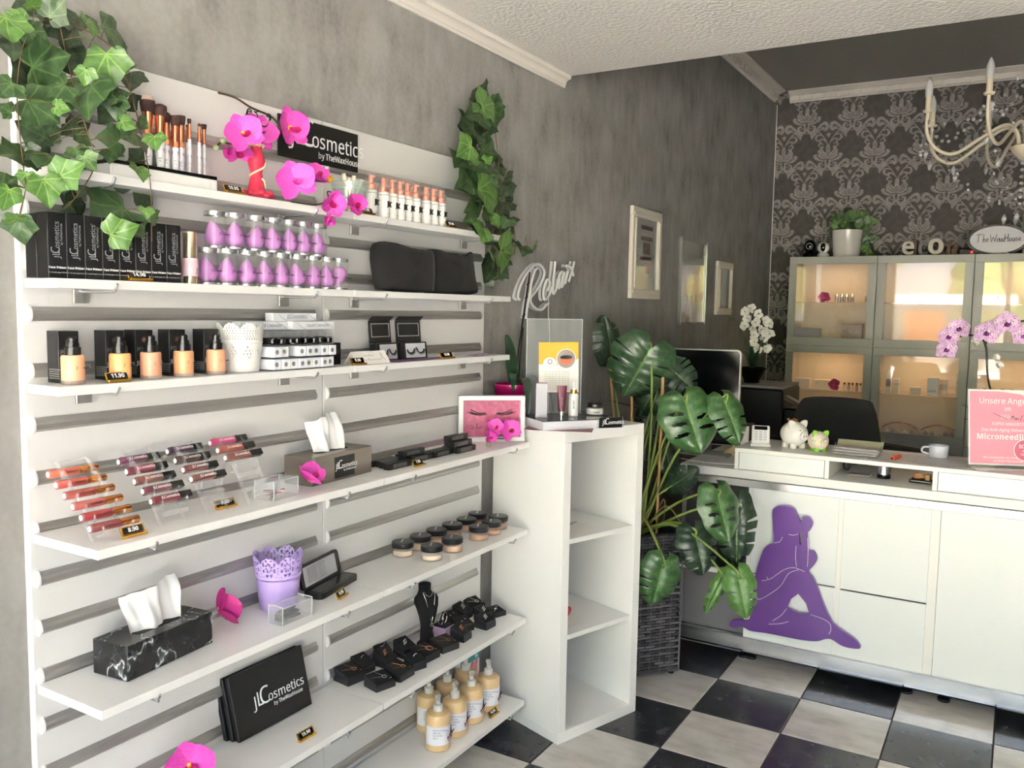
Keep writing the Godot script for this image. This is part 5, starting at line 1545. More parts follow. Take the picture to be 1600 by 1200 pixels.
const IVY_RIGHT := [0, 0.058, 2.299, -2.6, 0.077, 2.306, -2.521, 0, 0.047, 2.304, -2.624, 0.045, 2.337, -2.661, 2, 0.157, 2.237, -2.458, 0.155, 2.26, -2.533, 1, 0.097, 2.267, -2.617, 0.104, 2.257, -2.688, 1, 0.118, 2.248, -2.59, 0.11, 2.205, -2.638, 2, 0.138, 2.231, -2.472, 0.14, 2.215, -2.435, 1, 0.123, 2.211, -2.495, 0.13, 2.201, -2.417, 0, 0.069, 2.212, -2.546, 0.064, 2.181, -2.456, 1, 0.103, 2.167, -2.479, 0.119, 2.156, -2.387, 0, 0.07, 2.212, -2.638, 0.077, 2.172, -2.617, 0, 0.045, 2.181, -2.622, 0.038, 2.175, -2.696, 2, 0.146, 2.091, -2.4, 0.142, 2.056, -2.342, 0, 0.067, 2.122, -2.567, 0.09, 2.119, -2.505, 1, 0.097, 2.113, -2.559, 0.097, 2.112, -2.645, 1, 0.122, 2.042, -2.448, 0.137, 2.025, -2.345, 1, 0.122, 2.053, -2.485, 0.125, 1.997, -2.443, 1, 0.095, 2.037, -2.627, 0.095, 2.001, -2.651, 0, 0.067, 2.051, -2.774, 0.066, 2.037, -2.813, 0, 0.049, 2.102, -2.735, 0.054, 2.094, -2.774, 0, 0.052, 2.102, -2.736, 0.057, 2.124, -2.727, 0, 0.072, 2.086, -2.561, 0.066, 2.087, -2.531, 2, 0.125, 2.072, -2.534, 0.153, 2.081, -2.534, 1, 0.125, 1.991, -2.434, 0.155, 1.958, -2.34, 1, 0.107, 2.212, -2.536, 0.135, 2.194, -2.531, 0, 0.072, 2.057, -2.606, 0.069, 2.036, -2.645, 0, 0.065, 2.071, -2.722, 0.088, 2.047, -2.715, 0, 0.062, 2.179, -2.553, 0.071, 2.16, -2.501, 1, 0.102, 2.244, -2.561, 0.104, 2.212, -2.53, 1, 0.099, 1.978, -2.516, 0.09, 1.966, -2.419, 2, 0.149, 1.964, -2.475, 0.149, 1.944, -2.581, 1, 0.122, 1.92, -2.482, 0.112, 1.885, -2.436, 1, 0.126, 1.865, -2.483, 0.143, 1.851, -2.396, 2, 0.162, 1.84, -2.423, 0.188, 1.814, -2.398, 2, 0.161, 1.871, -2.533, 0.173, 1.838, -2.55, 0, 0.045, 2.032, -2.831, 0.064, 2.004, -2.823, 0, 0.045, 1.993, -2.819, 0.046, 1.971, -2.852, 0, 0.062, 1.944, -2.813, 0.072, 1.954, -2.836, 0, 0.052, 1.906, -2.838, 0.079, 1.885, -2.806, 0, 0.059, 1.86, -2.826, 0.062, 1.848, -2.846, 0, 0.045, 1.859, -2.81, 0.069, 1.882, -2.743, 2, 0.144, 1.829, -2.502, 0.165, 1.788, -2.462, 1, 0.104, 1.817, -2.65, 0.1, 1.773, -2.661, 1, 0.111, 1.82, -2.734, 0.134, 1.805, -2.707, 1, 0.097, 1.801, -2.607, 0.118, 1.792, -2.529, 2, 0.162, 1.752, -2.511, 0.184, 1.725, -2.501, 2, 0.158, 1.767, -2.589, 0.146, 1.76, -2.687, 1, 0.115, 1.748, -2.685, 0.139, 1.712, -2.662, 0, 0.045, 1.722, -2.735, 0.044, 1.664, -2.675, 0, 0.046, 1.713, -2.76, 0.056, 1.669, -2.77, 0, 0.052, 1.656, -2.688, 0.06, 1.638, -2.696, 2, 0.05, 1.842, -2.947, 0.038, 1.832, -2.968, 2, 0.05, 1.82, -3.029, 0.043, 1.799, -3.049, 2, 0.05, 1.791, -2.861, 0.041, 1.769, -2.881, 1, 0.05, 1.802, -2.927, 0.074, 1.771, -2.893, 0, 0.045, 1.955, -2.754, 0.054, 1.919, -2.702, 0, 0.048, 1.91, -2.777, 0.049, 1.941, -2.749, 0, 0.049, 1.928, -2.723, 0.064, 1.892, -2.668, 0, 0.058, 2.013, -2.77, 0.062, 1.977, -2.727, 0, 0.045, 1.934, -2.781, 0.047, 1.918, -2.818, 0, 0.045, 1.963, -2.654, 0.056, 1.932, -2.674, 0, 0.064, 1.864, -2.727, 0.068, 1.834, -2.683, 0, 0.045, 1.831, -2.797, 0.04, 1.808, -2.766, 0, 0.05, 1.75, -2.714, 0.063, 1.727, -2.656, 1, 0.121, 1.879, -2.689, 0.125, 1.849, -2.652, 1, 0.122, 2.009, -2.573, 0.136, 1.989, -2.599, 1, 0.107, 1.892, -2.558, 0.111, 1.867, -2.595]
const MONSTERA := [0.177, 1.355, -3.52, 0.17, 1.524, -3.49, 0.161, 1, 0, 0.425, 1.404, -3.36, 0.351, 1.235, -3.33, 0.289, 1, 1, 0.441, 1.325, -3.52, 0.563, 1.25, -3.49, 0.178, 1, 0, 0.614, 1.212, -3.27, 0.699, 1.03, -3.24, 0.245, 2, 2, 0.751, 1.216, -3.34, 0.832, 1.067, -3.31, 0.153, 0, 2, 0.416, 1.246, -3.5, 0.343, 1.118, -3.47, 0.178, 0, 0, 0.382, 1.126, -3.56, 0.333, 0.977, -3.53, 0.148, 0, 0, 0.775, 0.865, -3.22, 0.841, 0.699, -3.19, 0.174, 2, 2, 0.811, 0.79, -3.36, 0.834, 0.557, -3.33, 0.164, 1, 0, 0.663, 0.676, -3.3, 0.721, 0.527, -3.27, 0.171, 0, 0, 0.603, 0.578, -3.12, 0.58, 0.418, -3.09, 0.175, 0, 2, 0.857, 0.543, -3.26, 0.906, 0.395, -3.23, 0.13, 0, 3, 0.788, 0.504, -3.3, 0.735, 0.361, -3.27, 0.066, 0, 3, 0.483, 0.801, -3.48, 0.599, 0.887, -3.45, 0.122, 0, 0, 0.311, 0.976, -3.56, 0.304, 0.823, -3.53, 0.126, 0, 0, 0.507, 1.141, -3.5, 0.45, 1.001, -3.47, 0.137, 0, 0, 0.425, 0.956, -3.58, 0.477, 0.817, -3.55, 0.131, 0, 0]

# ---------- top of the white shelf unit ----------
func kallax_goods() -> void:
	var y := 1.1365
	# tray turned away from the unit's own direction
	var right := Vector3(0.597, 0, -0.802)
	var out := Vector3(0.802, 0, 0.597)
	var o := thing("riser", "low frosted display riser with a dark glossy top on the white shelf unit", "display riser", Vector3(0.328, y, -2.80))
	o.transform.basis = Basis(right, Vector3.UP, out)
	obj("body", box(st(), Vector3(0, 0.0155, 0), Vector3(0.308, 0.031, 0.24), 0.001), mat("riser_frost", h("cfd0d6"), 0.35), o)
	obj("top", box(st(), Vector3(0, 0.0325, 0), Vector3(0.306, 0.003, 0.238), 0.0005), mat("riser_top", h("3a3338"), 0.12), o)
	var F := func(x: float, yy: float, z: float) -> Vector3: return o.transform * Vector3(x, yy, z)
	var turn := atan2(out.x, out.z)
	var top := 0.0343
	# clear leaflet holder at the back
	var hd := thing("leaflet_holder", "tall clear acrylic leaflet holder standing at the back of the riser", "holder", F.call(-0.01, top, -0.10), turn - 0.25)
	obj("panel", box(st(), Vector3(0, 0.178, 0), Vector3(0.212, 0.352, 0.003), 0.0), M.acrylic, hd)
	obj("foot", box(st(), Vector3(0, 0.0015, 0.02), Vector3(0.212, 0.003, 0.045), 0.0), M.acrylic, hd)
	var s := st()
	for e in [-1.0, 1.0]: tube(s, [Vector3(e * 0.106, 0, 0), Vector3(e * 0.106, 0.354, 0)], 0.0014, 5)
	tube(s, [Vector3(-0.106, 0.354, 0), Vector3(0.106, 0.354, 0)], 0.0014, 5)
	obj("edges", s, M.acrylic_edge, hd)
	var lf := thing("leaflet", "yellow and white product leaflet held in the clear holder", "leaflet", F.call(0.005, top + 0.085, -0.087), turn - 0.28)
	lf.rotate_object_local(Vector3.BACK, 0.02)
	obj("paper", box(st(), Vector3(0, 0.088, 0), Vector3(0.152, 0.19, 0.0008), 0.0), M.paper_white, lf)
	obj("yellow_band", prism(st(), poly2([-0.076, 0.183, 0.076, 0.183, 0.076, 0.12, 0.02, 0.095, -0.076, 0.10]), 0.0006, at(0, 0, 0.0003)), mat("leaflet_yellow", h("c29a14"), 0.5), lf)
	obj("photo_ring", lathe(st(), V2([0, 0.0012, 0.0375, 0.0012, 0.0375, 0, 0, 0]), 28, Transform3D(Basis(Vector3.RIGHT, PI / 2), Vector3(0.028, 0.12, 0.0006))), M.print_white, lf)
	s = st()
	lathe(s, V2([0, 0.0018, 0.035, 0.0018, 0.035, 0, 0, 0]), 28, Transform3D(Basis(Vector3.RIGHT, PI / 2), Vector3(0.028, 0.12, 0.0006)))
	obj("photo", s, mat("photo_grey", h("8d7f78"), 0.5), lf)
	s = st()
	prism(s, smooth_poly([-0.022, -0.008, -0.016, -0.016, 0.016, -0.016, 0.022, -0.008, 0.018, 0.002, -0.018, 0.002], 3), 0.0006, at(0.028, 0.117, 0.0022))
	obj("photo_jar", s, mat("photo_orange", h("b8552c"), 0.5), lf)
	obj("photo_lid", prism(st(), smooth_poly([-0.020, 0.004, 0.020, 0.004, 0.018, 0.014, -0.018, 0.014], 3), 0.0006, at(0.028, 0.117, 0.0023)), M.print_black, lf)
	obj("seal", lathe(st(), V2([0, 0.0014, 0.026, 0.0014, 0.026, 0, 0, 0]), 24, Transform3D(Basis(Vector3.RIGHT, PI / 2), Vector3(-0.034, 0.10, 0.0008))), M.print_white, lf)
	lettering(lf, "seal_lettering", "THE NATURE\nOF BEAUTY", 0.006, M.print_grey, at(-0.034, 0.089, 0.0024), null, true)
	s = st()
	ring(s, Vector3(-0.034, 0.110, 0.0026), 0.008, 0.0012)
	obj("seal_emblem", s, M.print_black, lf)
	for k in 9: lettering(lf, "text_lines", "pure care for your skin, day by day", 0.0062, M.print_grey, at(-0.055, 0.068 - k * 0.0082, 0.0006))
	# products on the riser
	var p: Node3D = thing("serum_carton", "slim silver grey carton with burgundy top standing on the riser", "carton", F.call(-0.115, top, 0.018), turn - 0.35)
	obj("body", box(st(), Vector3(0, 0.062, 0), Vector3(0.042, 0.124, 0.036), 0.0006), mat("carton_silver", h("86868c"), 0.4, 0.2), p)
	obj("top_panel", box(st(), Vector3(0, 0.1245, 0), Vector3(0.042, 0.003, 0.036), 0.0004), mat("burgundy", h("5e1c30"), 0.35), p)
	for k in 6: lettering(p, "lettering", "serum care", 0.0055, M.print_grey, at(-0.016, 0.092 - k * 0.010, 0.0184))
	p = thing("cream_tube", "burgundy cream tube standing on its silver cap, right of the silver carton", "tube", F.call(-0.045, top, 0.045), turn - 0.3)
	obj("cap", lathe(st(), V2([0, 0, 0.0085, 0, 0.0085, 0.022, 0.007, 0.024, 0, 0.024]), 18), M.chrome, p)
	s = st()
	s.set_smooth_group(1)
	for k in 24:
		for j in 6:
			var f := func(i: int, jj: int) -> Vector3:
				var v := jj / 6.0
				var a := TAU * i / 24.0
				return Vector3(cos(a) * lerpf(0.0135, 0.018, v), 0.024 + 0.092 * v, -sin(a) * lerpf(0.0135, 0.0012, v))
			quad(s, f.call(k, j), f.call(k + 1, j), f.call(k + 1, j + 1), f.call(k, j + 1))
	obj("tube", s, M.burgundy, p)
	lettering(p, "lettering", "cream lift", 0.007, M.print_grey, Transform3D(Basis(Vector3.BACK, PI / 2), Vector3(0.003, 0.045, 0.0125)), null, false, 0.002)
	p = thing("serum_bottle", "white serum bottle with gold collar and white dropper on the riser", "bottle", F.call(0.015, top, 0.02), turn - 0.3)
	obj("body", lathe(st(), V2([0, 0, 0.0165, 0, 0.018, 0.002, 0.018, 0.078, 0.014, 0.084, 0, 0.084]), 22), mat("bottle_white", h("e8e8e6"), 0.2), p)
	obj("collar", lathe(st(), V2([0, 0.084, 0.0125, 0.084, 0.0125, 0.098, 0, 0.098]), 20), M.gold, p)
	obj("dropper", lathe(st(), V2([0, 0.098, 0.0085, 0.098, 0.0085, 0.108, 0.0055, 0.112, 0.0055, 0.124, 0.003, 0.128, 0, 0.128]), 16), M.white, p)
	lettering(p, "lettering", "serum", 0.011, M.print_black, Transform3D(Basis(Vector3.BACK, PI / 2), Vector3(0.001, 0.028, 0.0182)), null, false, 0.002)
	p = thing("cream_jar", "glass cream jar with a black lid at the right of the riser", "jar", F.call(0.115, top, 0.0), turn - 0.3)
	obj("jar", lathe(st(), V2([0, 0, 0.034, 0, 0.037, 0.004, 0.037, 0.022, 0.034, 0.027, 0.030, 0.029]), 28), clear("jar_glass", h("ffffff"), 0.12), p)
	obj("cream", lathe(st(), V2([0, 0.003, 0.031, 0.004, 0.032, 0.020, 0.028, 0.024, 0, 0.024]), 24), mat("cream_white", h("efece4"), 0.5), p)
	obj("lid", lathe(st(), V2([0, 0.028, 0.028, 0.028, 0.029, 0.032, 0.028, 0.041, 0.024, 0.044, 0, 0.0445]), 26), mat("lid_black", h("121013"), 0.3), p)
	lettering(p, "lettering", "cream", 0.009, M.print_black, at(-0.013, 0.010, 0.0375), null, false, 0.002)
	# sign plate and folder at the front edge
	p = thing("name_plate", "small black shop name plate in a clear stand at the riser's right corner", "sign", F.call(0.112, 0.0005, 0.128), turn)
	obj("plate", box(st(), Vector3(0, 0.0205, 0), Vector3(0.094, 0.037, 0.003), 0.0004), M.sign_black, p)
	obj("stand", box(st(), Vector3(0, 0.02, -0.003), Vector3(0.106, 0.04, 0.003), 0.0), M.acrylic, p)
	logo(p, 0.078, at(-0.034, 0.014, 0.0017), M.print_white, false)
	p = thing("folder", "thin burgundy folder lying half under the display riser", "folder", F.call(-0.05, -0.0, 0.05), turn - 0.55)
	obj("cover", box(st(), Vector3(0, 0.0004, 0.04), Vector3(0.24, 0.0007, 0.13), 0.0), mat("folder_burgundy", h("6d3245"), 0.5), p)
	# inside the unit
	var U := func(depth: float, yy: float, along: float) -> Vector3: return Vector3(0.407, 0, -2.627) + Vector3(-0.9465, 0, -0.3227) * depth + Vector3(0.3227, 0, -0.9465) * along + Vector3(0, yy, 0)
	var kt := atan2(0.9465, 0.3227)
	for k in 2:
		p = thing("price_list", ["printed price sheet lying on top in the upper compartment", "printed sheet peeking out underneath in the upper compartment"][k], "paper", U.call(0.14 - 0.03 * k, 0.7465 - k * 0.0007, 0.14), kt + 0.35 - 0.25 * k)
		obj("sheet", box(st(), Vector3(0, 0.0003, 0), Vector3(0.20, 0.0005, 0.13), 0.0), M.paper_white, p)
		lettering(p, "lettering", "JLCosmetics", 0.024, M.print_grey, Transform3D(Basis(Vector3.RIGHT, -PI / 2), Vector3(-0.02, 0.0007, 0.01)))
	p = thing("lip_card", "white card printed with red lips lying in the middle compartment", "card", U.call(0.13, 0.3945, 0.115), kt + 0.2)
	obj("card", prism(st(), smooth_poly([-0.10, 0, -0.085, -0.05, -0.02, -0.07, 0.06, -0.065, 0.09, -0.02, 0.095, 0.03, 0.04, 0.06, -0.05, 0.055, -0.09, 0.04], 4), 0.0012, Transform3D(Basis(Vector3.RIGHT, -PI / 2), Vector3.ZERO)), M.paper_white, p)
	var lips := Transform3D(Basis(Vector3.RIGHT, -PI / 2 + 0.5), Vector3(0, 0.030, -0.005))
	obj("lips", prism(st(), smooth_poly([-0.078, 0, -0.05, 0.02, -0.018, 0.030, 0, 0.024, 0.018, 0.030, 0.05, 0.02, 0.082, -0.004, 0.05, -0.026, 0.0, -0.036, -0.05, -0.026], 5), 0.004, lips), mat("lip_red", h("b3222a"), 0.3), p)
	obj("mouth_line", tube(st(), curve([lips * Vector3(-0.07, 0, 0.0045), lips * Vector3(-0.02, 0.004, 0.0045), lips * Vector3(0, 0, 0.0045), lips * Vector3(0.02, 0.004, 0.0045), lips * Vector3(0.075, -0.004, 0.0045)], 5), 0.0014, 5), mat("lip_dark", h("5e0f18"), 0.5), p)
	# orchid in a magenta pot, flowers gone
	var pp := thing("potted_orchid", "flowerless orchid with two dark stems in a shiny magenta pot", "plant", Vector3(0.098, y, -2.795))
	obj("pot", lathe(st(), V2([0, 0, 0.050, 0, 0.056, 0.01, 0.0735, 0.132, 0.0735, 0.140, 0.069, 0.140, 0.066, 0.118, 0, 0.116]), 34), mat("pot_magenta", h("8c0a4e"), 0.18), pp)
	var dl := mat("orchid_leaf", h("1d3322"), 0.35)
	strap_leaf(pp, Vector3(0, 0.12, 0), [Vector3(0.01, 0.19, 0.03), Vector3(0.03, 0.27, 0.08), Vector3(0.05, 0.33, 0.14)], 0.042, dl)
	strap_leaf(pp, Vector3(0.01, 0.12, 0.01), [Vector3(0.06, 0.165, 0.04), Vector3(0.10, 0.14, 0.07), Vector3(0.115, 0.04, 0.085)], 0.036, dl)
	strap_leaf(pp, Vector3(0.0, 0.12, -0.01), [Vector3(0.05, 0.175, -0.05), Vector3(0.09, 0.15, -0.10), Vector3(0.105, 0.03, -0.12)], 0.034, dl)
	strap_leaf(pp, Vector3(0.01, 0.12, 0.0), [Vector3(0.04, 0.17, -0.02), Vector3(0.075, 0.16, -0.045), Vector3(0.095, 0.09, -0.06)], 0.03, dl)
	strap_leaf(pp, Vector3(0.0, 0.12, 0.02), [Vector3(0.03, 0.17, 0.04), Vector3(0.04, 0.18, 0.07), Vector3(0.06, 0.12, 0.10)], 0.03, dl)
	var dark := mat("stick_black", h("141012"), 0.5)
	for k in 2:
		var a := [Vector3(-0.01, 0.12, -0.02), Vector3(0.0, 0.12, -0.035)][k] as Vector3
		var b := [Vector3(-0.045, 0.57, -0.19), Vector3(-0.04, 0.35, -0.135)][k] as Vector3
		var pts := curve([a, a.lerp(b, 0.4) + Vector3(0, 0, 0.004), b], 6)
		obj("flower_stem", tube(st(), pts, 0.0035, 7), dark, pp)
	for k in 4:
		var c := Vector3(-0.01, 0.12, -0.02).lerp(Vector3(-0.045, 0.57, -0.19), [0.62, 0.78, 0.90, 0.42][k])
		obj("node", tube(st(), [c + Vector3(0.003, -0.004, 0.012), c + Vector3(0, 0.004, -0.006)], 0.0045, 6), dark, pp)

func strap_leaf(par: Node, a: Vector3, pts: Array, w: float, m: Material) -> void:
	var c := curve([a] + pts, 6)
	var s := st()
	s.set_smooth_group(1)
	var rows := []
	for i in c.size():
		var t := float(i) / (c.size() - 1)
		var d: Vector3 = (c[mini(i + 1, c.size() - 1)] - c[maxi(i - 1, 0)]).normalized()
		var side := d.cross(Vector3.UP)
		if side.length() < 0.05: side = Vector3.RIGHT
		side = side.normalized()
		var hw := w * 0.5 * pow(sin(PI * clampf(0.10 + 0.88 * t, 0, 1)), 0.6)
		var n := side.cross(d)
		rows.append([c[i] - side * hw + n * hw * 0.25, c[i], c[i] + side * hw + n * hw * 0.25])
	for i in rows.size() - 1:
		for j in 2: quad(s, rows[i][j], rows[i][j + 1], rows[i + 1][j + 1], rows[i + 1][j])
	obj("leaf", s, m, par)

# ---------- wall ----------
func wall_things() -> void:
	# script sign made of clear-white tubes: coordinates are (-z, y) on the wall
	var o := thing("script_sign", "unlit white tube sign spelling Relax in script on the grey wall", "sign", Vector3(0, 1.6, -3.1))
	var tubes := mat("tube_white", h("d9d7d4"), 0.3)
	var L := {"R": [[2.944, 1.598, 2.929, 1.608, 2.943, 1.643, 2.977, 1.685, 3.017, 1.717, 3.058, 1.739, 3.09, 1.746, 3.124, 1.736, 3.144, 1.716, 3.136, 1.691, 3.11, 1.662, 3.073, 1.632, 3.037, 1.61, 3.032, 1.594, 3.054, 1.574, 3.098, 1.559, 3.136, 1.562, 3.164, 1.578, 3.186, 1.585], [3.08, 1.727, 3.059, 1.712, 3.035, 1.667, 3.026, 1.62, 3.007, 1.573, 2.998, 1.522]],
		"e": [[3.172, 1.64, 3.194, 1.664, 3.187, 1.683, 3.165, 1.683, 3.144, 1.655, 3.139, 1.623, 3.149, 1.602, 3.174, 1.607, 3.195, 1.629, 3.206, 1.657]],
		"l": [[3.238, 1.764, 3.232, 1.725, 3.222, 1.679, 3.221, 1.641, 3.23, 1.628, 3.245, 1.64, 3.255, 1.658, 3.265, 1.691]],
		"a": [[3.302, 1.725, 3.279, 1.708, 3.275, 1.675, 3.276, 1.651, 3.296, 1.67, 3.315, 1.71, 3.325, 1.72, 3.316, 1.693, 3.305, 1.66, 3.317, 1.671, 3.345, 1.711, 3.354, 1.728, 3.346, 1.70, 3.335, 1.672]],
		"x": [[3.417, 1.773, 3.4, 1.736, 3.383, 1.707, 3.368, 1.684], [3.343, 1.752, 3.381, 1.749, 3.4, 1.73, 3.414, 1.711]]}
	for k in L:
		var s := st()
		var back := st()
		for l in L[k]:
			var p := []
			var q := []
			for i in range(0, l.size(), 2):
				p.append(Vector3(0.032, l[i + 1] - 1.6, 3.1 - l[i]))
				q.append(Vector3(0.014, l[i + 1] - 1.6, 3.1 - l[i]))
			tube(s, curve(p, 5), 0.0055, 8)
			tube(back, curve(q, 5), 0.0075, 6)
		var le := obj("letter", s, tubes, o)
		obj("backing", back, M.acrylic_edge, le)
	obj("cable", tube(st(), curve([Vector3(0.008, 0.04, -0.13), Vector3(0.006, -0.06, -0.135), Vector3(0.006, -0.16, -0.15), Vector3(0.006, -0.6, -0.15)], 5), 0.0018, 5), M.white, o)
	# framed pictures
	var pf := [[-4.098, -4.505, 1.625, 2.097, "white framed price list with red bars hanging nearest the script sign"], [-4.846, -5.30, 1.483, 1.996, "frameless glass clip picture of a woman hanging in the middle of the wall"], [-5.549, -5.88, 1.545, 1.898, "small white framed picture hanging farthest along the grey wall"]]
	for k in 3:
		var q: Array = pf[k]
		var w: float = q[0] - q[1]
		var hh: float = q[3] - q[2]
		o = item("wall_picture", q[4], "picture", 0.0, q[2], (q[0] + q[1]) / 2)
		var s := st()
		if k == 1:
			for e in [-1.0, 1.0]: obj("edge_rail", box(st(), Vector3(e * w / 2, hh / 2, 0.012), Vector3(0.008, hh, 0.022), 0.001), M.alu_bright, o)
		else:
			var fw: float = [0.05, 0, 0.045][k]
			for e in [[0, fw / 2, w, fw], [0, hh - fw / 2, w, fw], [-w / 2 + fw / 2, hh / 2, fw, hh - 2 * fw], [w / 2 - fw / 2, hh / 2, fw, hh - 2 * fw]]:
				box(s, Vector3(e[0], e[1], 0.011), Vector3(e[2], e[3], 0.022), 0.003)
				box(s, Vector3(e[0] * 0.94, hh / 2 + (e[1] - hh / 2) * 0.95, 0.024), Vector3(e[2] * 0.94 if e[2] > fw else e[2] * 0.3, e[3] * 0.95 if e[3] > fw else e[3] * 0.3, 0.006), 0.002)
			obj("frame", s, mat("frame_cream", h("d9d2c4"), 0.45), o)
		obj("print", box(st(), Vector3(0, hh / 2, 0.008), Vector3(w - 0.03, hh - 0.03, 0.006), 0.0), mat("print_%d" % k, [h("b9b4ae"), h("8d8b87"), h("6f787c")][k], 0.5), o)
		var red := mat("print_maroon", h("5b2430"), 0.6)
		if k == 0:
			for e in [[0.01, 0.375, 0.16, 0.022], [0.01, 0.318, 0.16, 0.022], [0.0, 0.215, 0.16, 0.016]]: obj("bar_print", box(st(), Vector3(e[0], e[1], 0.0115), Vector3(e[2], e[3], 0.001), 0.0), red, o)
			obj("photo_print", box(st(), Vector3(0.01, 0.267, 0.0115), Vector3(0.10, 0.06, 0.001), 0.0), mat("photo_brown", h("6d564c"), 0.6), o)
			obj("photo_print", box(st(), Vector3(0.03, 0.165, 0.0115), Vector3(0.05, 0.06, 0.001), 0.0), mat("photo_red", h("a05058"), 0.6), o)
			for e in 5: lettering(o, "lettering", "price list of treatments", 0.013, M.print_grey, at(-0.07, [0.347, 0.238, 0.20, 0.125, 0.112][e], 0.0115))
		elif k == 1:
			obj("hair_print", prism(st(), smooth_poly([-0.11, 0.0, -0.09, 0.12, -0.10, 0.22, -0.04, 0.29, 0.04, 0.26, 0.06, 0.2, 0.02, 0.18, -0.02, 0.1, -0.03, 0.0], 4), 0.001, at(0, 0.02, 0.0112)), mat("hair_brown", h("6b5136"), 0.6), o)
			obj("face_print", prism(st(), smooth_poly([-0.02, 0.12, 0.06, 0.12, 0.12, 0.10, 0.13, 0.18, 0.08, 0.24, 0.02, 0.25, -0.02, 0.2], 4), 0.001, at(0, 0.02, 0.0116)), mat("skin_print", h("b99a84"), 0.6), o)
			obj("dress_print", prism(st(), smooth_poly([-0.03, 0.0, 0.13, 0.0, 0.12, 0.12, 0.05, 0.13, -0.02, 0.12], 4), 0.001, at(0, 0.02, 0.0114)), mat("dress_print", h("9b97a4"), 0.6), o)
			for e in 5: lettering(o, "lettering", "beauty care studio", 0.014, M.print_grey, at(-0.1, 0.42 - e * 0.02, 0.0115))
		else:
			obj("bar_print", box(st(), Vector3(0, 0.05, 0.0115), Vector3(0.20, 0.018, 0.001), 0.0), red, o)
			obj("figure_print", prism(st(), smooth_poly([-0.08, 0.2, -0.05, 0.2, -0.06, 0.3, -0.085, 0.29], 3), 0.001, at(0, 0, 0.0112)), mat("print_redder", h("8c2834"), 0.6), o)
		obj("glazing", box(st(), Vector3(0, hh / 2, 0.0145), Vector3(w - 0.03, hh - 0.03, 0.002), 0.0), M.glass, o)

# ---------- ivy ----------
func leaf_tex(base: Color, vein: Color, sd: int) -> ImageTexture:
	var n := noise_image(128, 128, 0.03, 3, sd)
	var im := Image.create(128, 128, false, Image.FORMAT_RGB8)
	for y in 128:
		for x in 128:
			var p := Vector2(x / 64.0 - 1.0, 1.0 - y / 127.0 * 1.25 + 0.0)
			var v := 1e9
			for a in [0.0, 0.62, -0.62, 1.5, -1.5, 2.3, -2.3]:
				var d := Vector2(sin(a), cos(a))
				var q := Vector2(p.x, p.y - 0.0)
				var along := q.dot(d)
				if along > 0: v = minf(v, absf(q.cross(d)) + maxf(0, along - 0.85) * 0.2)
			var c := base.lerp(base.lightened(0.25), n.get_pixel(x, y).r * 0.8)
			c = c.lerp(vein, 0.75 * exp(-v * v * 2200.0))
			im.set_pixel(x, y, c)
	return tex(im)

func ivy_mesh(seed_: int) -> ArrayMesh: # base at the origin, tip at y = 1, face +z
	var half := [[0.0, -0.03], [0.15, -0.17], [0.34, -0.22], [0.50, -0.12], [0.54, 0.02], [0.62, 0.13], [0.72, 0.30], [0.58, 0.40], [0.44, 0.50], [0.33, 0.64], [0.17, 0.83], [0.0, 1.0]]
	var r := RandomNumberGenerator.new()
	r.seed = seed_
	var fold := r.randf_range(0.10, 0.42)
	var droop := r.randf_range(-0.05, 0.30)
	var s := st()
	s.set_smooth_group(1)
	var bend := func(x: float, y: float) -> Vector3:
		return Vector3(x * (1.0 - 0.12 * fold), y, fold * absf(x) * (0.75 - 0.6 * absf(x)) - droop * y * y * 0.5 + 0.05 * sin(x * 9.0 + y * 7.0 + seed_))
	for sx in [1.0, -1.0]:
		for i in half.size() - 1:
			var a: Array = half[i]
			var b: Array = half[i + 1]
			var ca := Vector2(0, clampf(a[1] * 0.8, 0.0, 1.0))
			var cb := Vector2(0, clampf(b[1] * 0.8, 0.0, 1.0))
			var A := Vector2(a[0] * sx, a[1])
			var B := Vector2(b[0] * sx, b[1])
			var L0 := [ca, ca.lerp(A, 0.5), A]
			var L1 := [cb, cb.lerp(B, 0.5), B]
			for k in 2:
				for q in [[L0[k], L0[k + 1], L1[k + 1]], [L0[k], L1[k + 1], L1[k]]]:
					var order := [0, 1, 2] if sx > 0 else [0, 2, 1]
					var v: Array = [q[order[0]], q[order[1]], q[order[2]]]
					if absf((v[1] - v[0]).cross(v[2] - v[0])) < 1e-7: continue
					for w in [0, 2, 1]:
						s.set_uv(Vector2(v[w].x * 0.5 + 0.5, (1.0 - v[w].y) / 1.25))
						s.add_vertex(bend.call(v[w].x, v[w].y))
	s.generate_normals()
	return s.commit()

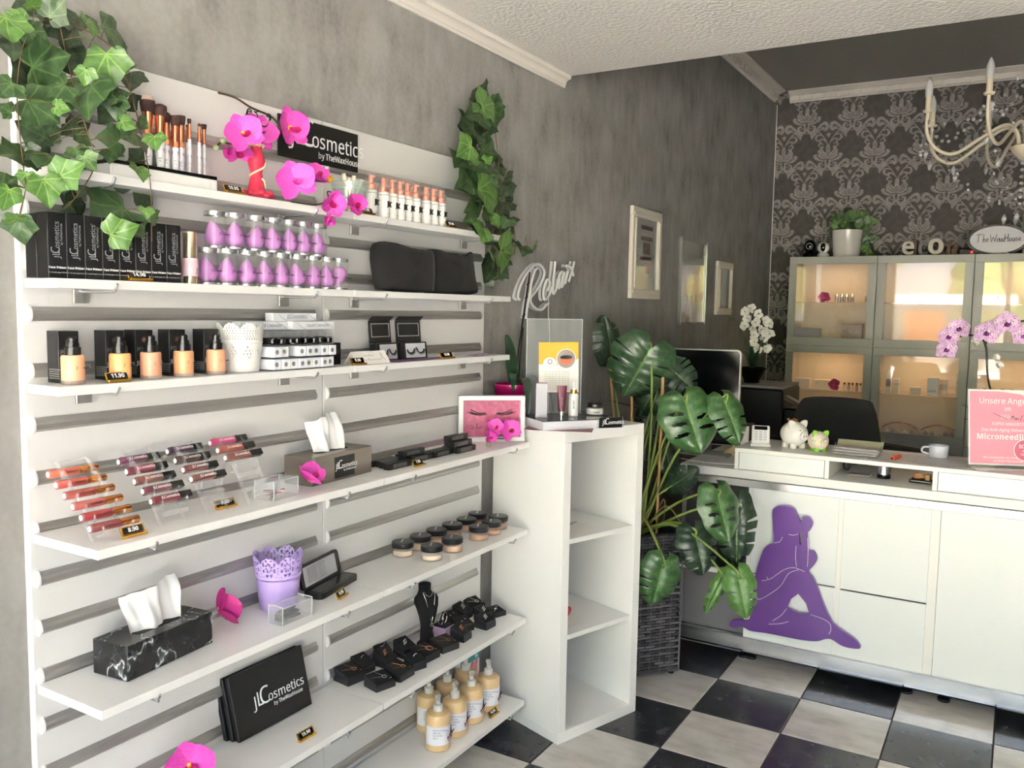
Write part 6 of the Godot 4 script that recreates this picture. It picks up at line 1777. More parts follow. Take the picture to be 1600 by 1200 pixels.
func ivy() -> void:
	var meshes := []
	for k in 6: meshes.append(ivy_mesh(k * 5 + 1))
	var ms := []
	for k in 3:
		var m := mat("ivy_%d" % k, Color.WHITE, 0.42)
		m.albedo_texture = leaf_tex([h("13260e"), h("1e3a15"), h("345c1a")][k], [h("3c5830"), h("5d7d42"), h("85a552")][k], 50 + k)
		m.backlight_enabled = true
		m.backlight = [h("1c2c10"), h("2c4416"), h("486820")][k]
		ms.append(m)
	var twig := mat("ivy_twig", h("5c4630"), 0.8)
	var D := [IVY_ABOVE_LEFT, IVY_RIGHT]
	for g in 2:
		var o := thing("ivy_garland", ["artificial ivy hanging over the upper left corner of the slat wall", "artificial ivy hanging down the right edge of the slat wall"][g], "ivy", [Vector3(0.06, 2.07, -1.02), Vector3(0.05, 2.1, -2.62)][g])
		var A: Array = D[g]
		var pos := o.position
		var roots := [[Vector3(0.04, 0.05, 0.0), Vector3(0.06, -0.1, -0.02), Vector3(0.085, -0.22, -0.04), Vector3(0.085, -0.28, -0.02), Vector3(0.08, -0.33, 0.02)], [Vector3(0.0, 0.2, -0.03), Vector3(0.03, 0.05, 0.02), Vector3(0.05, -0.1, -0.02), Vector3(0.055, -0.25, -0.03), Vector3(0.05, -0.42, -0.05)]]
		var stems := [curve(roots[g], 10)]
		if g == 0:
			stems.append(curve([Vector3(0.04, 0.04, -0.02), Vector3(0.07, 0.0, -0.1), Vector3(0.07, -0.12, -0.15), Vector3(0.08, -0.25, -0.17), Vector3(0.09, -0.38, -0.165)], 10))
			stems.append(curve([Vector3(0.04, 0.04, 0.0), Vector3(0.05, 0.0, 0.06), Vector3(0.07, -0.12, 0.10), Vector3(0.07, -0.3, 0.09)], 10))
		else:
			stems.append(curve([Vector3(0.02, 0.16, -0.05), Vector3(0.03, -0.05, -0.08), Vector3(0.04, -0.2, -0.09), Vector3(0.03, -0.4, -0.04)], 10))
			stems.append(curve([Vector3(0.03, -0.33, -0.09), Vector3(0.02, -0.30, -0.22), Vector3(0.0, -0.31, -0.38)], 8))
		for c in stems: obj("stem", tube(st(), c, 0.0012, 5), twig, o)
		var all := []
		for c in stems: all += c
		var stalks := st()
		for i in range(0, A.size(), 7):
			var p := Vector3(A[i + 1], A[i + 2], A[i + 3]) - pos
			var q := Vector3(A[i + 4], A[i + 5], A[i + 6]) - pos
			var d := q - p
			var len := maxf(0.022, d.length())
			var yv := d.normalized()
			var look := (Vector3(1, 0.12 + rng.randf_range(-0.35, 0.45), 0.55 + rng.randf_range(-0.6, 0.5))).normalized()
			var zv := (look - yv * look.dot(yv)).normalized()
			var b := Basis(yv.cross(zv), yv, zv) * Basis(Vector3.UP, rng.randf_range(-0.5, 0.5))
			var lf := inst("leaf", meshes[rng.randi() % 6], ms[int(A[i])], o)
			p.x = maxf(p.x, 0.045 - pos.x)
			lf.transform = Transform3D(b.scaled_local(Vector3.ONE * len * 1.24), p - d * 0.10)
			var near: Vector3 = all[0]
			for v in all:
				if v.distance_squared_to(p) < near.distance_squared_to(p): near = v
			if near.distance_to(p) < 0.16:
				tube(stalks, curve([near, near.lerp(p, 0.6) + Vector3(0.004, 0.006, 0), p], 4), 0.0009, 4, false)
		obj("leaf_stalks", stalks, twig, o).set_meta("kind", "stuff")

# ---------- monstera ----------
func monstera_mesh(v: int, sd: int) -> ArrayMesh: # base notch at the origin, tip at y = 1, about 1 wide, face +z
	var s := st()
	s.set_smooth_group(1)
	var nu := 72
	var nv := 10
	var P := []
	for sx in [1.0, -1.0]:
		var rows := []
		for i in nu + 1:
			var u := float(i) / nu
			# outline angle sweeps from the lobe behind the base to the tip
			var row := []
			var mid := Vector2(0, lerpf(0.0, 1.0, pow(u, 1.25)))
			var ed := Vector2(0.5 * pow(sin(PI * (0.12 + 0.88 * u)), 0.72) * (1.0 + 0.04 * sin(u * 20.0)), lerpf(-0.26, 1.0, smoothstep(0.0, 1.0, u) * 0.35 + u * 0.65))
			if u < 0.06: ed.x *= 0.45 + u * 9.0
			var cut := 1.0
			if v == 1 or v == 0:
				for c in [0.36, 0.52, 0.68, 0.82]:
					var off: float = c + 0.03 * sin(sd + c * 9.0 + sx)
					if absf(u - off) < 0.013 and (v == 1 or (c > 0.5)): cut = 0.42
			for j in nv + 1:
				var w := float(j) / nv * cut
				var q := mid.lerp(ed, w)
				row.append(Vector3(q.x * sx, q.y, 0.20 * w * (1 - w * 1.05) + 0.025 * sin(u * 38.0) * w * (1 - w) - 0.16 * q.y * q.y - 0.10 * w * w + 0.02 * sin(sd + u * 5.0)))
			rows.append(row)
		for i in nu:
			for j in nv:
				var u := (i + 0.5) / nu
				var w := (j + 0.5) / nv
				if v == 2:
					var hole := false
					for c in [[0.34, 0.42, 0.06], [0.50, 0.45, 0.05], [0.66, 0.5, 0.045]]:
						var du: float = (u - c[0] - 0.02 * sx) / c[2] * 1.7
						var dw: float = (w - c[1]) / 0.27
						if du * du + dw * dw < 1.0 and (sx > 0 or c[0] > 0.4 or sd % 2 == 0): hole = true
					if hole: continue
				var q := [rows[i][j], rows[i][j + 1], rows[i + 1][j + 1], rows[i + 1][j]]
				var uv := [Vector2(float(i) / nu, w - 0.5 / nv), Vector2(float(i) / nu, w + 0.5 / nv), Vector2(float(i + 1) / nu, w + 0.5 / nv), Vector2(float(i + 1) / nu, w - 0.5 / nv)]
				var idx := [0, 2, 1, 0, 3, 2] if sx > 0 else [0, 1, 2, 0, 2, 3]
				for k in idx:
					s.set_uv(uv[k])
					s.add_vertex(q[k])
	s.generate_normals()
	return s.commit()

func monstera() -> void:
	var o := thing("monstera", "large monstera with split leaves and bamboo stakes in a woven grey planter", "plant", Vector3(0.365, 0, -3.425))
	var b := Transform3D(Basis(Vector3(0.635, 0, -0.772), Vector3.UP, Vector3(0.772, 0, 0.635)), Vector3.ZERO)
	# planter: dark core with woven strands on every side
	var core := st()
	var W := 0.29
	var H := 0.625
	box(core, b * Vector3(0, 0.02 + H / 2 - 0.03, 0), Vector3(W - 0.02, H - 0.07, W - 0.02), 0.004, b.basis)
	for k in 4:
		var a := PI / 2 * k
		var n := b.basis * Vector3(sin(a), 0, cos(a))
		var t := b.basis * Vector3(cos(a), 0, -sin(a))
		box(core, n * (W / 2 - 0.012) + Vector3(0, H - 0.03, 0), Vector3(W - 0.004, 0.06, 0.018), 0.003, Basis(t, Vector3.UP, n))
	var pl := obj("planter", core, mat("planter_core", h("222124"), 0.8), o)
	var strands := [st(), st(), st()]
	var wr := RandomNumberGenerator.new()
	wr.seed = 5
	for k in 4:
		var a := PI / 2 * k
		var n := b.basis * Vector3(sin(a), 0, cos(a))
		var t := b.basis * Vector3(cos(a), 0, -sin(a))
		var fb := Basis(t, Vector3.UP, n)
		for j in 46:
			var y := 0.022 + j * 0.0131
			for i in 6:
				var x := -W / 2 + (i + 0.5) * W / 6.0 + (W / 12.0 if j % 2 else 0.0)
				if x > W / 2 - 0.01: continue
				box(strands[wr.randi() % 3], n * (W / 2 - 0.004 + 0.002 * ((i + j) % 2)) + t * x + Vector3(0, y, 0), Vector3(W / 6.0 - 0.003, 0.0100, 0.006), 0.0018, fb * Basis(Vector3.BACK, wr.randf_range(-0.012, 0.012)))
		for i in 7:
			var x := -W / 2 + i * W / 6.0
			box(strands[2], n * (W / 2 - 0.0045) + t * x + Vector3(0, H / 2, 0), Vector3(0.006, H - 0.04, 0.006), 0.001, fb)
	for k in 3: obj("weave", strands[k], mat("rattan_%d" % k, [h("3b393d"), h("4d4a4e"), h("646065")][k], 0.6), pl).set_meta("kind", "stuff")
	obj("soil", box(st(), Vector3(0, H - 0.035, 0), Vector3(W - 0.04, 0.02, W - 0.04), 0.002, b.basis), mat("soil", h("2a2019"), 0.95), o)
	var ft := st()
	for k in 4: lathe(ft, V2([0, 0, 0.012, 0, 0.012, 0.02, 0, 0.02]), 12, Transform3D(Basis(), b * Vector3((W / 2 - 0.025) * [1, 1, -1, -1][k], 0, (W / 2 - 0.025) * [1, -1, 1, -1][k])))
	obj("feet", ft, M.black, o)
	var bam := mat("bamboo", h("a8834f"), 0.55)
	for q in [[0.177, 1.347, -3.50, 0.30, 0.60, -3.43], [0.321, 1.25, -3.42, 0.345, 0.6, -3.42], [0.47, 1.285, -3.40, 0.455, 0.6, -3.42]]:
		var p0 := Vector3(q[3], q[4] - 0.03, q[5]) - o.position
		var p1 := Vector3(q[0], q[1], q[2]) - o.position
		var s := st()
		tube(s, [p0, p1], 0.0062, 9)
		for k in 4: lathe(s, V2([0.006, -0.003, 0.0075, 0, 0.006, 0.003]), 9, Transform3D(Basis(), p0.lerp(p1, 0.2 + 0.2 * k)))
		obj("bamboo_stake", s, bam, o)
	obj("tie_wire", tube(st(), [Vector3(0.19, 1.16, -3.49) - o.position, Vector3(0.33, 1.15, -3.42) - o.position, Vector3(0.47, 1.12, -3.40) - o.position], 0.002, 5), M.black, o)
	var ms := []
	for k in 4:
		var m := mat("monstera_%d" % k, Color.WHITE, 0.28)
		var im := Image.create(128, 64, false, Image.FORMAT_RGB8)
		var base: Color = [h("0f2413"), h("183318"), h("23481c"), h("3c6826")][k]
		var n := noise_image(128, 64, 0.05, 3, 60 + k)
		for y in 64:
			for x in 128:
				var u := x / 128.0
				var w := y / 64.0
				var c := base.lerp(base.lightened(0.18), n.get_pixel(x, y).r)
				var vv := absf(fposmod(u * 7.0 - 0.15, 1.0) - 0.5)
				c = c.lerp(h("87a85c"), 0.55 * exp(-w * w * 900.0) + 0.22 * exp(-vv * vv * 900.0) * (1 - w))
				im.set_pixel(x, y, c)
		m.albedo_texture = tex(im)
		m.backlight_enabled = true
		m.backlight = [h("142410"), h("1c3214"), h("264a18"), h("5c8426")][k]
		ms.append(m)
	var stem := mat("monstera_stem", h("6c7f3a"), 0.5)
	var meshes := {}
	for i in range(0, MONSTERA.size(), 9):
		var q := i / 9
		var p := Vector3(MONSTERA[i], MONSTERA[i + 1], MONSTERA[i + 2]) - o.position
		var e := Vector3(MONSTERA[i + 3], MONSTERA[i + 4], MONSTERA[i + 5]) - o.position
		var wd: float = MONSTERA[i + 6]
		var v := int(MONSTERA[i + 7])
		var key := v * 2 + q % 2
		if not meshes.has(key): meshes[key] = monstera_mesh(v, q)
		var d := e - p
		var yv := d.normalized()
		var look := Vector3(0.5 + 0.25 * sin(q * 2.1), 0.42, 0.75).normalized()
		if q == 0: look = Vector3(0.8, -0.1, 0.5)
		var zv := (look - yv * look.dot(yv)).normalized()
		var len := d.length() * (1.08 if q != 1 else 1.25)
		var bas := Basis(yv.cross(zv), yv, zv)
		var lf := inst("leaf", meshes[key], ms[int(MONSTERA[i + 8])], o)
		lf.transform = Transform3D(Basis(bas.x * wd, bas.y * len, bas.z * (wd + len) * 0.5), p)
		var root := Vector3(0.02 * sin(q * 1.7), H - 0.03, 0.03 * cos(q * 2.3))
		var mid := root.lerp(p, 0.5) + Vector3(0.03 * sin(q), 0.05 if p.y > H else 0.12, 0.02)
		obj("leaf_stalk", tube(st(), curve([root, mid, p - yv * 0.01 + zv * 0.002, p + yv * 0.02], 6), [0.006, 0.006, 0.006, 0.006, 0.006, 0.0055, 0.0055, 0.005, 0.005, 0.005, 0.0048, 0.0045, 0.0043, 0.004, 0.004, 0.0038, 0.0036, 0.003, 0.002], 7), stem, o)
	for k in 6: # aerial roots
		var a := k * 1.1
		var p := Vector3(0.05 * sin(a), H - 0.02, 0.05 * cos(a))
		obj("aerial_root", tube(st(), curve([p, p + Vector3(0.10 * sin(a + 0.4), 0.14, 0.06 * cos(a)), p + Vector3(0.2 * sin(a + 0.7), 0.05, 0.10 * cos(a)), p + Vector3(0.23 * sin(a + 0.9), 0.0, 0.13 * cos(a))], 6), 0.0032, 6), mat("root_brown", h("6e5a3c"), 0.7), o)

const SIL := [0.875, 0.705, 0.883, 0.724, 0.903, 0.737, 0.933, 0.741, 0.962, 0.734, 0.980, 0.706, 0.994, 0.678, 1.001, 0.692, 0.993, 0.695, 1.009, 0.704, 1.033, 0.701, 1.045, 0.677, 1.032, 0.645, 1.024, 0.635, 1.030, 0.597, 1.033, 0.565, 1.052, 0.562, 1.065, 0.542, 1.066, 0.521, 1.055, 0.498, 1.036, 0.468, 1.057, 0.446, 1.080, 0.398, 1.107, 0.334, 1.142, 0.272, 1.167, 0.251, 1.208, 0.230, 1.240, 0.211, 1.257, 0.189, 1.249, 0.179, 1.210, 0.175, 1.178, 0.180, 1.146, 0.195, 1.122, 0.194, 1.082, 0.175, 1.017, 0.167, 0.933, 0.166, 0.864, 0.165, 0.803, 0.161, 0.767, 0.171, 0.732, 0.161, 0.709, 0.164, 0.713, 0.183, 0.739, 0.198, 0.788, 0.205, 0.800, 0.237, 0.805, 0.311, 0.811, 0.393, 0.825, 0.467, 0.844, 0.533, 0.864, 0.558, 0.885, 0.574, 0.880, 0.644]
const HOLE := [0.999, 0.366, 1.048, 0.288, 0.956, 0.296]
const HOLE2 := [0.991, 0.626, 0.999, 0.631, 0.999, 0.584, 0.995, 0.583]
const FIGURE_LINES := [[0.886, 0.571, 0.911, 0.580, 0.923, 0.603], [0.948, 0.618, 0.968, 0.618, 0.989, 0.627], [0.981, 0.573, 0.981, 0.521, 0.987, 0.483], [1.026, 0.615, 1.031, 0.555, 1.031, 0.490], [0.842, 0.395, 0.880, 0.411, 0.921, 0.449, 0.946, 0.467, 0.979, 0.477, 1.021, 0.467], [0.810, 0.331, 0.833, 0.310, 0.875, 0.339, 0.924, 0.388, 0.955, 0.447, 0.996, 0.471], [0.897, 0.227, 0.930, 0.256, 0.954, 0.292], [0.881, 0.208, 0.931, 0.221, 0.964, 0.237], [1.053, 0.286, 1.103, 0.278, 1.132, 0.263, 1.138, 0.238, 1.131, 0.215], [0.863, 0.417, 0.870, 0.405]]

# ---------- street, seen only as a reflection ----------
func street() -> void:
	struct("ground", box(st(), Vector3(2.3, -0.16, 11.22), Vector3(40, 0.1, 20), 0.0), mat("paving", h("dad7d1"), 0.9))
	var bark := mat("bark", h("5a4836"), 0.9)
	var crown := mat("crown", h("6a7a44"), 0.8)
	var crown2 := mat("crown_light", h("9aa060"), 0.8)
	for k in 6:
		var x := -14.0 + k * 5.2
		var o := thing("tree", "leafy street tree behind the parked stall, %s from the left across the street" % ORD[k], "tree", Vector3(x, -0.11, 18.0 + 1.5 * (k % 2)), 0.0, "street trees")
		obj("trunk", lathe(st(), V2([0.2, 0, 0.14, 1.2, 0.1, 3.0]), 10), bark, o)
		var s := st()
		for j in 14:
			var p := Vector3(rng.randf_range(-1.4, 1.4), rng.randf_range(2.0, 4.6), rng.randf_range(-1.1, 1.1))
			lathe(s, V2([0, -0.9, 0.7, -0.55, 0.95, 0.1, 0.6, 0.7, 0, 0.9]), 9, Transform3D(Basis(Vector3(1, 0.3, 0).normalized(), rng.randf() * 2), p))
		obj("crown", s, crown if k % 2 else crown2, o)
	var t := thing("market_trailer", "white market trailer with a long awning parked across the street", "trailer", Vector3(-0.8, -0.11, 10.5))
	obj("body", box(st(), Vector3(0, 1.15, 0), Vector3(4.6, 1.5, 1.8), 0.05), mat("trailer_grey", h("a8a29a"), 0.6), t)
	obj("awning", box(st(), Vector3(0, 2.05, -0.5), Vector3(4.9, 0.22, 2.6), 0.03), M.white, t)
	for k in 4: obj("panel", box(st(), Vector3(-1.65 + k * 1.1, 1.4, -0.92), Vector3(0.9, 0.75, 0.04), 0.0), mat("trailer_panel_%d" % k, [h("8f8a80"), h("a98a58"), h("b5794a"), h("8d8a55")][k], 0.6), t)
	for k in 2: obj("wheel", lathe(st(), V2([0, -0.1, 0.32, -0.1, 0.32, 0.1, 0, 0.1]), 18, Transform3D(Basis(Vector3.RIGHT, PI / 2), Vector3(-1.4 + 2.8 * k, 0.33, -0.85))), M.black_matt, t)

# ---------- reception counter ----------
func counter() -> void:
	var zf := -3.72
	var o := thing("reception_counter", "white reception counter with frosted front panels and aluminium edge rails", "counter", Vector3(0.45, 0, zf))
	var L := 3.6
	obj("desk_top", box(st(), Vector3(L / 2, 0.8525, -0.39), Vector3(L, 0.037, 0.80), 0.0012), M.white, o)
	obj("top_rail", box(st(), Vector3(L / 2, 0.8125, -0.012), Vector3(L, 0.034, 0.026), 0.002), M.alu_bright, o)
	obj("bottom_rail", box(st(), Vector3(L / 2, 0.090, -0.012), Vector3(L, 0.056, 0.028), 0.002), M.alu_bright, o)
	obj("rail_lip", box(st(), Vector3(L / 2, 0.058, 0.001), Vector3(L, 0.008, 0.004), 0.0), M.chrome, o)
	# frosted panels: two over two, then a tall one, then the rest of the front
	var pm := mat("panel_white", h("eef0ef"), 0.22)
	for q in [[0.33, 0.692, 0.118, 0.408], [0.33, 0.692, 0.414, 0.795], [0.708, 1.040, 0.118, 0.404], [0.708, 1.040, 0.410, 0.795], [1.073, 2.1, 0.118, 0.795], [2.14, L, 0.118, 0.795]]:
		obj("front_panel", box(st(), Vector3((q[0] + q[1]) / 2, (q[2] + q[3]) / 2, -0.014), Vector3(q[1] - q[0] - 0.002, q[3] - q[2], 0.010), 0.0015), pm, o)
	for x in [0.322, 0.700, 1.056, 2.12]: obj("post", box(st(), Vector3(x, 0.457, -0.020), Vector3(0.022 if x < 1.0 else 0.034, 0.678, 0.016), 0.001), M.white, o)
	obj("cross_rail", box(st(), Vector3(0.16, 0.395, -0.022), Vector3(0.32, 0.022, 0.02), 0.001), M.white, o)
	var grey := mat("back_grey", h("77757a"), 0.5)
	obj("lower_panel", box(st(), Vector3(0.16, 0.25, -0.05), Vector3(0.32, 0.27, 0.01), 0.0), grey, o)
	obj("back_panel", box(st(), Vector3(L / 2, 0.47, -0.70), Vector3(L, 0.7, 0.016), 0.0), grey, o)
	obj("end_panel", box(st(), Vector3(0.012, 0.47, -0.40), Vector3(0.02, 0.7, 0.74), 0.0), grey, o)
	for x in [0.30, 0.335, 0.98, 1.12, 1.8, 2.6]: obj("foot", lathe(st(), V2([0, 0, 0.024, 0, 0.024, 0.012, 0.012, 0.02, 0.012, 0.064, 0, 0.064]), 16, at(x, 0, -0.075)), M.black, o)
	# raised shelf with closed boxes and an open cubby
	obj("raised_top", box(st(), Vector3(0.244 + 1.65, 0.957, -0.175), Vector3(3.3, 0.018, 0.35), 0.001), M.white, o)
	for x in [0.253, 0.635, 1.044, 2.3]: obj("divider", box(st(), Vector3(x, 0.9095, -0.175), Vector3(0.018, 0.077, 0.34), 0.0008), M.white, o)
	for q in [[0.264, 0.624], [1.055, 2.29]]: obj("box_front", box(st(), Vector3((q[0] + q[1]) / 2, 0.9095, -0.012), Vector3(q[1] - q[0], 0.074, 0.012), 0.0008), pm, o)
	# kneeling figure cut from violet acrylic
	var f := thing("figure_cutout", "violet acrylic silhouette of a seated woman mounted on the counter front", "silhouette", Vector3(0.98, 0.45, -3.7145))
	var vio := mat("violet_acrylic", h("5b2a86"), 0.12)
	vio.clearcoat_enabled = true
	var out := smooth_poly(shift([SIL], -0.98, -0.45), 4)
	var hole := smooth_poly(shift([HOLE], -0.98, -0.45), 2)
	var hole2 := smooth_poly(shift([HOLE2], -0.98, -0.45), 3)
	obj("silhouette", prism_holes(out, [hole, hole2], 0.018), vio, f)
	var s := st()
	for l in FIGURE_LINES:
		var p := []
		for i in range(0, l.size(), 2): p.append(Vector3(l[i] - 0.98, l[i + 1] - 0.45, 0.0184))
		tube(s, curve(p, 5), 0.0014, 5)
	obj("engraved_lines", s, mat("engraving", h("d9c9e2"), 0.4), f)

func shift(a: Array, dx: float, dy: float) -> Array:
	var r := []
	for i in range(0, a[0].size(), 2): r += [a[0][i] + dx, a[0][i + 1] + dy]
	return r

# a flat sheet with holes: every hole is bridged to the outline before it is cut into triangles
func prism_holes(out: PackedVector2Array, holes: Array, depth: float) -> SurfaceTool:
	var s := st()
	if Geometry2D.is_polygon_clockwise(out): out.reverse()
	var poly := out
	for hl: PackedVector2Array in holes:
		if not Geometry2D.is_polygon_clockwise(hl): hl.reverse()
		var bi := 0
		var bj := 0
		var best := 1e9
		for i in poly.size():
			for j in hl.size():
				var d := poly[i].distance_squared_to(hl[j])
				if d < best:
					best = d
					bi = i
					bj = j
		var m := PackedVector2Array()
		for i in bi + 1: m.append(poly[i])
		for j in hl.size() + 1: m.append(hl[(bj + j) % hl.size()])
		for i in range(bi, poly.size()): m.append(poly[i])
		poly = m
	var ix := Geometry2D.triangulate_polygon(poly)
	for i in range(0, ix.size(), 3):
		var a := poly[ix[i]]
		var b := poly[ix[i + 1]]
		var c := poly[ix[i + 2]]
		if (b - a).cross(c - a) < 0:
			var q := b
			b = c
			c = q
		tri(s, Vector3(a.x, a.y, depth), Vector3(b.x, b.y, depth), Vector3(c.x, c.y, depth))
		tri(s, Vector3(a.x, a.y, 0), Vector3(c.x, c.y, 0), Vector3(b.x, b.y, 0))
	for ring_ in [out] + holes:
		for i in ring_.size():
			var a: Vector2 = ring_[i]
			var b: Vector2 = ring_[(i + 1) % ring_.size()]
			quad(s, Vector3(a.x, a.y, 0), Vector3(b.x, b.y, 0), Vector3(b.x, b.y, depth), Vector3(a.x, a.y, depth))
	return s

func ball(s: SurfaceTool, c: Vector3, r: Vector3, n := 14, b := Basis()) -> void: # an ellipsoid
	var p := []
	for k in n + 1:
		var a := PI * k / n - PI / 2
		p.append(Vector2(maxf(0.0, cos(a)), sin(a)))
	p[0] = Vector2(0, -1)
	p[n] = Vector2(0, 1)
	lathe(s, p, n * 2, Transform3D(b.scaled_local(r), c), 80)

func piggy(label: String, at_: Vector3, turn: float, r: float, body: Material, accent: Material) -> Node3D: # faces +z of its own frame
	var o := thing("piggy_bank", label, "piggy bank", at_, turn, "piggy banks on the counter")
	var s := st()
	ball(s, Vector3(0, r * 1.05, 0), Vector3(r * 0.98, r * 0.95, r * 1.08), 16)
	obj("body", s, body, o)
	s = st()
	lathe(s, V2([0, 0, r * 0.36, 0, r * 0.36, r * 0.22, r * 0.30, r * 0.28, 0, r * 0.28]), 20, Transform3D(Basis(Vector3.RIGHT, PI / 2), Vector3(0, r * 1.0, r * 0.92)))
	var sn := obj("snout", s, body, o)
	s = st()
	for e in [-1.0, 1.0]: ball(s, Vector3(e * r * 0.12, r * 1.0, r * 1.205), Vector3(r * 0.045, r * 0.08, r * 0.02), 6)
	obj("nostrils", s, M.print_grey, sn)
	for e in [-1.0, 1.0]:
		s = st()
		prism(s, smooth_poly([-0.30, 0, 0.30, 0, 0.26, 0.30, 0.05, 0.50, -0.2, 0.34], 4), 0.10, Transform3D(Basis(Vector3.BACK, -e * 0.7).scaled_local(Vector3.ONE * r), Vector3(e * r * 0.50, r * 1.72, r * 0.30)))
		obj("ear", s, accent, o)
		s = st()
		ball(s, Vector3(e * r * 0.26, r * 1.42, r * 0.93), Vector3(r * 0.05, r * 0.06, r * 0.04), 6)
		obj("eye", s, M.print_black, o)
		for f in [-1.0, 1.0]: obj("foot", lathe(st(), V2([0, 0, r * 0.24, 0, r * 0.27, r * 0.1, r * 0.25, r * 0.4, 0, r * 0.4]), 14, at(e * r * 0.42, 0, f * r * 0.42)), accent if r < 0.045 else body, o)
	return o

func counter_goods() -> void:
	var y := 0.9662
	var o := thing("card_terminal", "white card terminal with keypad leaning on its base at the counter's left end", "card terminal", Vector3(0.775, y, -3.84), 0.28)
	obj("base", box(st(), Vector3(0, 0.006, -0.02), Vector3(0.088, 0.012, 0.10), 0.004), M.white, o)
	var b := Basis(Vector3.RIGHT, -0.62)
	obj("body", box(st(), Vector3(0, 0.047, -0.012), Vector3(0.078, 0.092, 0.022), 0.005, b), M.white, o)
	var ft := Transform3D(b, Vector3(0, 0.047, -0.012))
	obj("screen", box(st(), ft * Vector3(0, 0.030, 0.0112), Vector3(0.056, 0.018, 0.001), 0.0, b), M.black_gloss, o)
	for r in 4:
		for c in 3: obj("key", box(st(), ft * Vector3(-0.02 + c * 0.02, 0.010 - r * 0.013, 0.0114), Vector3(0.012, 0.007, 0.002), 0.0006, b), mat("key_grey", h("c9ccd2"), 0.5), o)
	var por := mat("porcelain", h("efebe4"), 0.15)
	o = piggy("glossy white piggy bank with a golden crown of petals", Vector3(0.91, y, -3.885), 0.95, 0.0585, por, por)
	var crown := st()
	for k in 6:
		var a := TAU * k / 6
		prism(crown, smooth_poly([-0.010, 0, 0.010, 0, 0.012, 0.014, 0.0, 0.026, -0.012, 0.014], 3), 0.003, Transform3D(Basis(Vector3.UP, a) * Basis(Vector3.RIGHT, 0.6), Vector3(sin(a) * 0.010, 0.108, cos(a) * 0.010 - 0.012)))
	obj("crown", crown, mat("gold_brown", h("a87842"), 0.25, 0.8), o)
	var pinkish := mat("pig_cream", h("e3d2c4"), 0.3)
	o = piggy("small cream piggy bank with green ears and feet and green lettering", Vector3(1.022, y, -3.845), 0.75, 0.0435, pinkish, mat("pig_green", h("7fbf3f"), 0.35))
	lettering(o, "lettering", "Pixted", 0.017, M.pig_green, Transform3D(Basis(Vector3.UP, -0.75), Vector3(-0.0415, 0.042, 0.018)), font_bold, false, 0.006)
	# clear business card rack
	o = thing("card_rack", "stack of clear acrylic card holders with brochures on the counter", "rack", Vector3(1.18, y, -3.86), -0.02)
	var s := st()
	for k in 3: box(s, Vector3(0, 0.004 + k * 0.010, 0.03 - k * 0.014), Vector3(0.19, 0.004, 0.09), 0.0)
	obj("tray", s, M.acrylic, o)
	s = st()
	for k in 3: box(s, Vector3(0, 0.0085 + k * 0.010, 0.028 - k * 0.014), Vector3(0.176, 0.003, 0.084), 0.0)
	obj("brochures", s, mat("brochure", h("b9b2ab"), 0.6), o)
	obj("back_plate", box(st(), Vector3(0.005, 0.036, -0.035), Vector3(0.185, 0.045, 0.003), 0.0, Basis(Vector3.RIGHT, -0.75)), mat("brochure_olive", h("8d8a72"), 0.5), o)
	s = st()
	for e in [-1.0, 1.0]:
		for k in 2: ring(s, Vector3(e * 0.093, 0.022 + 0.012 * k, 0.0 - 0.02 * k), 0.005, 0.0012, Basis(Vector3.UP, PI / 2))
	obj("binding_rings", s, M.chrome, o)
	for k in 3:
		o = thing("form_sheet", ["printed form lying right of the acrylic card rack", "translucent plastic sleeve lying across the middle of the counter", "blank white form lying left of the pink offer sign"][k], "paper", Vector3([1.29, 1.38, 1.50][k], y + k * 0.0008, [-3.86, -3.88, -3.87][k]), [0.1, -0.05, 0.04][k])
		obj("sheet", box(st(), Vector3(0, 0.0004, 0), Vector3([0.13, 0.24, 0.2][k], 0.0006, 0.2), 0.0), mat("sheet_%d" % k, [h("c4c2c4"), h("d2d0d2"), h("c8c5c8")][k], 0.35), o)
	o = thing("highlighter", "orange highlighter cap-first on the forms in the middle of the counter", "marker", Vector3(1.335, y + 0.0105, -3.80), -0.3)
	obj("barrel", lathe(st(), V2([0, -0.02, 0.0075, -0.02, 0.0085, 0.0, 0.0085, 0.05, 0, 0.05]), 14, Transform3D(Basis(Vector3.RIGHT, -PI / 2), Vector3.ZERO)), mat("orange", h("d9552a"), 0.4), o)
	obj("tip", lathe(st(), V2([0, -0.03, 0.003, -0.03, 0.004, -0.02]), 8, Transform3D(Basis(Vector3.RIGHT, -PI / 2), Vector3.ZERO)), M.black, o)
	o = thing("mug", "white ceramic mug standing behind the forms on the counter", "mug", Vector3(1.483, y, -3.985), 0.0)
	obj("cup", lathe(st(), V2([0, 0, 0.032, 0, 0.036, 0.006, 0.0385, 0.052, 0.0365, 0.052, 0.034, 0.008, 0, 0.007]), 30), mat("mug_white", h("dfe0ee"), 0.15), o)
	obj("handle", tube(st(), curve([Vector3(-0.036, 0.042, 0.006), Vector3(-0.058, 0.04, 0.01), Vector3(-0.062, 0.022, 0.01), Vector3(-0.036, 0.012, 0.006)], 6), 0.0045, 8), M.mug_white, o)
	# pink offer sign in an acrylic stand
	o = thing("offer_sign", "pink offer sheet with white German lettering in a slanted acrylic stand", "sign", Vector3(1.61, y, -3.80), 0.42)
	var pf := face(Vector3(0.148, 0.008, -0.012), Vector3.RIGHT, Vector3(0, 1, -0.17))
	obj("stand", box(st(), pf * Vector3(0, 0.152, -0.003), Vector3(0.304, 0.308, 0.002), 0.0, pf.basis), M.acrylic, o)
	obj("foot", box(st(), Vector3(0.148, 0.002, 0.03), Vector3(0.304, 0.003, 0.085), 0.0), M.acrylic, o)
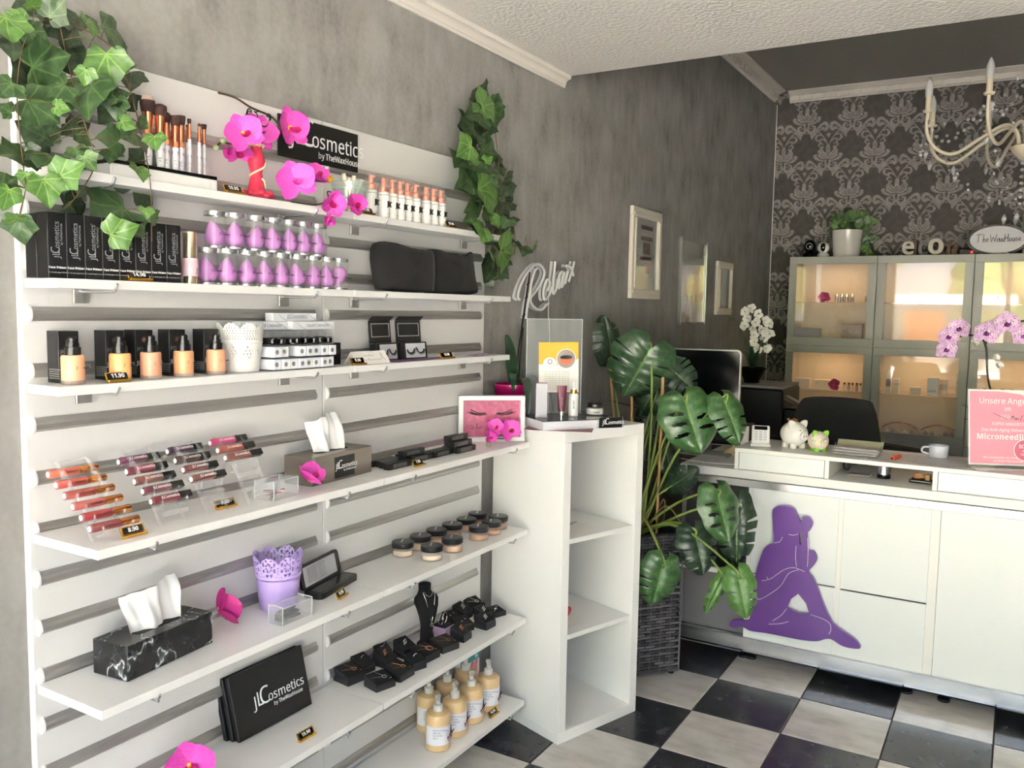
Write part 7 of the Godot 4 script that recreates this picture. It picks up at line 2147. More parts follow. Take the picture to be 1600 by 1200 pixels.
	obj("sheet", box(st(), pf * Vector3(0, 0.152, -0.0008), Vector3(0.298, 0.30, 0.001), 0.0, pf.basis), M.print_white, o)
	obj("pink_print", prism(st(), poly2([-0.143, 0.008, 0.149, 0.008, 0.149, 0.246, 0.10, 0.268, 0.045, 0.286, -0.03, 0.295, -0.143, 0.295]), 0.0005, pf * at(0, 0, 0.0)), mat("offer_pink", h("d992a4"), 0.45), o)
	var T := [["Unsere Angebote", 0.031, 0.012, 0.245, 0], ["im", 0.022, 0.0, 0.218, 0], ["SUPER ANGEBOT", 0.016, 0.0, 0.160, 0], ["Das Anti-Aging Behandlung", 0.0165, 0.0, 0.136, 0], ["Microneedling", 0.031, -0.012, 0.103, 1], ["Wir verwenden nur Produkte, die", 0.012, -0.005, 0.028, 0], ["zu Ihrer Haut passen", 0.012, 0.0, 0.015, 0]]
	for t in T: lettering(o, "lettering", t[0], t[1], M.print_white, pf * at(t[2], t[3], 0.0007), font_bold if t[4] else null, true)
	lettering(o, "lettering", "März", 0.024, mat("print_rose", h("e6b4c0"), 0.6), pf * at(0, 0.186, 0.0007), font_bold, true)
	obj("strike_line", tube(st(), [pf * Vector3(-0.055, 0.208, 0.0012), pf * Vector3(0.0, 0.184, 0.0012)], 0.0009, 5), M.print_black, o)
	strokes(o, "handwriting", [[0, 0, 0.003, 0.016, 0.006, 0.006, 0.010, 0.016, 0.012, 0.0], [0.021, 0.006, 0.016, 0.006, 0.016, 0.0, 0.021, 0.002, 0.021, 0.007, 0.023, 0.0], [0.027, 0.0, 0.028, 0.008], [0.033, -0.004, 0.042, 0.018], [0.045, 0.016, 0.055, 0.017, 0.052, 0.0, 0.045, 0.0], [0.058, 0.008, 0.059, 0.0, 0.064, 0.002, 0.065, 0.008], [0.068, 0.0, 0.069, 0.008, 0.073, 0.007, 0.074, 0.0], [0.078, 0.0, 0.079, 0.008]], pf * at(0.012, 0.184, 0.0008), 0.0009, M.print_black)
	s = st()
	lathe(s, V2([0, 0.0012, 0.043, 0.0012, 0.043, 0, 0, 0]), 36, pf * Transform3D(Basis(Vector3.RIGHT, PI / 2), Vector3(0.063, 0.064, 0.0006)))
	obj("badge_ring", s, M.print_white, o)
	s = st()
	lathe(s, V2([0, 0.0016, 0.0405, 0.0016, 0.0405, 0, 0, 0]), 36, pf * Transform3D(Basis(Vector3.RIGHT, PI / 2), Vector3(0.063, 0.064, 0.0008)))
	obj("badge", s, mat("badge_rose", h("bd6079"), 0.45), o)
	for t in [["80,- €", 0.020, 0.071], ["statt", 0.012, 0.057], ["100,- €", 0.013, 0.042]]: lettering(o, "badge_lettering", t[0], t[1], M.print_white, pf * at(0.063, t[2], 0.0026), null, true)
	# spotted orchid behind the sign
	o = thing("potted_orchid", "spotted white and violet orchid on a dark stem behind the pink sign", "plant", Vector3(1.74, y, -4.03))
	obj("pot", lathe(st(), V2([0, 0, 0.045, 0, 0.058, 0.10, 0.053, 0.10, 0.05, 0.085, 0, 0.085]), 28), M.pot_magenta, o)
	strap_leaf(o, Vector3(0, 0.09, 0), [Vector3(-0.06, 0.16, 0.04), Vector3(-0.12, 0.20, 0.08), Vector3(-0.18, 0.235, 0.09)], 0.045, M.orchid_leaf)
	strap_leaf(o, Vector3(0, 0.09, 0), [Vector3(-0.07, 0.14, 0.02), Vector3(-0.13, 0.165, 0.04), Vector3(-0.17, 0.17, 0.05)], 0.04, M.orchid_leaf)
	strap_leaf(o, Vector3(0, 0.09, 0), [Vector3(0.08, 0.15, 0.02), Vector3(0.16, 0.15, 0.04), Vector3(0.22, 0.10, 0.05)], 0.045, M.orchid_leaf)
	var sp := Image.create(64, 64, false, Image.FORMAT_RGB8)
	var r2 := RandomNumberGenerator.new()
	r2.seed = 9
	for yy in 64:
		for xx in 64: sp.set_pixel(xx, yy, h("e6cfe4").lerp(h("c58fc8"), clampf((absf(xx - 32.0) / 32.0) * 0.7 + 0.15 * sin(yy * 0.6), 0, 1)))
	for k in 16:
		var c := Vector2(r2.randf_range(8, 56), r2.randf_range(8, 60))
		for yy in range(int(c.y) - 3, int(c.y) + 4):
			for xx in range(int(c.x) - 3, int(c.x) + 4):
				if xx >= 0 and yy >= 0 and xx < 64 and yy < 64 and Vector2(xx, yy).distance_to(c) < 2.4: sp.set_pixel(xx, yy, h("5e1840"))
	var pm := mat("petal_spotted", Color.WHITE, 0.55)
	pm.albedo_texture = tex(sp)
	pm.backlight_enabled = true
	pm.backlight = h("6a5c68")
	var lip := mat("lip_violet", h("8e3f9a"), 0.5)
	var pw := mat("petal_white", h("e9e6df"), 0.6)
	var W := func(px: float, py: float, z: float) -> Vector3: return Vector3(px, py, z) - o.position
	obj("flower_stem", tube(st(), curve([Vector3(0, 0.09, 0), W.call(1.655, 1.28, -3.96), W.call(1.635, 1.43, -3.95), W.call(1.612, 1.475, -3.95), W.call(1.57, 1.485, -3.945), W.call(1.525, 1.475, -3.935), W.call(1.50, 1.455, -3.93), W.call(1.487, 1.42, -3.93)], 7), 0.0042, 8), M.stick_black, o)
	obj("flower_stem", tube(st(), curve([W.call(1.63, 1.45, -3.95), W.call(1.66, 1.5, -3.93), W.call(1.72, 1.54, -3.92), W.call(1.80, 1.55, -3.92)], 6), 0.0035, 7), M.stick_black, o)
	for q in [[1.538, 1.512, -3.90, 0.088], [1.497, 1.478, -3.90, 0.084], [1.492, 1.425, -3.90, 0.086], [1.632, 1.497, -3.90, 0.10], [1.70, 1.535, -3.88, 0.098], [1.765, 1.49, -3.89, 0.09]]:
		orchid_flower(o, "flower", toward(W.call(q[0], q[1], q[2]), Vector3(0.05 + 0.2 * sin(q[0] * 31), 0.0, 1.0), 0.2 * sin(q[0] * 57)), q[3], pm, lip, mat("orchid_heart", h("5a1436"), 0.5), 0.05)
	for q in [[1.585, 1.452, -3.96, 0.05], [1.662, 1.395, -3.94, 0.05], [1.675, 1.365, -3.93, 0.055]]:
		orchid_flower(o, "bud_flower", toward(W.call(q[0], q[1], q[2]), Vector3(0.6, 0.2, 0.6), q[0] * 40), q[3], pw, pw, pw, 0.8)
	# cubby
	y = 0.8722
	o = thing("loudspeaker", "small silver cylindrical loudspeaker with a black foot in the counter cubby", "loudspeaker", Vector3(1.287, y, -3.885))
	obj("body", lathe(st(), V2([0, 0.018, 0.0265, 0.018, 0.0265, 0.072, 0.024, 0.076, 0, 0.076]), 28), mat("speaker_silver", h("b9b9bd"), 0.25, 0.85), o)
	obj("foot", lathe(st(), V2([0, 0, 0.027, 0, 0.0275, 0.004, 0.0268, 0.018, 0, 0.018]), 28), M.black_gloss, o)
	o = thing("cable_coil", "coiled black cable with plug hanging in the left of the cubby", "cable", Vector3(1.13, y, -3.90))
	s = st()
	for k in 3: ring(s, Vector3(0.004 * k, 0.035, 0.003 * k), 0.013 + 0.002 * k, 0.0022, Basis(Vector3.RIGHT, 0.2 * k).scaled(Vector3(0.7, 1.3, 1)))
	tube(s, curve([Vector3(0, 0.05, 0), Vector3(0.03, 0.045, 0.01), Vector3(0.06, 0.05, 0.0), Vector3(0.05, 0.062, 0), Vector3(0.0, 0.06, 0)], 6), 0.0022, 6)
	obj("cable", s, M.black, o)
	obj("plug", box(st(), Vector3(-0.002, 0.064, 0), Vector3(0.018, 0.022, 0.016), 0.003), M.black, o)
	for k in 2:
		o = thing("business_cards", ["stack of pale blue cards lying in the cubby", "orange edged card lying under the blue cards in the cubby"][k], "cards", Vector3(1.195 - 0.008 * k, y + 0.0045 * (1 - k), -3.875 + 0.006 * k), 0.05 + 0.1 * k)
		obj("cards", box(st(), Vector3(0, 0.002, 0), Vector3(0.085, 0.004, 0.05), 0.0006), mat("card_%d" % k, [h("aeb6bd"), h("b98d72")][k], 0.6), o)
	o = thing("stamp_pad", "flat black stamp pad with a silver edge in the right of the cubby", "stamp pad", Vector3(1.435, y, -3.875), -0.12)
	obj("pad", box(st(), Vector3(0, 0.006, 0), Vector3(0.088, 0.012, 0.058), 0.002), M.black, o)
	obj("edge", box(st(), Vector3(0, 0.008, 0.0292), Vector3(0.08, 0.003, 0.001), 0.0), M.alu_bright, o)
	o = thing("rubber_stamp", "turned wooden rubber stamp lying on the black stamp pad", "stamp", Vector3(1.435, y + 0.024, -3.875), -0.12)
	obj("handle", lathe(st(), V2([0, -0.034, 0.009, -0.030, 0.0135, -0.02, 0.011, -0.006, 0.006, 0.002, 0.009, 0.010, 0.0105, 0.016, 0, 0.018]), 20, Transform3D(Basis(Vector3.BACK, -PI / 2), Vector3.ZERO)), mat("stamp_wood", h("b07c48"), 0.4), o)
	obj("block", box(st(), Vector3(0.024, 0.0, 0), Vector3(0.018, 0.024, 0.026), 0.002), mat("stamp_block", h("cba274"), 0.5), o)

# ---------- desk, printer, chair ----------
func desk_things() -> void:
	var y := 0.8712
	var o := thing("monitor", "large flat monitor with a dark screen and silver edge on the desk behind the plant", "monitor", Vector3(0.31, y, -4.20), 0.14)
	obj("screen", prism(st(), rrect(0.50, 0.47, 0.018), 0.006, at(0, 0.262, 0.010)), mat("screen_dark", h("0b0c0f"), 0.12), o)
	obj("shell", prism(st(), rrect(0.512, 0.482, 0.022), 0.034, at(0, 0.262, -0.026)), mat("shell_silver", h("a5a5a5"), 0.35, 0.4), o)
	obj("stand", box(st(), Vector3(0, 0.03, -0.06), Vector3(0.18, 0.06, 0.06), 0.006), M.shell_silver, o)
	o = thing("keyboard", "slim silver keyboard lying on the desk in front of the monitor", "keyboard", Vector3(0.42, y, -4.02), -0.06)
	obj("body", box(st(), Vector3(0, 0.007, 0), Vector3(0.34, 0.012, 0.11), 0.003, Basis(Vector3.RIGHT, 0.05)), M.shell_silver, o)
	var s := st()
	for r in 4:
		for c in 14: box(s, Vector3(-0.155 + c * 0.0238, 0.0138 + 0.001 * (1.5 - r), -0.036 + r * 0.023), Vector3(0.019, 0.003, 0.018), 0.001)
	obj("keys", s, M.print_grey, o).set_meta("kind", "stuff")
	o = thing("paper_note", "curled beige note standing against the keyboard's right end", "paper", Vector3(0.575, y, -4.03), 0.3)
	s = st()
	s.set_smooth_group(1)
	for k in 8:
		var f := func(i: int, v: float) -> Vector3: return Vector3(0.05 * i / 8.0 - 0.025 + 0.012 * v, v * 0.06 * (0.5 + 0.5 * i / 8.0) + 0.0005, 0.012 * sin(i * 0.5) * v)
		quad(s, f.call(k, 0.0), f.call(k + 1, 0.0), f.call(k + 1, 1.0), f.call(k, 1.0))
	obj("paper", s, mat("note_beige", h("c9b491"), 0.8), o)
	o = thing("desk_cable", "thin white cable lying in a loop along the desk's front edge", "cable", Vector3(0.5, y, -3.85))
	obj("cable", tube(st(), curve([Vector3(0.17, 0.002, 0.03), Vector3(0.05, 0.002, 0.06), Vector3(-0.10, 0.002, 0.02), Vector3(-0.2, 0.002, -0.1)], 8), 0.0018, 6), M.white, o)
	o = thing("brown_folder", "dark red brown binder standing on the desk behind the counter's raised end", "binder", Vector3(0.632, y, -4.14), 0.1)
	obj("cover", box(st(), Vector3(0, 0.075, 0), Vector3(0.05, 0.15, 0.12), 0.002), mat("binder_brown", h("3b1c18"), 0.5), o)
	obj("pages", box(st(), Vector3(0.0, 0.076, 0.0605), Vector3(0.038, 0.14, 0.001), 0.0), M.paper_white, o)
	# printer on a low black cabinet
	o = thing("side_cabinet", "low black cabinet standing in the dark corner under the printer", "cabinet", Vector3(0.44, 0, -5.25))
	obj("body", box(st(), Vector3(0, 0.39, 0), Vector3(0.5, 0.78, 0.5), 0.004), M.black_matt, o)
	obj("door", box(st(), Vector3(0, 0.39, 0.256), Vector3(0.48, 0.74, 0.012), 0.002), mat("door_black", h("1a1a1c"), 0.5), o)
	o = thing("printer", "black office printer with a tilted control panel in the corner", "printer", Vector3(0.44, 0.7805, -5.25))
	obj("body", box(st(), Vector3(-0.02, 0.17, 0), Vector3(0.34, 0.34, 0.44), 0.012), mat("printer_black", h("141416"), 0.4), o)
	obj("lid", box(st(), Vector3(-0.02, 0.348, 0), Vector3(0.33, 0.016, 0.43), 0.004), mat("printer_lid", h("8f8c8c"), 0.5), o)
	obj("control_panel", box(st(), Vector3(0.19, 0.27, 0.14), Vector3(0.13, 0.02, 0.10), 0.004, Basis(Vector3.BACK, -0.45)), mat("printer_panel", h("5e544c"), 0.4), o)
	obj("display", box(st(), Vector3(0.195, 0.281, 0.14), Vector3(0.085, 0.002, 0.06), 0.0, Basis(Vector3.BACK, -0.45)), mat("panel_display", h("8d7f70"), 0.3), o)
	obj("side_tray", box(st(), Vector3(0.185, 0.13, 0.05), Vector3(0.08, 0.20, 0.26), 0.01), M.printer_black, o)
	# white orchid on the printer
	o = thing("potted_orchid", "white orchid with many small flowers in a flared black pot on the printer", "plant", Vector3(0.355, 1.137, -5.22))
	obj("pot", lathe(st(), V2([0, 0, 0.045, 0, 0.05, 0.02, 0.088, 0.092, 0.084, 0.092, 0.07, 0.075, 0, 0.07]), 28), M.black_gloss, o)
	var gs := mat("orchid_green", h("4c5a33"), 0.6)
	for k in 3:
		var a := [Vector3(-0.02, 0.42, 0.02), Vector3(0.06, 0.40, 0.0), Vector3(0.09, 0.30, 0.02)][k] as Vector3
		obj("flower_stem", tube(st(), curve([Vector3(0, 0.07, 0), a * 0.6 + Vector3(0.0, 0.06, 0.01), a], 6), 0.003, 6), gs, o)
	obj("flower_stem", tube(st(), curve([Vector3(-0.01, 0.07, 0), Vector3(-0.04, 0.25, 0), Vector3(-0.10, 0.36, 0.0), Vector3(-0.17, 0.40, 0.0)], 6), 0.0025, 6), gs, o)
	for k in 5:
		var a := -1.2 + k * 0.6
		strap_leaf(o, Vector3(0, 0.07, 0), [Vector3(0.05 * sin(a), 0.16, 0.02), Vector3(0.085 * sin(a), 0.22 - 0.03 * absf(a), 0.04 * cos(a))], 0.03, M.orchid_leaf)
	for k in 17:
		var p := Vector3([-0.05, -0.01, 0.03, -0.03, 0.02, 0.07, 0.10, -0.04, 0.0, 0.05, 0.09, 0.01, 0.06, 0.11, 0.02, 0.03, 0.09][k], [0.43, 0.45, 0.42, 0.39, 0.37, 0.38, 0.36, 0.345, 0.33, 0.325, 0.31, 0.29, 0.275, 0.30, 0.25, 0.21, 0.215][k], 0.03 + 0.02 * sin(k * 2.0))
		orchid_flower(o, "flower", toward(p, Vector3(0.4 + 0.6 * sin(k * 1.7), 0.1 * cos(k), 1.0), k), 0.065, M.petal_white, M.petal_white, gs, 0.15)
	# office chair
	o = thing("office_chair", "black office chair with a rounded backrest and armrests behind the counter", "chair", Vector3(0.97, 0, -4.62), 0.06)
	var cl := mat("chair_black", h("09090a"), 0.85)
	var bp := PackedVector2Array()
	for p in smooth_poly([-0.22, 0.50, -0.215, 0.90, -0.19, 1.07, -0.12, 1.115, 0.12, 1.115, 0.17, 1.07, 0.20, 0.95, 0.22, 0.80, 0.23, 0.5], 5): bp.append(p)
	obj("backrest", prism(st(), bp, 0.07, Transform3D(Basis(Vector3.RIGHT, -0.1), Vector3(0, 0.02, 0.10)), true), cl, o)
	obj("seat", box(st(), Vector3(0, 0.47, -0.08), Vector3(0.48, 0.08, 0.46), 0.03), cl, o)
	for e in [-1.0, 1.0]:
		obj("armrest", box(st(), Vector3(e * 0.315, 0.915, 0.19), Vector3(0.19, 0.034, 0.10), 0.015, Basis(Vector3.BACK, -e * 0.10)), cl, o)
		obj("arm_post", tube(st(), [Vector3(e * 0.22, 0.47, -0.02), Vector3(e * 0.31, 0.62, 0.10), Vector3(e * 0.315, 0.90, 0.19)], 0.015, 8), M.black, o)
	obj("column", lathe(st(), V2([0.03, 0.07, 0.03, 0.43]), 14), M.black, o)
	for k in 5:
		var a := TAU * k / 5
		obj("foot_arm", tube(st(), [Vector3(0, 0.10, 0), Vector3(sin(a) * 0.28, 0.065, cos(a) * 0.28)], [0.025, 0.016], 8), M.black, o)
		obj("castor", lathe(st(), V2([0, -0.012, 0.028, -0.012, 0.028, 0.012, 0, 0.012]), 14, Transform3D(Basis(Vector3.BACK, PI / 2) * Basis(Vector3.UP, a), Vector3(sin(a) * 0.28, 0.028, cos(a) * 0.28))), M.black, o)
# ---------- lit cabinets ----------
func cabinets() -> void:
	var body := mat("cabinet_grey", h("b9b8b0"), 0.45)
	var frame := mat("cabinet_frame", h("a3a49c"), 0.35)
	var inside := mat("cabinet_inside", h("d8cfc0"), 0.6)
	var shelf := clear("glass_shelf", h("dfeae4"), 0.25, 0.05)
	var led := mat("led", h("ffe2bd"), 0.5)
	led.emission_enabled = true
	led.emission = h("ffd3a0")
	led.emission_energy_multiplier = 0.9
	var nm := ["left", "middle", "right"]
	for k in 3:
		var x0 := 0.245 + k * 0.608
		var o := thing("display_cabinet", "%s of the three grey display cabinets with lit glass doors" % nm[k], "cabinet", Vector3(x0, 0, -6.565), 0.0, "display cabinets along the damask wall")
		var W := 0.606
		var D := 0.375
		for e in [0.009, W - 0.009]: obj("side", box(st(), Vector3(e, 0.99, -D / 2), Vector3(0.018, 1.98, D), 0.001), body, o)
		obj("back", box(st(), Vector3(W / 2, 0.99, -D + 0.006), Vector3(W - 0.036, 1.96, 0.01), 0.0), inside, o)
		for yy in [0.012, 0.675, 1.332, 1.971]: obj("panel", box(st(), Vector3(W / 2, yy, -D / 2 - 0.004), Vector3(W - 0.036, 0.018, D - 0.01), 0.0), body, o)
		obj("lower_door", box(st(), Vector3(W / 2, 0.338, 0.009), Vector3(W - 0.004, 0.668, 0.018), 0.001), frame, o)
		for r in 2:
			var y0 := [0.677, 1.336][r] as float
			var y1 := [1.331, 1.979][r] as float
			var d := st()
			var f := 0.054
			for q in [[W / 2, y0 + f / 2, W - 0.004, f], [W / 2, y1 - f / 2, W - 0.004, f], [f / 2 + 0.002, (y0 + y1) / 2, f, y1 - y0 - 2 * f], [W - f / 2 - 0.002, (y0 + y1) / 2, f, y1 - y0 - 2 * f]]: box(d, Vector3(q[0], q[1], 0.009), Vector3(q[2], q[3] - 0.001, 0.018), 0.0008)
			var dr := obj("glass_door", d, frame, o)
			obj("pane", box(st(), Vector3(W / 2, (y0 + y1) / 2, 0.0125), Vector3(W - 0.01, y1 - y0 - 0.004, 0.004), 0.0), M.pane, dr)
			var ys := [1.0, 1.645][r] as float
			obj("glass_shelf", box(st(), Vector3(W / 2, ys, -D / 2), Vector3(W - 0.04, 0.008, D - 0.04), 0.0), shelf, o)
			obj("led_strip", box(st(), Vector3(W / 2, y1 - 0.024, -0.14), Vector3(0.22, 0.006, 0.03), 0.0), led, o)
			var l := AreaLight3D.new()
			l.name = "led_light"
			l.area_size = Vector2(0.22, 0.03)
			l.light_color = h("ffc489")
			l.light_energy = 0.05
			l.shadow_enabled = true
			l.position = Vector3(W / 2, y1 - 0.030, -0.14)
			l.rotation.x = -PI / 2
			o.add_child(l)
	goods()
	# things on top
	var y := 1.9808
	var o := thing("web_camera", "black domed web camera on the left cabinet", "camera", Vector3(0.35, y, -6.72), 0.1)
	obj("base", lathe(st(), V2([0, 0, 0.052, 0, 0.05, 0.03, 0.03, 0.045, 0, 0.045]), 24), M.black_gloss, o)
	var s := st()
	ball(s, Vector3(0, 0.085, 0), Vector3(0.042, 0.05, 0.042), 12)
	obj("head", s, M.black_gloss, o)
	s = st()
	ring(s, Vector3(0.0, 0.085, 0.042), 0.022, 0.003)
	obj("lens_ring", s, M.print_grey, o)
	o = thing("web_camera", "white domed web camera with a black face beside the white plant pot", "camera", Vector3(0.452, y, -6.70), 0.1)
	obj("base", lathe(st(), V2([0, 0, 0.042, 0, 0.042, 0.02, 0.03, 0.034, 0, 0.034]), 24), M.white, o)
	s = st()
	ball(s, Vector3(0, 0.072, 0), Vector3(0.042, 0.042, 0.04), 12)
	obj("head", s, M.white, o)
	s = st()
	ball(s, Vector3(0, 0.074, 0.024), Vector3(0.022, 0.032, 0.02), 10)
	obj("face", s, M.black_gloss, o)
	# pot plant
	o = thing("potted_plant", "green trailing plant in a white pot on the left cabinet", "plant", Vector3(0.612, y, -6.72))
	obj("pot", lathe(st(), V2([0, 0, 0.085, 0, 0.092, 0.01, 0.108, 0.195, 0.100, 0.195, 0.096, 0.17, 0, 0.165]), 34), mat("pot_gloss", h("d5d2cb"), 0.15), o)
	var meshes := [ivy_mesh(3), ivy_mesh(8)]
	var r := RandomNumberGenerator.new()
	r.seed = 21
	for k in 44:
		var a := r.randf() * TAU
		var trail := k > 34
		var p := Vector3(0.07 + 0.09 * r.randf(), 0.19 + 0.12 * r.randf(), 0.08 * r.randf_range(-1, 1)) if k % 3 == 0 else Vector3(cos(a) * 0.12 * r.randf(), 0.20 + 0.10 * r.randf(), sin(a) * 0.10)
		if trail: p = Vector3(0.13 + 0.03 * r.randf(), 0.02 + 0.14 * r.randf(), 0.03 * r.randf_range(-1, 1))
		var lf := inst("leaf", meshes[k % 2], M["ivy_%d" % (1 + k % 2)], o)
		lf.transform = Transform3D(Basis(Vector3.BACK, r.randf_range(-2.2, 2.2)) * Basis(Vector3.RIGHT, r.randf_range(-0.7, 0.6)) * Basis().scaled(Vector3(0.75, 1, 1) * 0.07), p)
	s = st()
	for k in 8: tube(s, curve([Vector3(0, 0.16, 0), Vector3(0.05 * sin(k), 0.22, 0.04 * cos(k)), Vector3(0.11 * sin(k), 0.24, 0.08 * cos(k))], 4), 0.002, 5)
	tube(s, curve([Vector3(0.05, 0.18, 0), Vector3(0.12, 0.21, 0.01), Vector3(0.15, 0.1, 0.0), Vector3(0.15, 0.02, 0.0)], 5), 0.002, 5)
	obj("stems", s, M.ivy_twig, o)
	# loose letters
	var cols := [mat("letter_cream", h("cfc9ba"), 0.6), mat("letter_brown", h("5e4630"), 0.7), mat("letter_slate", h("5f6062"), 0.6), M.letter_cream, M.letter_brown]
	for k in 5:
		var ch: String = ["e", "l", "c", "o", "m"][k]
		o = thing("letter", ["cream wooden letter e at the left of the row on the cabinets", "brown wooden letter l beside the cream e", "slate grey wooden letter c in the middle of the row", "large cream wooden letter o right of the grey c", "brown wooden letter m at the right end of the row"][k], "letter", Vector3([0.985, 1.05, 1.085, 1.15, 1.225][k], y, [-6.66, -6.70, -6.69, -6.66, -6.69][k]), 0.0, "wooden letters on the cabinets")
		var tm := lettering(o, "letter_face", ch, [0.165, 0.135, 0.155, 0.19, 0.13][k], cols[k], at(0, 0.0015, 0), font_bold, false, 0.03)
	o = thing("speech_bubble", "white speech bubble sign with a black rim and handwriting on the cabinets", "sign", Vector3(1.58, y + 0.012, -6.68), 0.03)
	var bub := PackedVector2Array()
	for k in 48:
		var a := TAU * k / 48 - PI / 2 + 0.35
		bub.append(Vector2(cos(a) * 0.165, 0.088 + sin(a) * 0.09))
	bub.append(Vector2(0.075, -0.004))
	var rimp := PackedVector2Array()
	for p in bub: rimp.append(Vector2(p.x * 1.13, 0.088 + (p.y - 0.088) * 1.15))
	obj("rim", prism(st(), rimp, 0.03, at(0, 0.0, -0.02)), M.black, o)
	obj("face", prism(st(), bub, 0.004, at(0, 0.0, 0.010)), mat("bubble_white", h("cfcdd2"), 0.4), o)
	var hw := [[0.0, 0.050, 0.040, 0.053], [0.016, 0.05, 0.012, 0.0], [0.046, 0.052, 0.042, 0.0, 0.046, 0.02, 0.054, 0.02, 0.056, 0.0], [0.062, 0.012, 0.074, 0.018, 0.068, 0.025, 0.062, 0.010, 0.074, 0.003], [0.084, 0.05, 0.092, 0.002, 0.102, 0.035, 0.112, 0.003, 0.120, 0.054], [0.138, 0.022, 0.126, 0.018, 0.128, 0.002, 0.138, 0.008, 0.139, 0.024, 0.143, 0.002], [0.149, 0.024, 0.162, 0.0], [0.161, 0.024, 0.148, 0.0], [0.170, 0.052, 0.168, 0.0], [0.190, 0.054, 0.187, 0.0], [0.169, 0.026, 0.189, 0.028], [0.199, 0.024, 0.196, 0.008, 0.204, 0.004, 0.210, 0.016, 0.202, 0.024], [0.216, 0.026, 0.216, 0.006, 0.226, 0.008, 0.228, 0.026, 0.229, 0.004], [0.244, 0.026, 0.236, 0.022, 0.244, 0.010, 0.236, 0.004], [0.250, 0.014, 0.262, 0.018, 0.256, 0.028, 0.250, 0.012, 0.264, 0.008]]
	strokes(o, "handwriting", hw, Transform3D(Basis().scaled(Vector3(1.0, 1.0, 1)), Vector3(-0.128, 0.072, 0.0145)), 0.0018, M.print_black)
	o = thing("router", "dark flat box with a small red light on the cabinets beside the bubble", "electronic box", Vector3(1.41, y, -6.74))
	obj("box", box(st(), Vector3(0, 0.02, 0), Vector3(0.11, 0.04, 0.08), 0.004), mat("router_grey", h("4b4846"), 0.6), o)
	var rl := mat("red_led", h("ff3020"), 0.4)
	rl.emission_enabled = true
	rl.emission = h("ff2010")
	rl.emission_energy_multiplier = 3.0
	obj("indicator_light", box(st(), Vector3(0.02, 0.022, 0.041), Vector3(0.012, 0.012, 0.003), 0.001), rl, o)
	o = thing("potted_plant", "second green plant behind the speech bubble at the picture's edge", "plant", Vector3(1.79, y, -6.74))
	obj("pot", lathe(st(), V2([0, 0, 0.06, 0, 0.075, 0.11, 0, 0.11]), 24), M.pot_gloss, o)
	for k in 16:
		var lf := inst("leaf", meshes[k % 2], M["ivy_%d" % (k % 2)], o)
		lf.transform = Transform3D(Basis(Vector3.BACK, r.randf_range(-2.0, 2.0)) * Basis().scaled(Vector3(0.8, 1, 1) * 0.075), Vector3(r.randf_range(-0.09, 0.07), 0.10 + 0.10 * r.randf(), r.randf_range(-0.03, 0.05)))

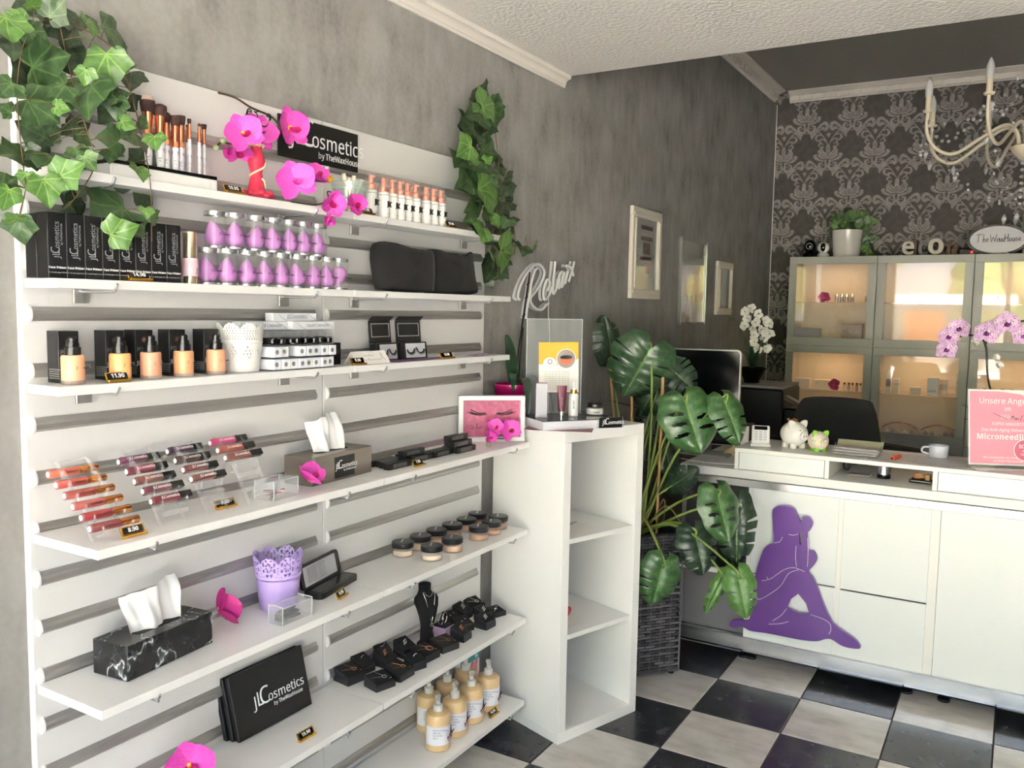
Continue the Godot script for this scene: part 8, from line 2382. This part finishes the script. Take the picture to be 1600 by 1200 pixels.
func goods() -> void: # stock behind the glass
	var silver := mat("pack_silver", h("a8aab0"), 0.3, 0.3)
	var white := mat("pack_white", h("d9d5d0"), 0.5)
	var mauve := mat("pack_mauve", h("b3a49d"), 0.5)
	var X := 0.0
	var G := [
		["gift_carton", "silver oblong carton at the lower left behind the upper left glass door", "carton", 0.355, 1.3415, -6.76, Vector3(0.19, 0.112, 0.08), silver, "NC"],
		["gift_carton", "tall mauve carton with a silver mark behind the upper left glass door", "carton", 0.675, 1.3415, -6.76, Vector3(0.145, 0.15, 0.08), mauve, "NC"],
		["small_jar", "low dark jar between the two cartons behind the upper left door", "jar", 0.535, 1.3415, -6.72, Vector3(0.06, 0.035, 0.05), silver, ""],
		["small_jar", "second low dark jar right of the first behind the upper left door", "jar", 0.59, 1.3415, -6.74, Vector3(0.04, 0.035, 0.05), M.print_grey, ""],
		["sample_carton", "grey sample carton at the right of the upper left glass shelf", "carton", 0.78, 1.6495, -6.78, Vector3(0.06, 0.05, 0.05), silver, ""],
		["cream_carton", "white cream carton at the left of the lower left glass shelf", "carton", 0.345, 1.0045, -6.72, Vector3(0.11, 0.068, 0.06), white, "care"],
		["cream_carton", "white cream carton beside the pink orchid on the lower left glass shelf", "carton", 0.50, 1.0045, -6.74, Vector3(0.15, 0.062, 0.06), white, "care"],
		["cream_carton", "pale carton at the left edge of the lower middle glass shelf", "carton", 0.945, 1.0045, -6.74, Vector3(0.035, 0.135, 0.05), white, ""],
		["cream_carton", "slim white carton second on the lower middle glass shelf", "carton", 1.0, 1.0045, -6.72, Vector3(0.036, 0.10, 0.05), white, "care"],
		["cream_carton", "low white carton with a dark top on the lower middle glass shelf", "carton", 1.13, 1.0045, -6.68, Vector3(0.07, 0.05, 0.05), white, "care"],
		["cream_carton", "tall grey carton in the middle of the lower middle glass shelf", "carton", 1.24, 1.0045, -6.70, Vector3(0.07, 0.122, 0.05), silver, "care"],
		["cream_carton", "pale tan carton behind the grey one on the lower middle glass shelf", "carton", 1.30, 1.0045, -6.78, Vector3(0.05, 0.108, 0.05), mauve, ""],
		["cream_carton", "tall white double carton at the right of the lower middle shelf", "carton", 1.415, 1.0045, -6.74, Vector3(0.07, 0.155, 0.05), white, "care"]]
	for g in G:
		var o := thing(g[0], g[1], g[2], Vector3(g[3], g[4], g[5]), 0.02)
		var sz: Vector3 = g[6]
		obj("body", box(st(), Vector3(0, sz.y / 2, 0), sz, 0.001), g[7], o)
		if g[8] != "": lettering(o, "lettering", g[8], sz.y * 0.22, M.print_grey if g[7] == white else M.print_black, at(-sz.x * 0.42, sz.y * (0.15 if g[7] == silver else 0.55), sz.z / 2 + 0.0004))
		else: obj("label_band", box(st(), Vector3(0, sz.y * 0.5, sz.z / 2 + 0.0004), Vector3(sz.x * 0.9, sz.y * 0.4, 0.0006), 0.0), M.print_grey, o)
	for k in 4:
		var o := thing("small_bottle", "small silver bottle on the upper left glass shelf, %s from the left" % ORD[k], "bottle", Vector3(0.56 + k * 0.036, 1.6495, -6.72), 0.0, "small bottles behind the upper left door")
		obj("body", lathe(st(), V2([0, 0, 0.014, 0, 0.014, 0.042, 0, 0.042]), 14), silver, o)
		obj("cap", lathe(st(), V2([0.010, 0.042, 0.010, 0.062, 0, 0.062]), 12), M.chrome, o)
	for k in 6:
		var o := thing("small_bottle", "small clear bottle on the lower left glass shelf, %s from the left" % ORD[k], "bottle", Vector3(0.645 + k * 0.028, 1.0045, -6.72 - 0.02 * (k % 2)), 0.0, "small bottles behind the lower left door")
		obj("body", lathe(st(), V2([0, 0, 0.011, 0, 0.011, 0.036, 0, 0.036]), 14), mauve if k % 2 else white, o)
		obj("cap", lathe(st(), V2([0.008, 0.036, 0.008, 0.052, 0, 0.052]), 12), M.gold_dark, o)
	for k in 4:
		var o := thing("small_bottle", "small gold capped bottle on the lower right glass shelf, %s from the left" % ORD[k], "bottle", Vector3(1.56 + k * 0.055, 1.0045, -6.70), 0.0, "small bottles behind the lower right door")
		obj("body", lathe(st(), V2([0, 0, 0.016, 0, 0.016, 0.045, 0, 0.045]), 14), white, o)
		obj("cap", lathe(st(), V2([0.012, 0.045, 0.012, 0.07, 0, 0.07]), 12), M.gold, o)
	for k in 3:
		var o := thing("orchid", ["pink orchid head on the upper left glass shelf in the cabinet", "pink orchid head on the lower left glass shelf in the cabinet", "red blossom on the upper right glass shelf in the cabinet"][k], "flower", [Vector3(0.47, 1.6495, -6.72), Vector3(0.585, 1.0045, -6.66), Vector3(1.60, 1.6495, -6.72)][k])
		orchid_flower(o, "flower", toward(Vector3(0, 0.03, 0), Vector3(0.2, 0.3, 1), 0.4 + k), 0.10 if k < 2 else 0.05, M.petal_dark, M.lip_magenta, M.heart_yellow, 0.25)
	for k in 2: # clear bags with copper handles, full of samples
		var o := thing("cosmetic_bag", ["clear cosmetic bag with a copper zip at the left of the lower middle compartment", "clear cosmetic bag with a copper zip at the right of the lower middle compartment"][k], "bag", Vector3(1.04 + k * 0.26, 0.6845, -6.72), 0.0)
		var pl := smooth_poly([-0.12, 0, 0.12, 0, 0.125, 0.05, 0.10, 0.085, 0.02, 0.102, -0.08, 0.095, -0.125, 0.06], 4)
		obj("bag", prism(st(), pl, 0.09, at(0, 0, -0.045)), M.acrylic, o)
		var c := []
		for i in 13:
			var u := i / 12.0 * 2 - 1
			c.append(Vector3(u * 0.12, 0.065 + 0.04 * (1 - u * u), 0.02))
		obj("zip", tube(st(), c, 0.005, 6), M.copper, o)
		for j in 5:
			var q := thing("sample_tube", "%s sample tube from the left in the %s clear cosmetic bag" % [ORD[j], ["left", "right"][k]], "tube", Vector3(0.95 + k * 0.26 + j * 0.042, 0.6845, -6.72), 0.0, "sample tubes in the clear bags")
			obj("body", lathe(st(), V2([0, 0.018, 0.014, 0.018, 0.016, 0.04 + 0.012 * sin(j * 2.0 + k), 0, 0.06 + 0.012 * sin(j * 2.0 + k)]), 12), [white, silver, mauve][(j + k) % 3], q)
			obj("cap", lathe(st(), V2([0, 0, 0.010, 0, 0.010, 0.018, 0, 0.018]), 12), M.black if j % 2 else M.chrome, q)

# ---------- chandelier ----------
func chandelier() -> void:
	var C := Vector3(1.735, 2.44, -5.1)
	var o := thing("chandelier", "cream chandelier with curved candle arms and hanging crystal chains", "chandelier", C)
	var cream := mat("chandelier_cream", h("d2c8b0"), 0.4)
	var crystal := clear("crystal", h("f2f4f2"), 0.28, 0.05)
	obj("hub", lathe(st(), V2([0, -0.10, 0.03, -0.09, 0.075, -0.045, 0.09, -0.02, 0.04, 0.0, 0.02, 0.03, 0.03, 0.08, 0.015, 0.12, 0.02, 0.3, 0.008, 0.34, 0.008, 0.80, 0.05, 0.81, 0.06, 0.828, 0, 0.828]), 26), cream, o)
	var N := 8
	for k in N:
		var a := TAU * k / N + 0.36
		var d := Vector3(cos(a), 0, sin(a))
		var R := 0.50
		var pts := curve([d * 0.05 + Vector3(0, -0.02, 0), d * 0.07 + Vector3(0, 0.06, 0), d * 0.13 + Vector3(0, 0.085, 0), d * 0.24 + Vector3(0, 0.02, 0), d * 0.36 + Vector3(0, -0.055, 0), d * 0.45 + Vector3(0, -0.03, 0), d * R + Vector3(0, 0.05, 0), d * R + Vector3(0, 0.16, 0)], 8)
		obj("arm", tube(st(), pts, 0.0085, 9), cream, o)
		var t := Transform3D(Basis(), d * R + Vector3(0, 0.16, 0))
		var cd := obj("candle_holder", lathe(st(), V2([0, -0.012, 0.022, -0.008, 0.026, 0.002, 0.014, 0.004, 0.0145, 0.075, 0, 0.075]), 16, t), cream, o)
		obj("bulb", lathe(st(), V2([0.0175, 0.07, 0.0185, 0.095, 0.019, 0.11, 0.0165, 0.128, 0.009, 0.148, 0.003, 0.160, 0, 0.162]), 16, t), mat("bulb_white", h("c9c7c6"), 0.3), cd)
		var s := st()
		for j in 9: # swag from arm to arm
			var a2 := TAU * (k + (j + 0.5) / 9.0) / N + 0.36
			var u := (j + 0.5) / 9.0
			ball(s, Vector3(cos(a2) * R, 0.13 - 0.16 * sin(PI * u), sin(a2) * R), Vector3.ONE * 0.0085, 5)
		for j in 8: # from the arm's end up to the crown
			var u := (j + 0.5) / 8.0
			ball(s, (d * R + Vector3(0, 0.10, 0)).lerp(d * 0.05 + Vector3(0, 0.36, 0), u) - Vector3(0, 0.10 * sin(PI * u), 0), Vector3.ONE * 0.0085, 5)
		for j in 6:
			var u := (j + 0.5) / 6.0
			ball(s, (d * 0.42 + Vector3(0, -0.06, 0)).lerp(d * 0.10 + Vector3(0, -0.30, 0), u) - Vector3(0, 0.05 * sin(PI * u), 0), Vector3.ONE * 0.0075, 5)
		obj("crystal_chain", s, crystal, o)
		for q in [[R, -0.04], [0.36, -0.12], [0.10, -0.36]]:
			var p: Vector3 = d * q[0] + Vector3(0, q[1], 0)
			obj("drop", lathe(st(), V2([0, -0.045, 0.010, -0.028, 0.012, -0.016, 0.006, -0.002, 0, 0.004]), 6, Transform3D(Basis(), p), 5), crystal, o)
	var s := st()
	for k in 10:
		for j in 7: ball(s, Vector3(cos(k * 0.63) * 0.03, -0.10 - j * 0.034, sin(k * 0.63) * 0.03), Vector3.ONE * 0.007, 5)
	obj("crystal_strands", s, crystal, o).set_meta("kind", "stuff")
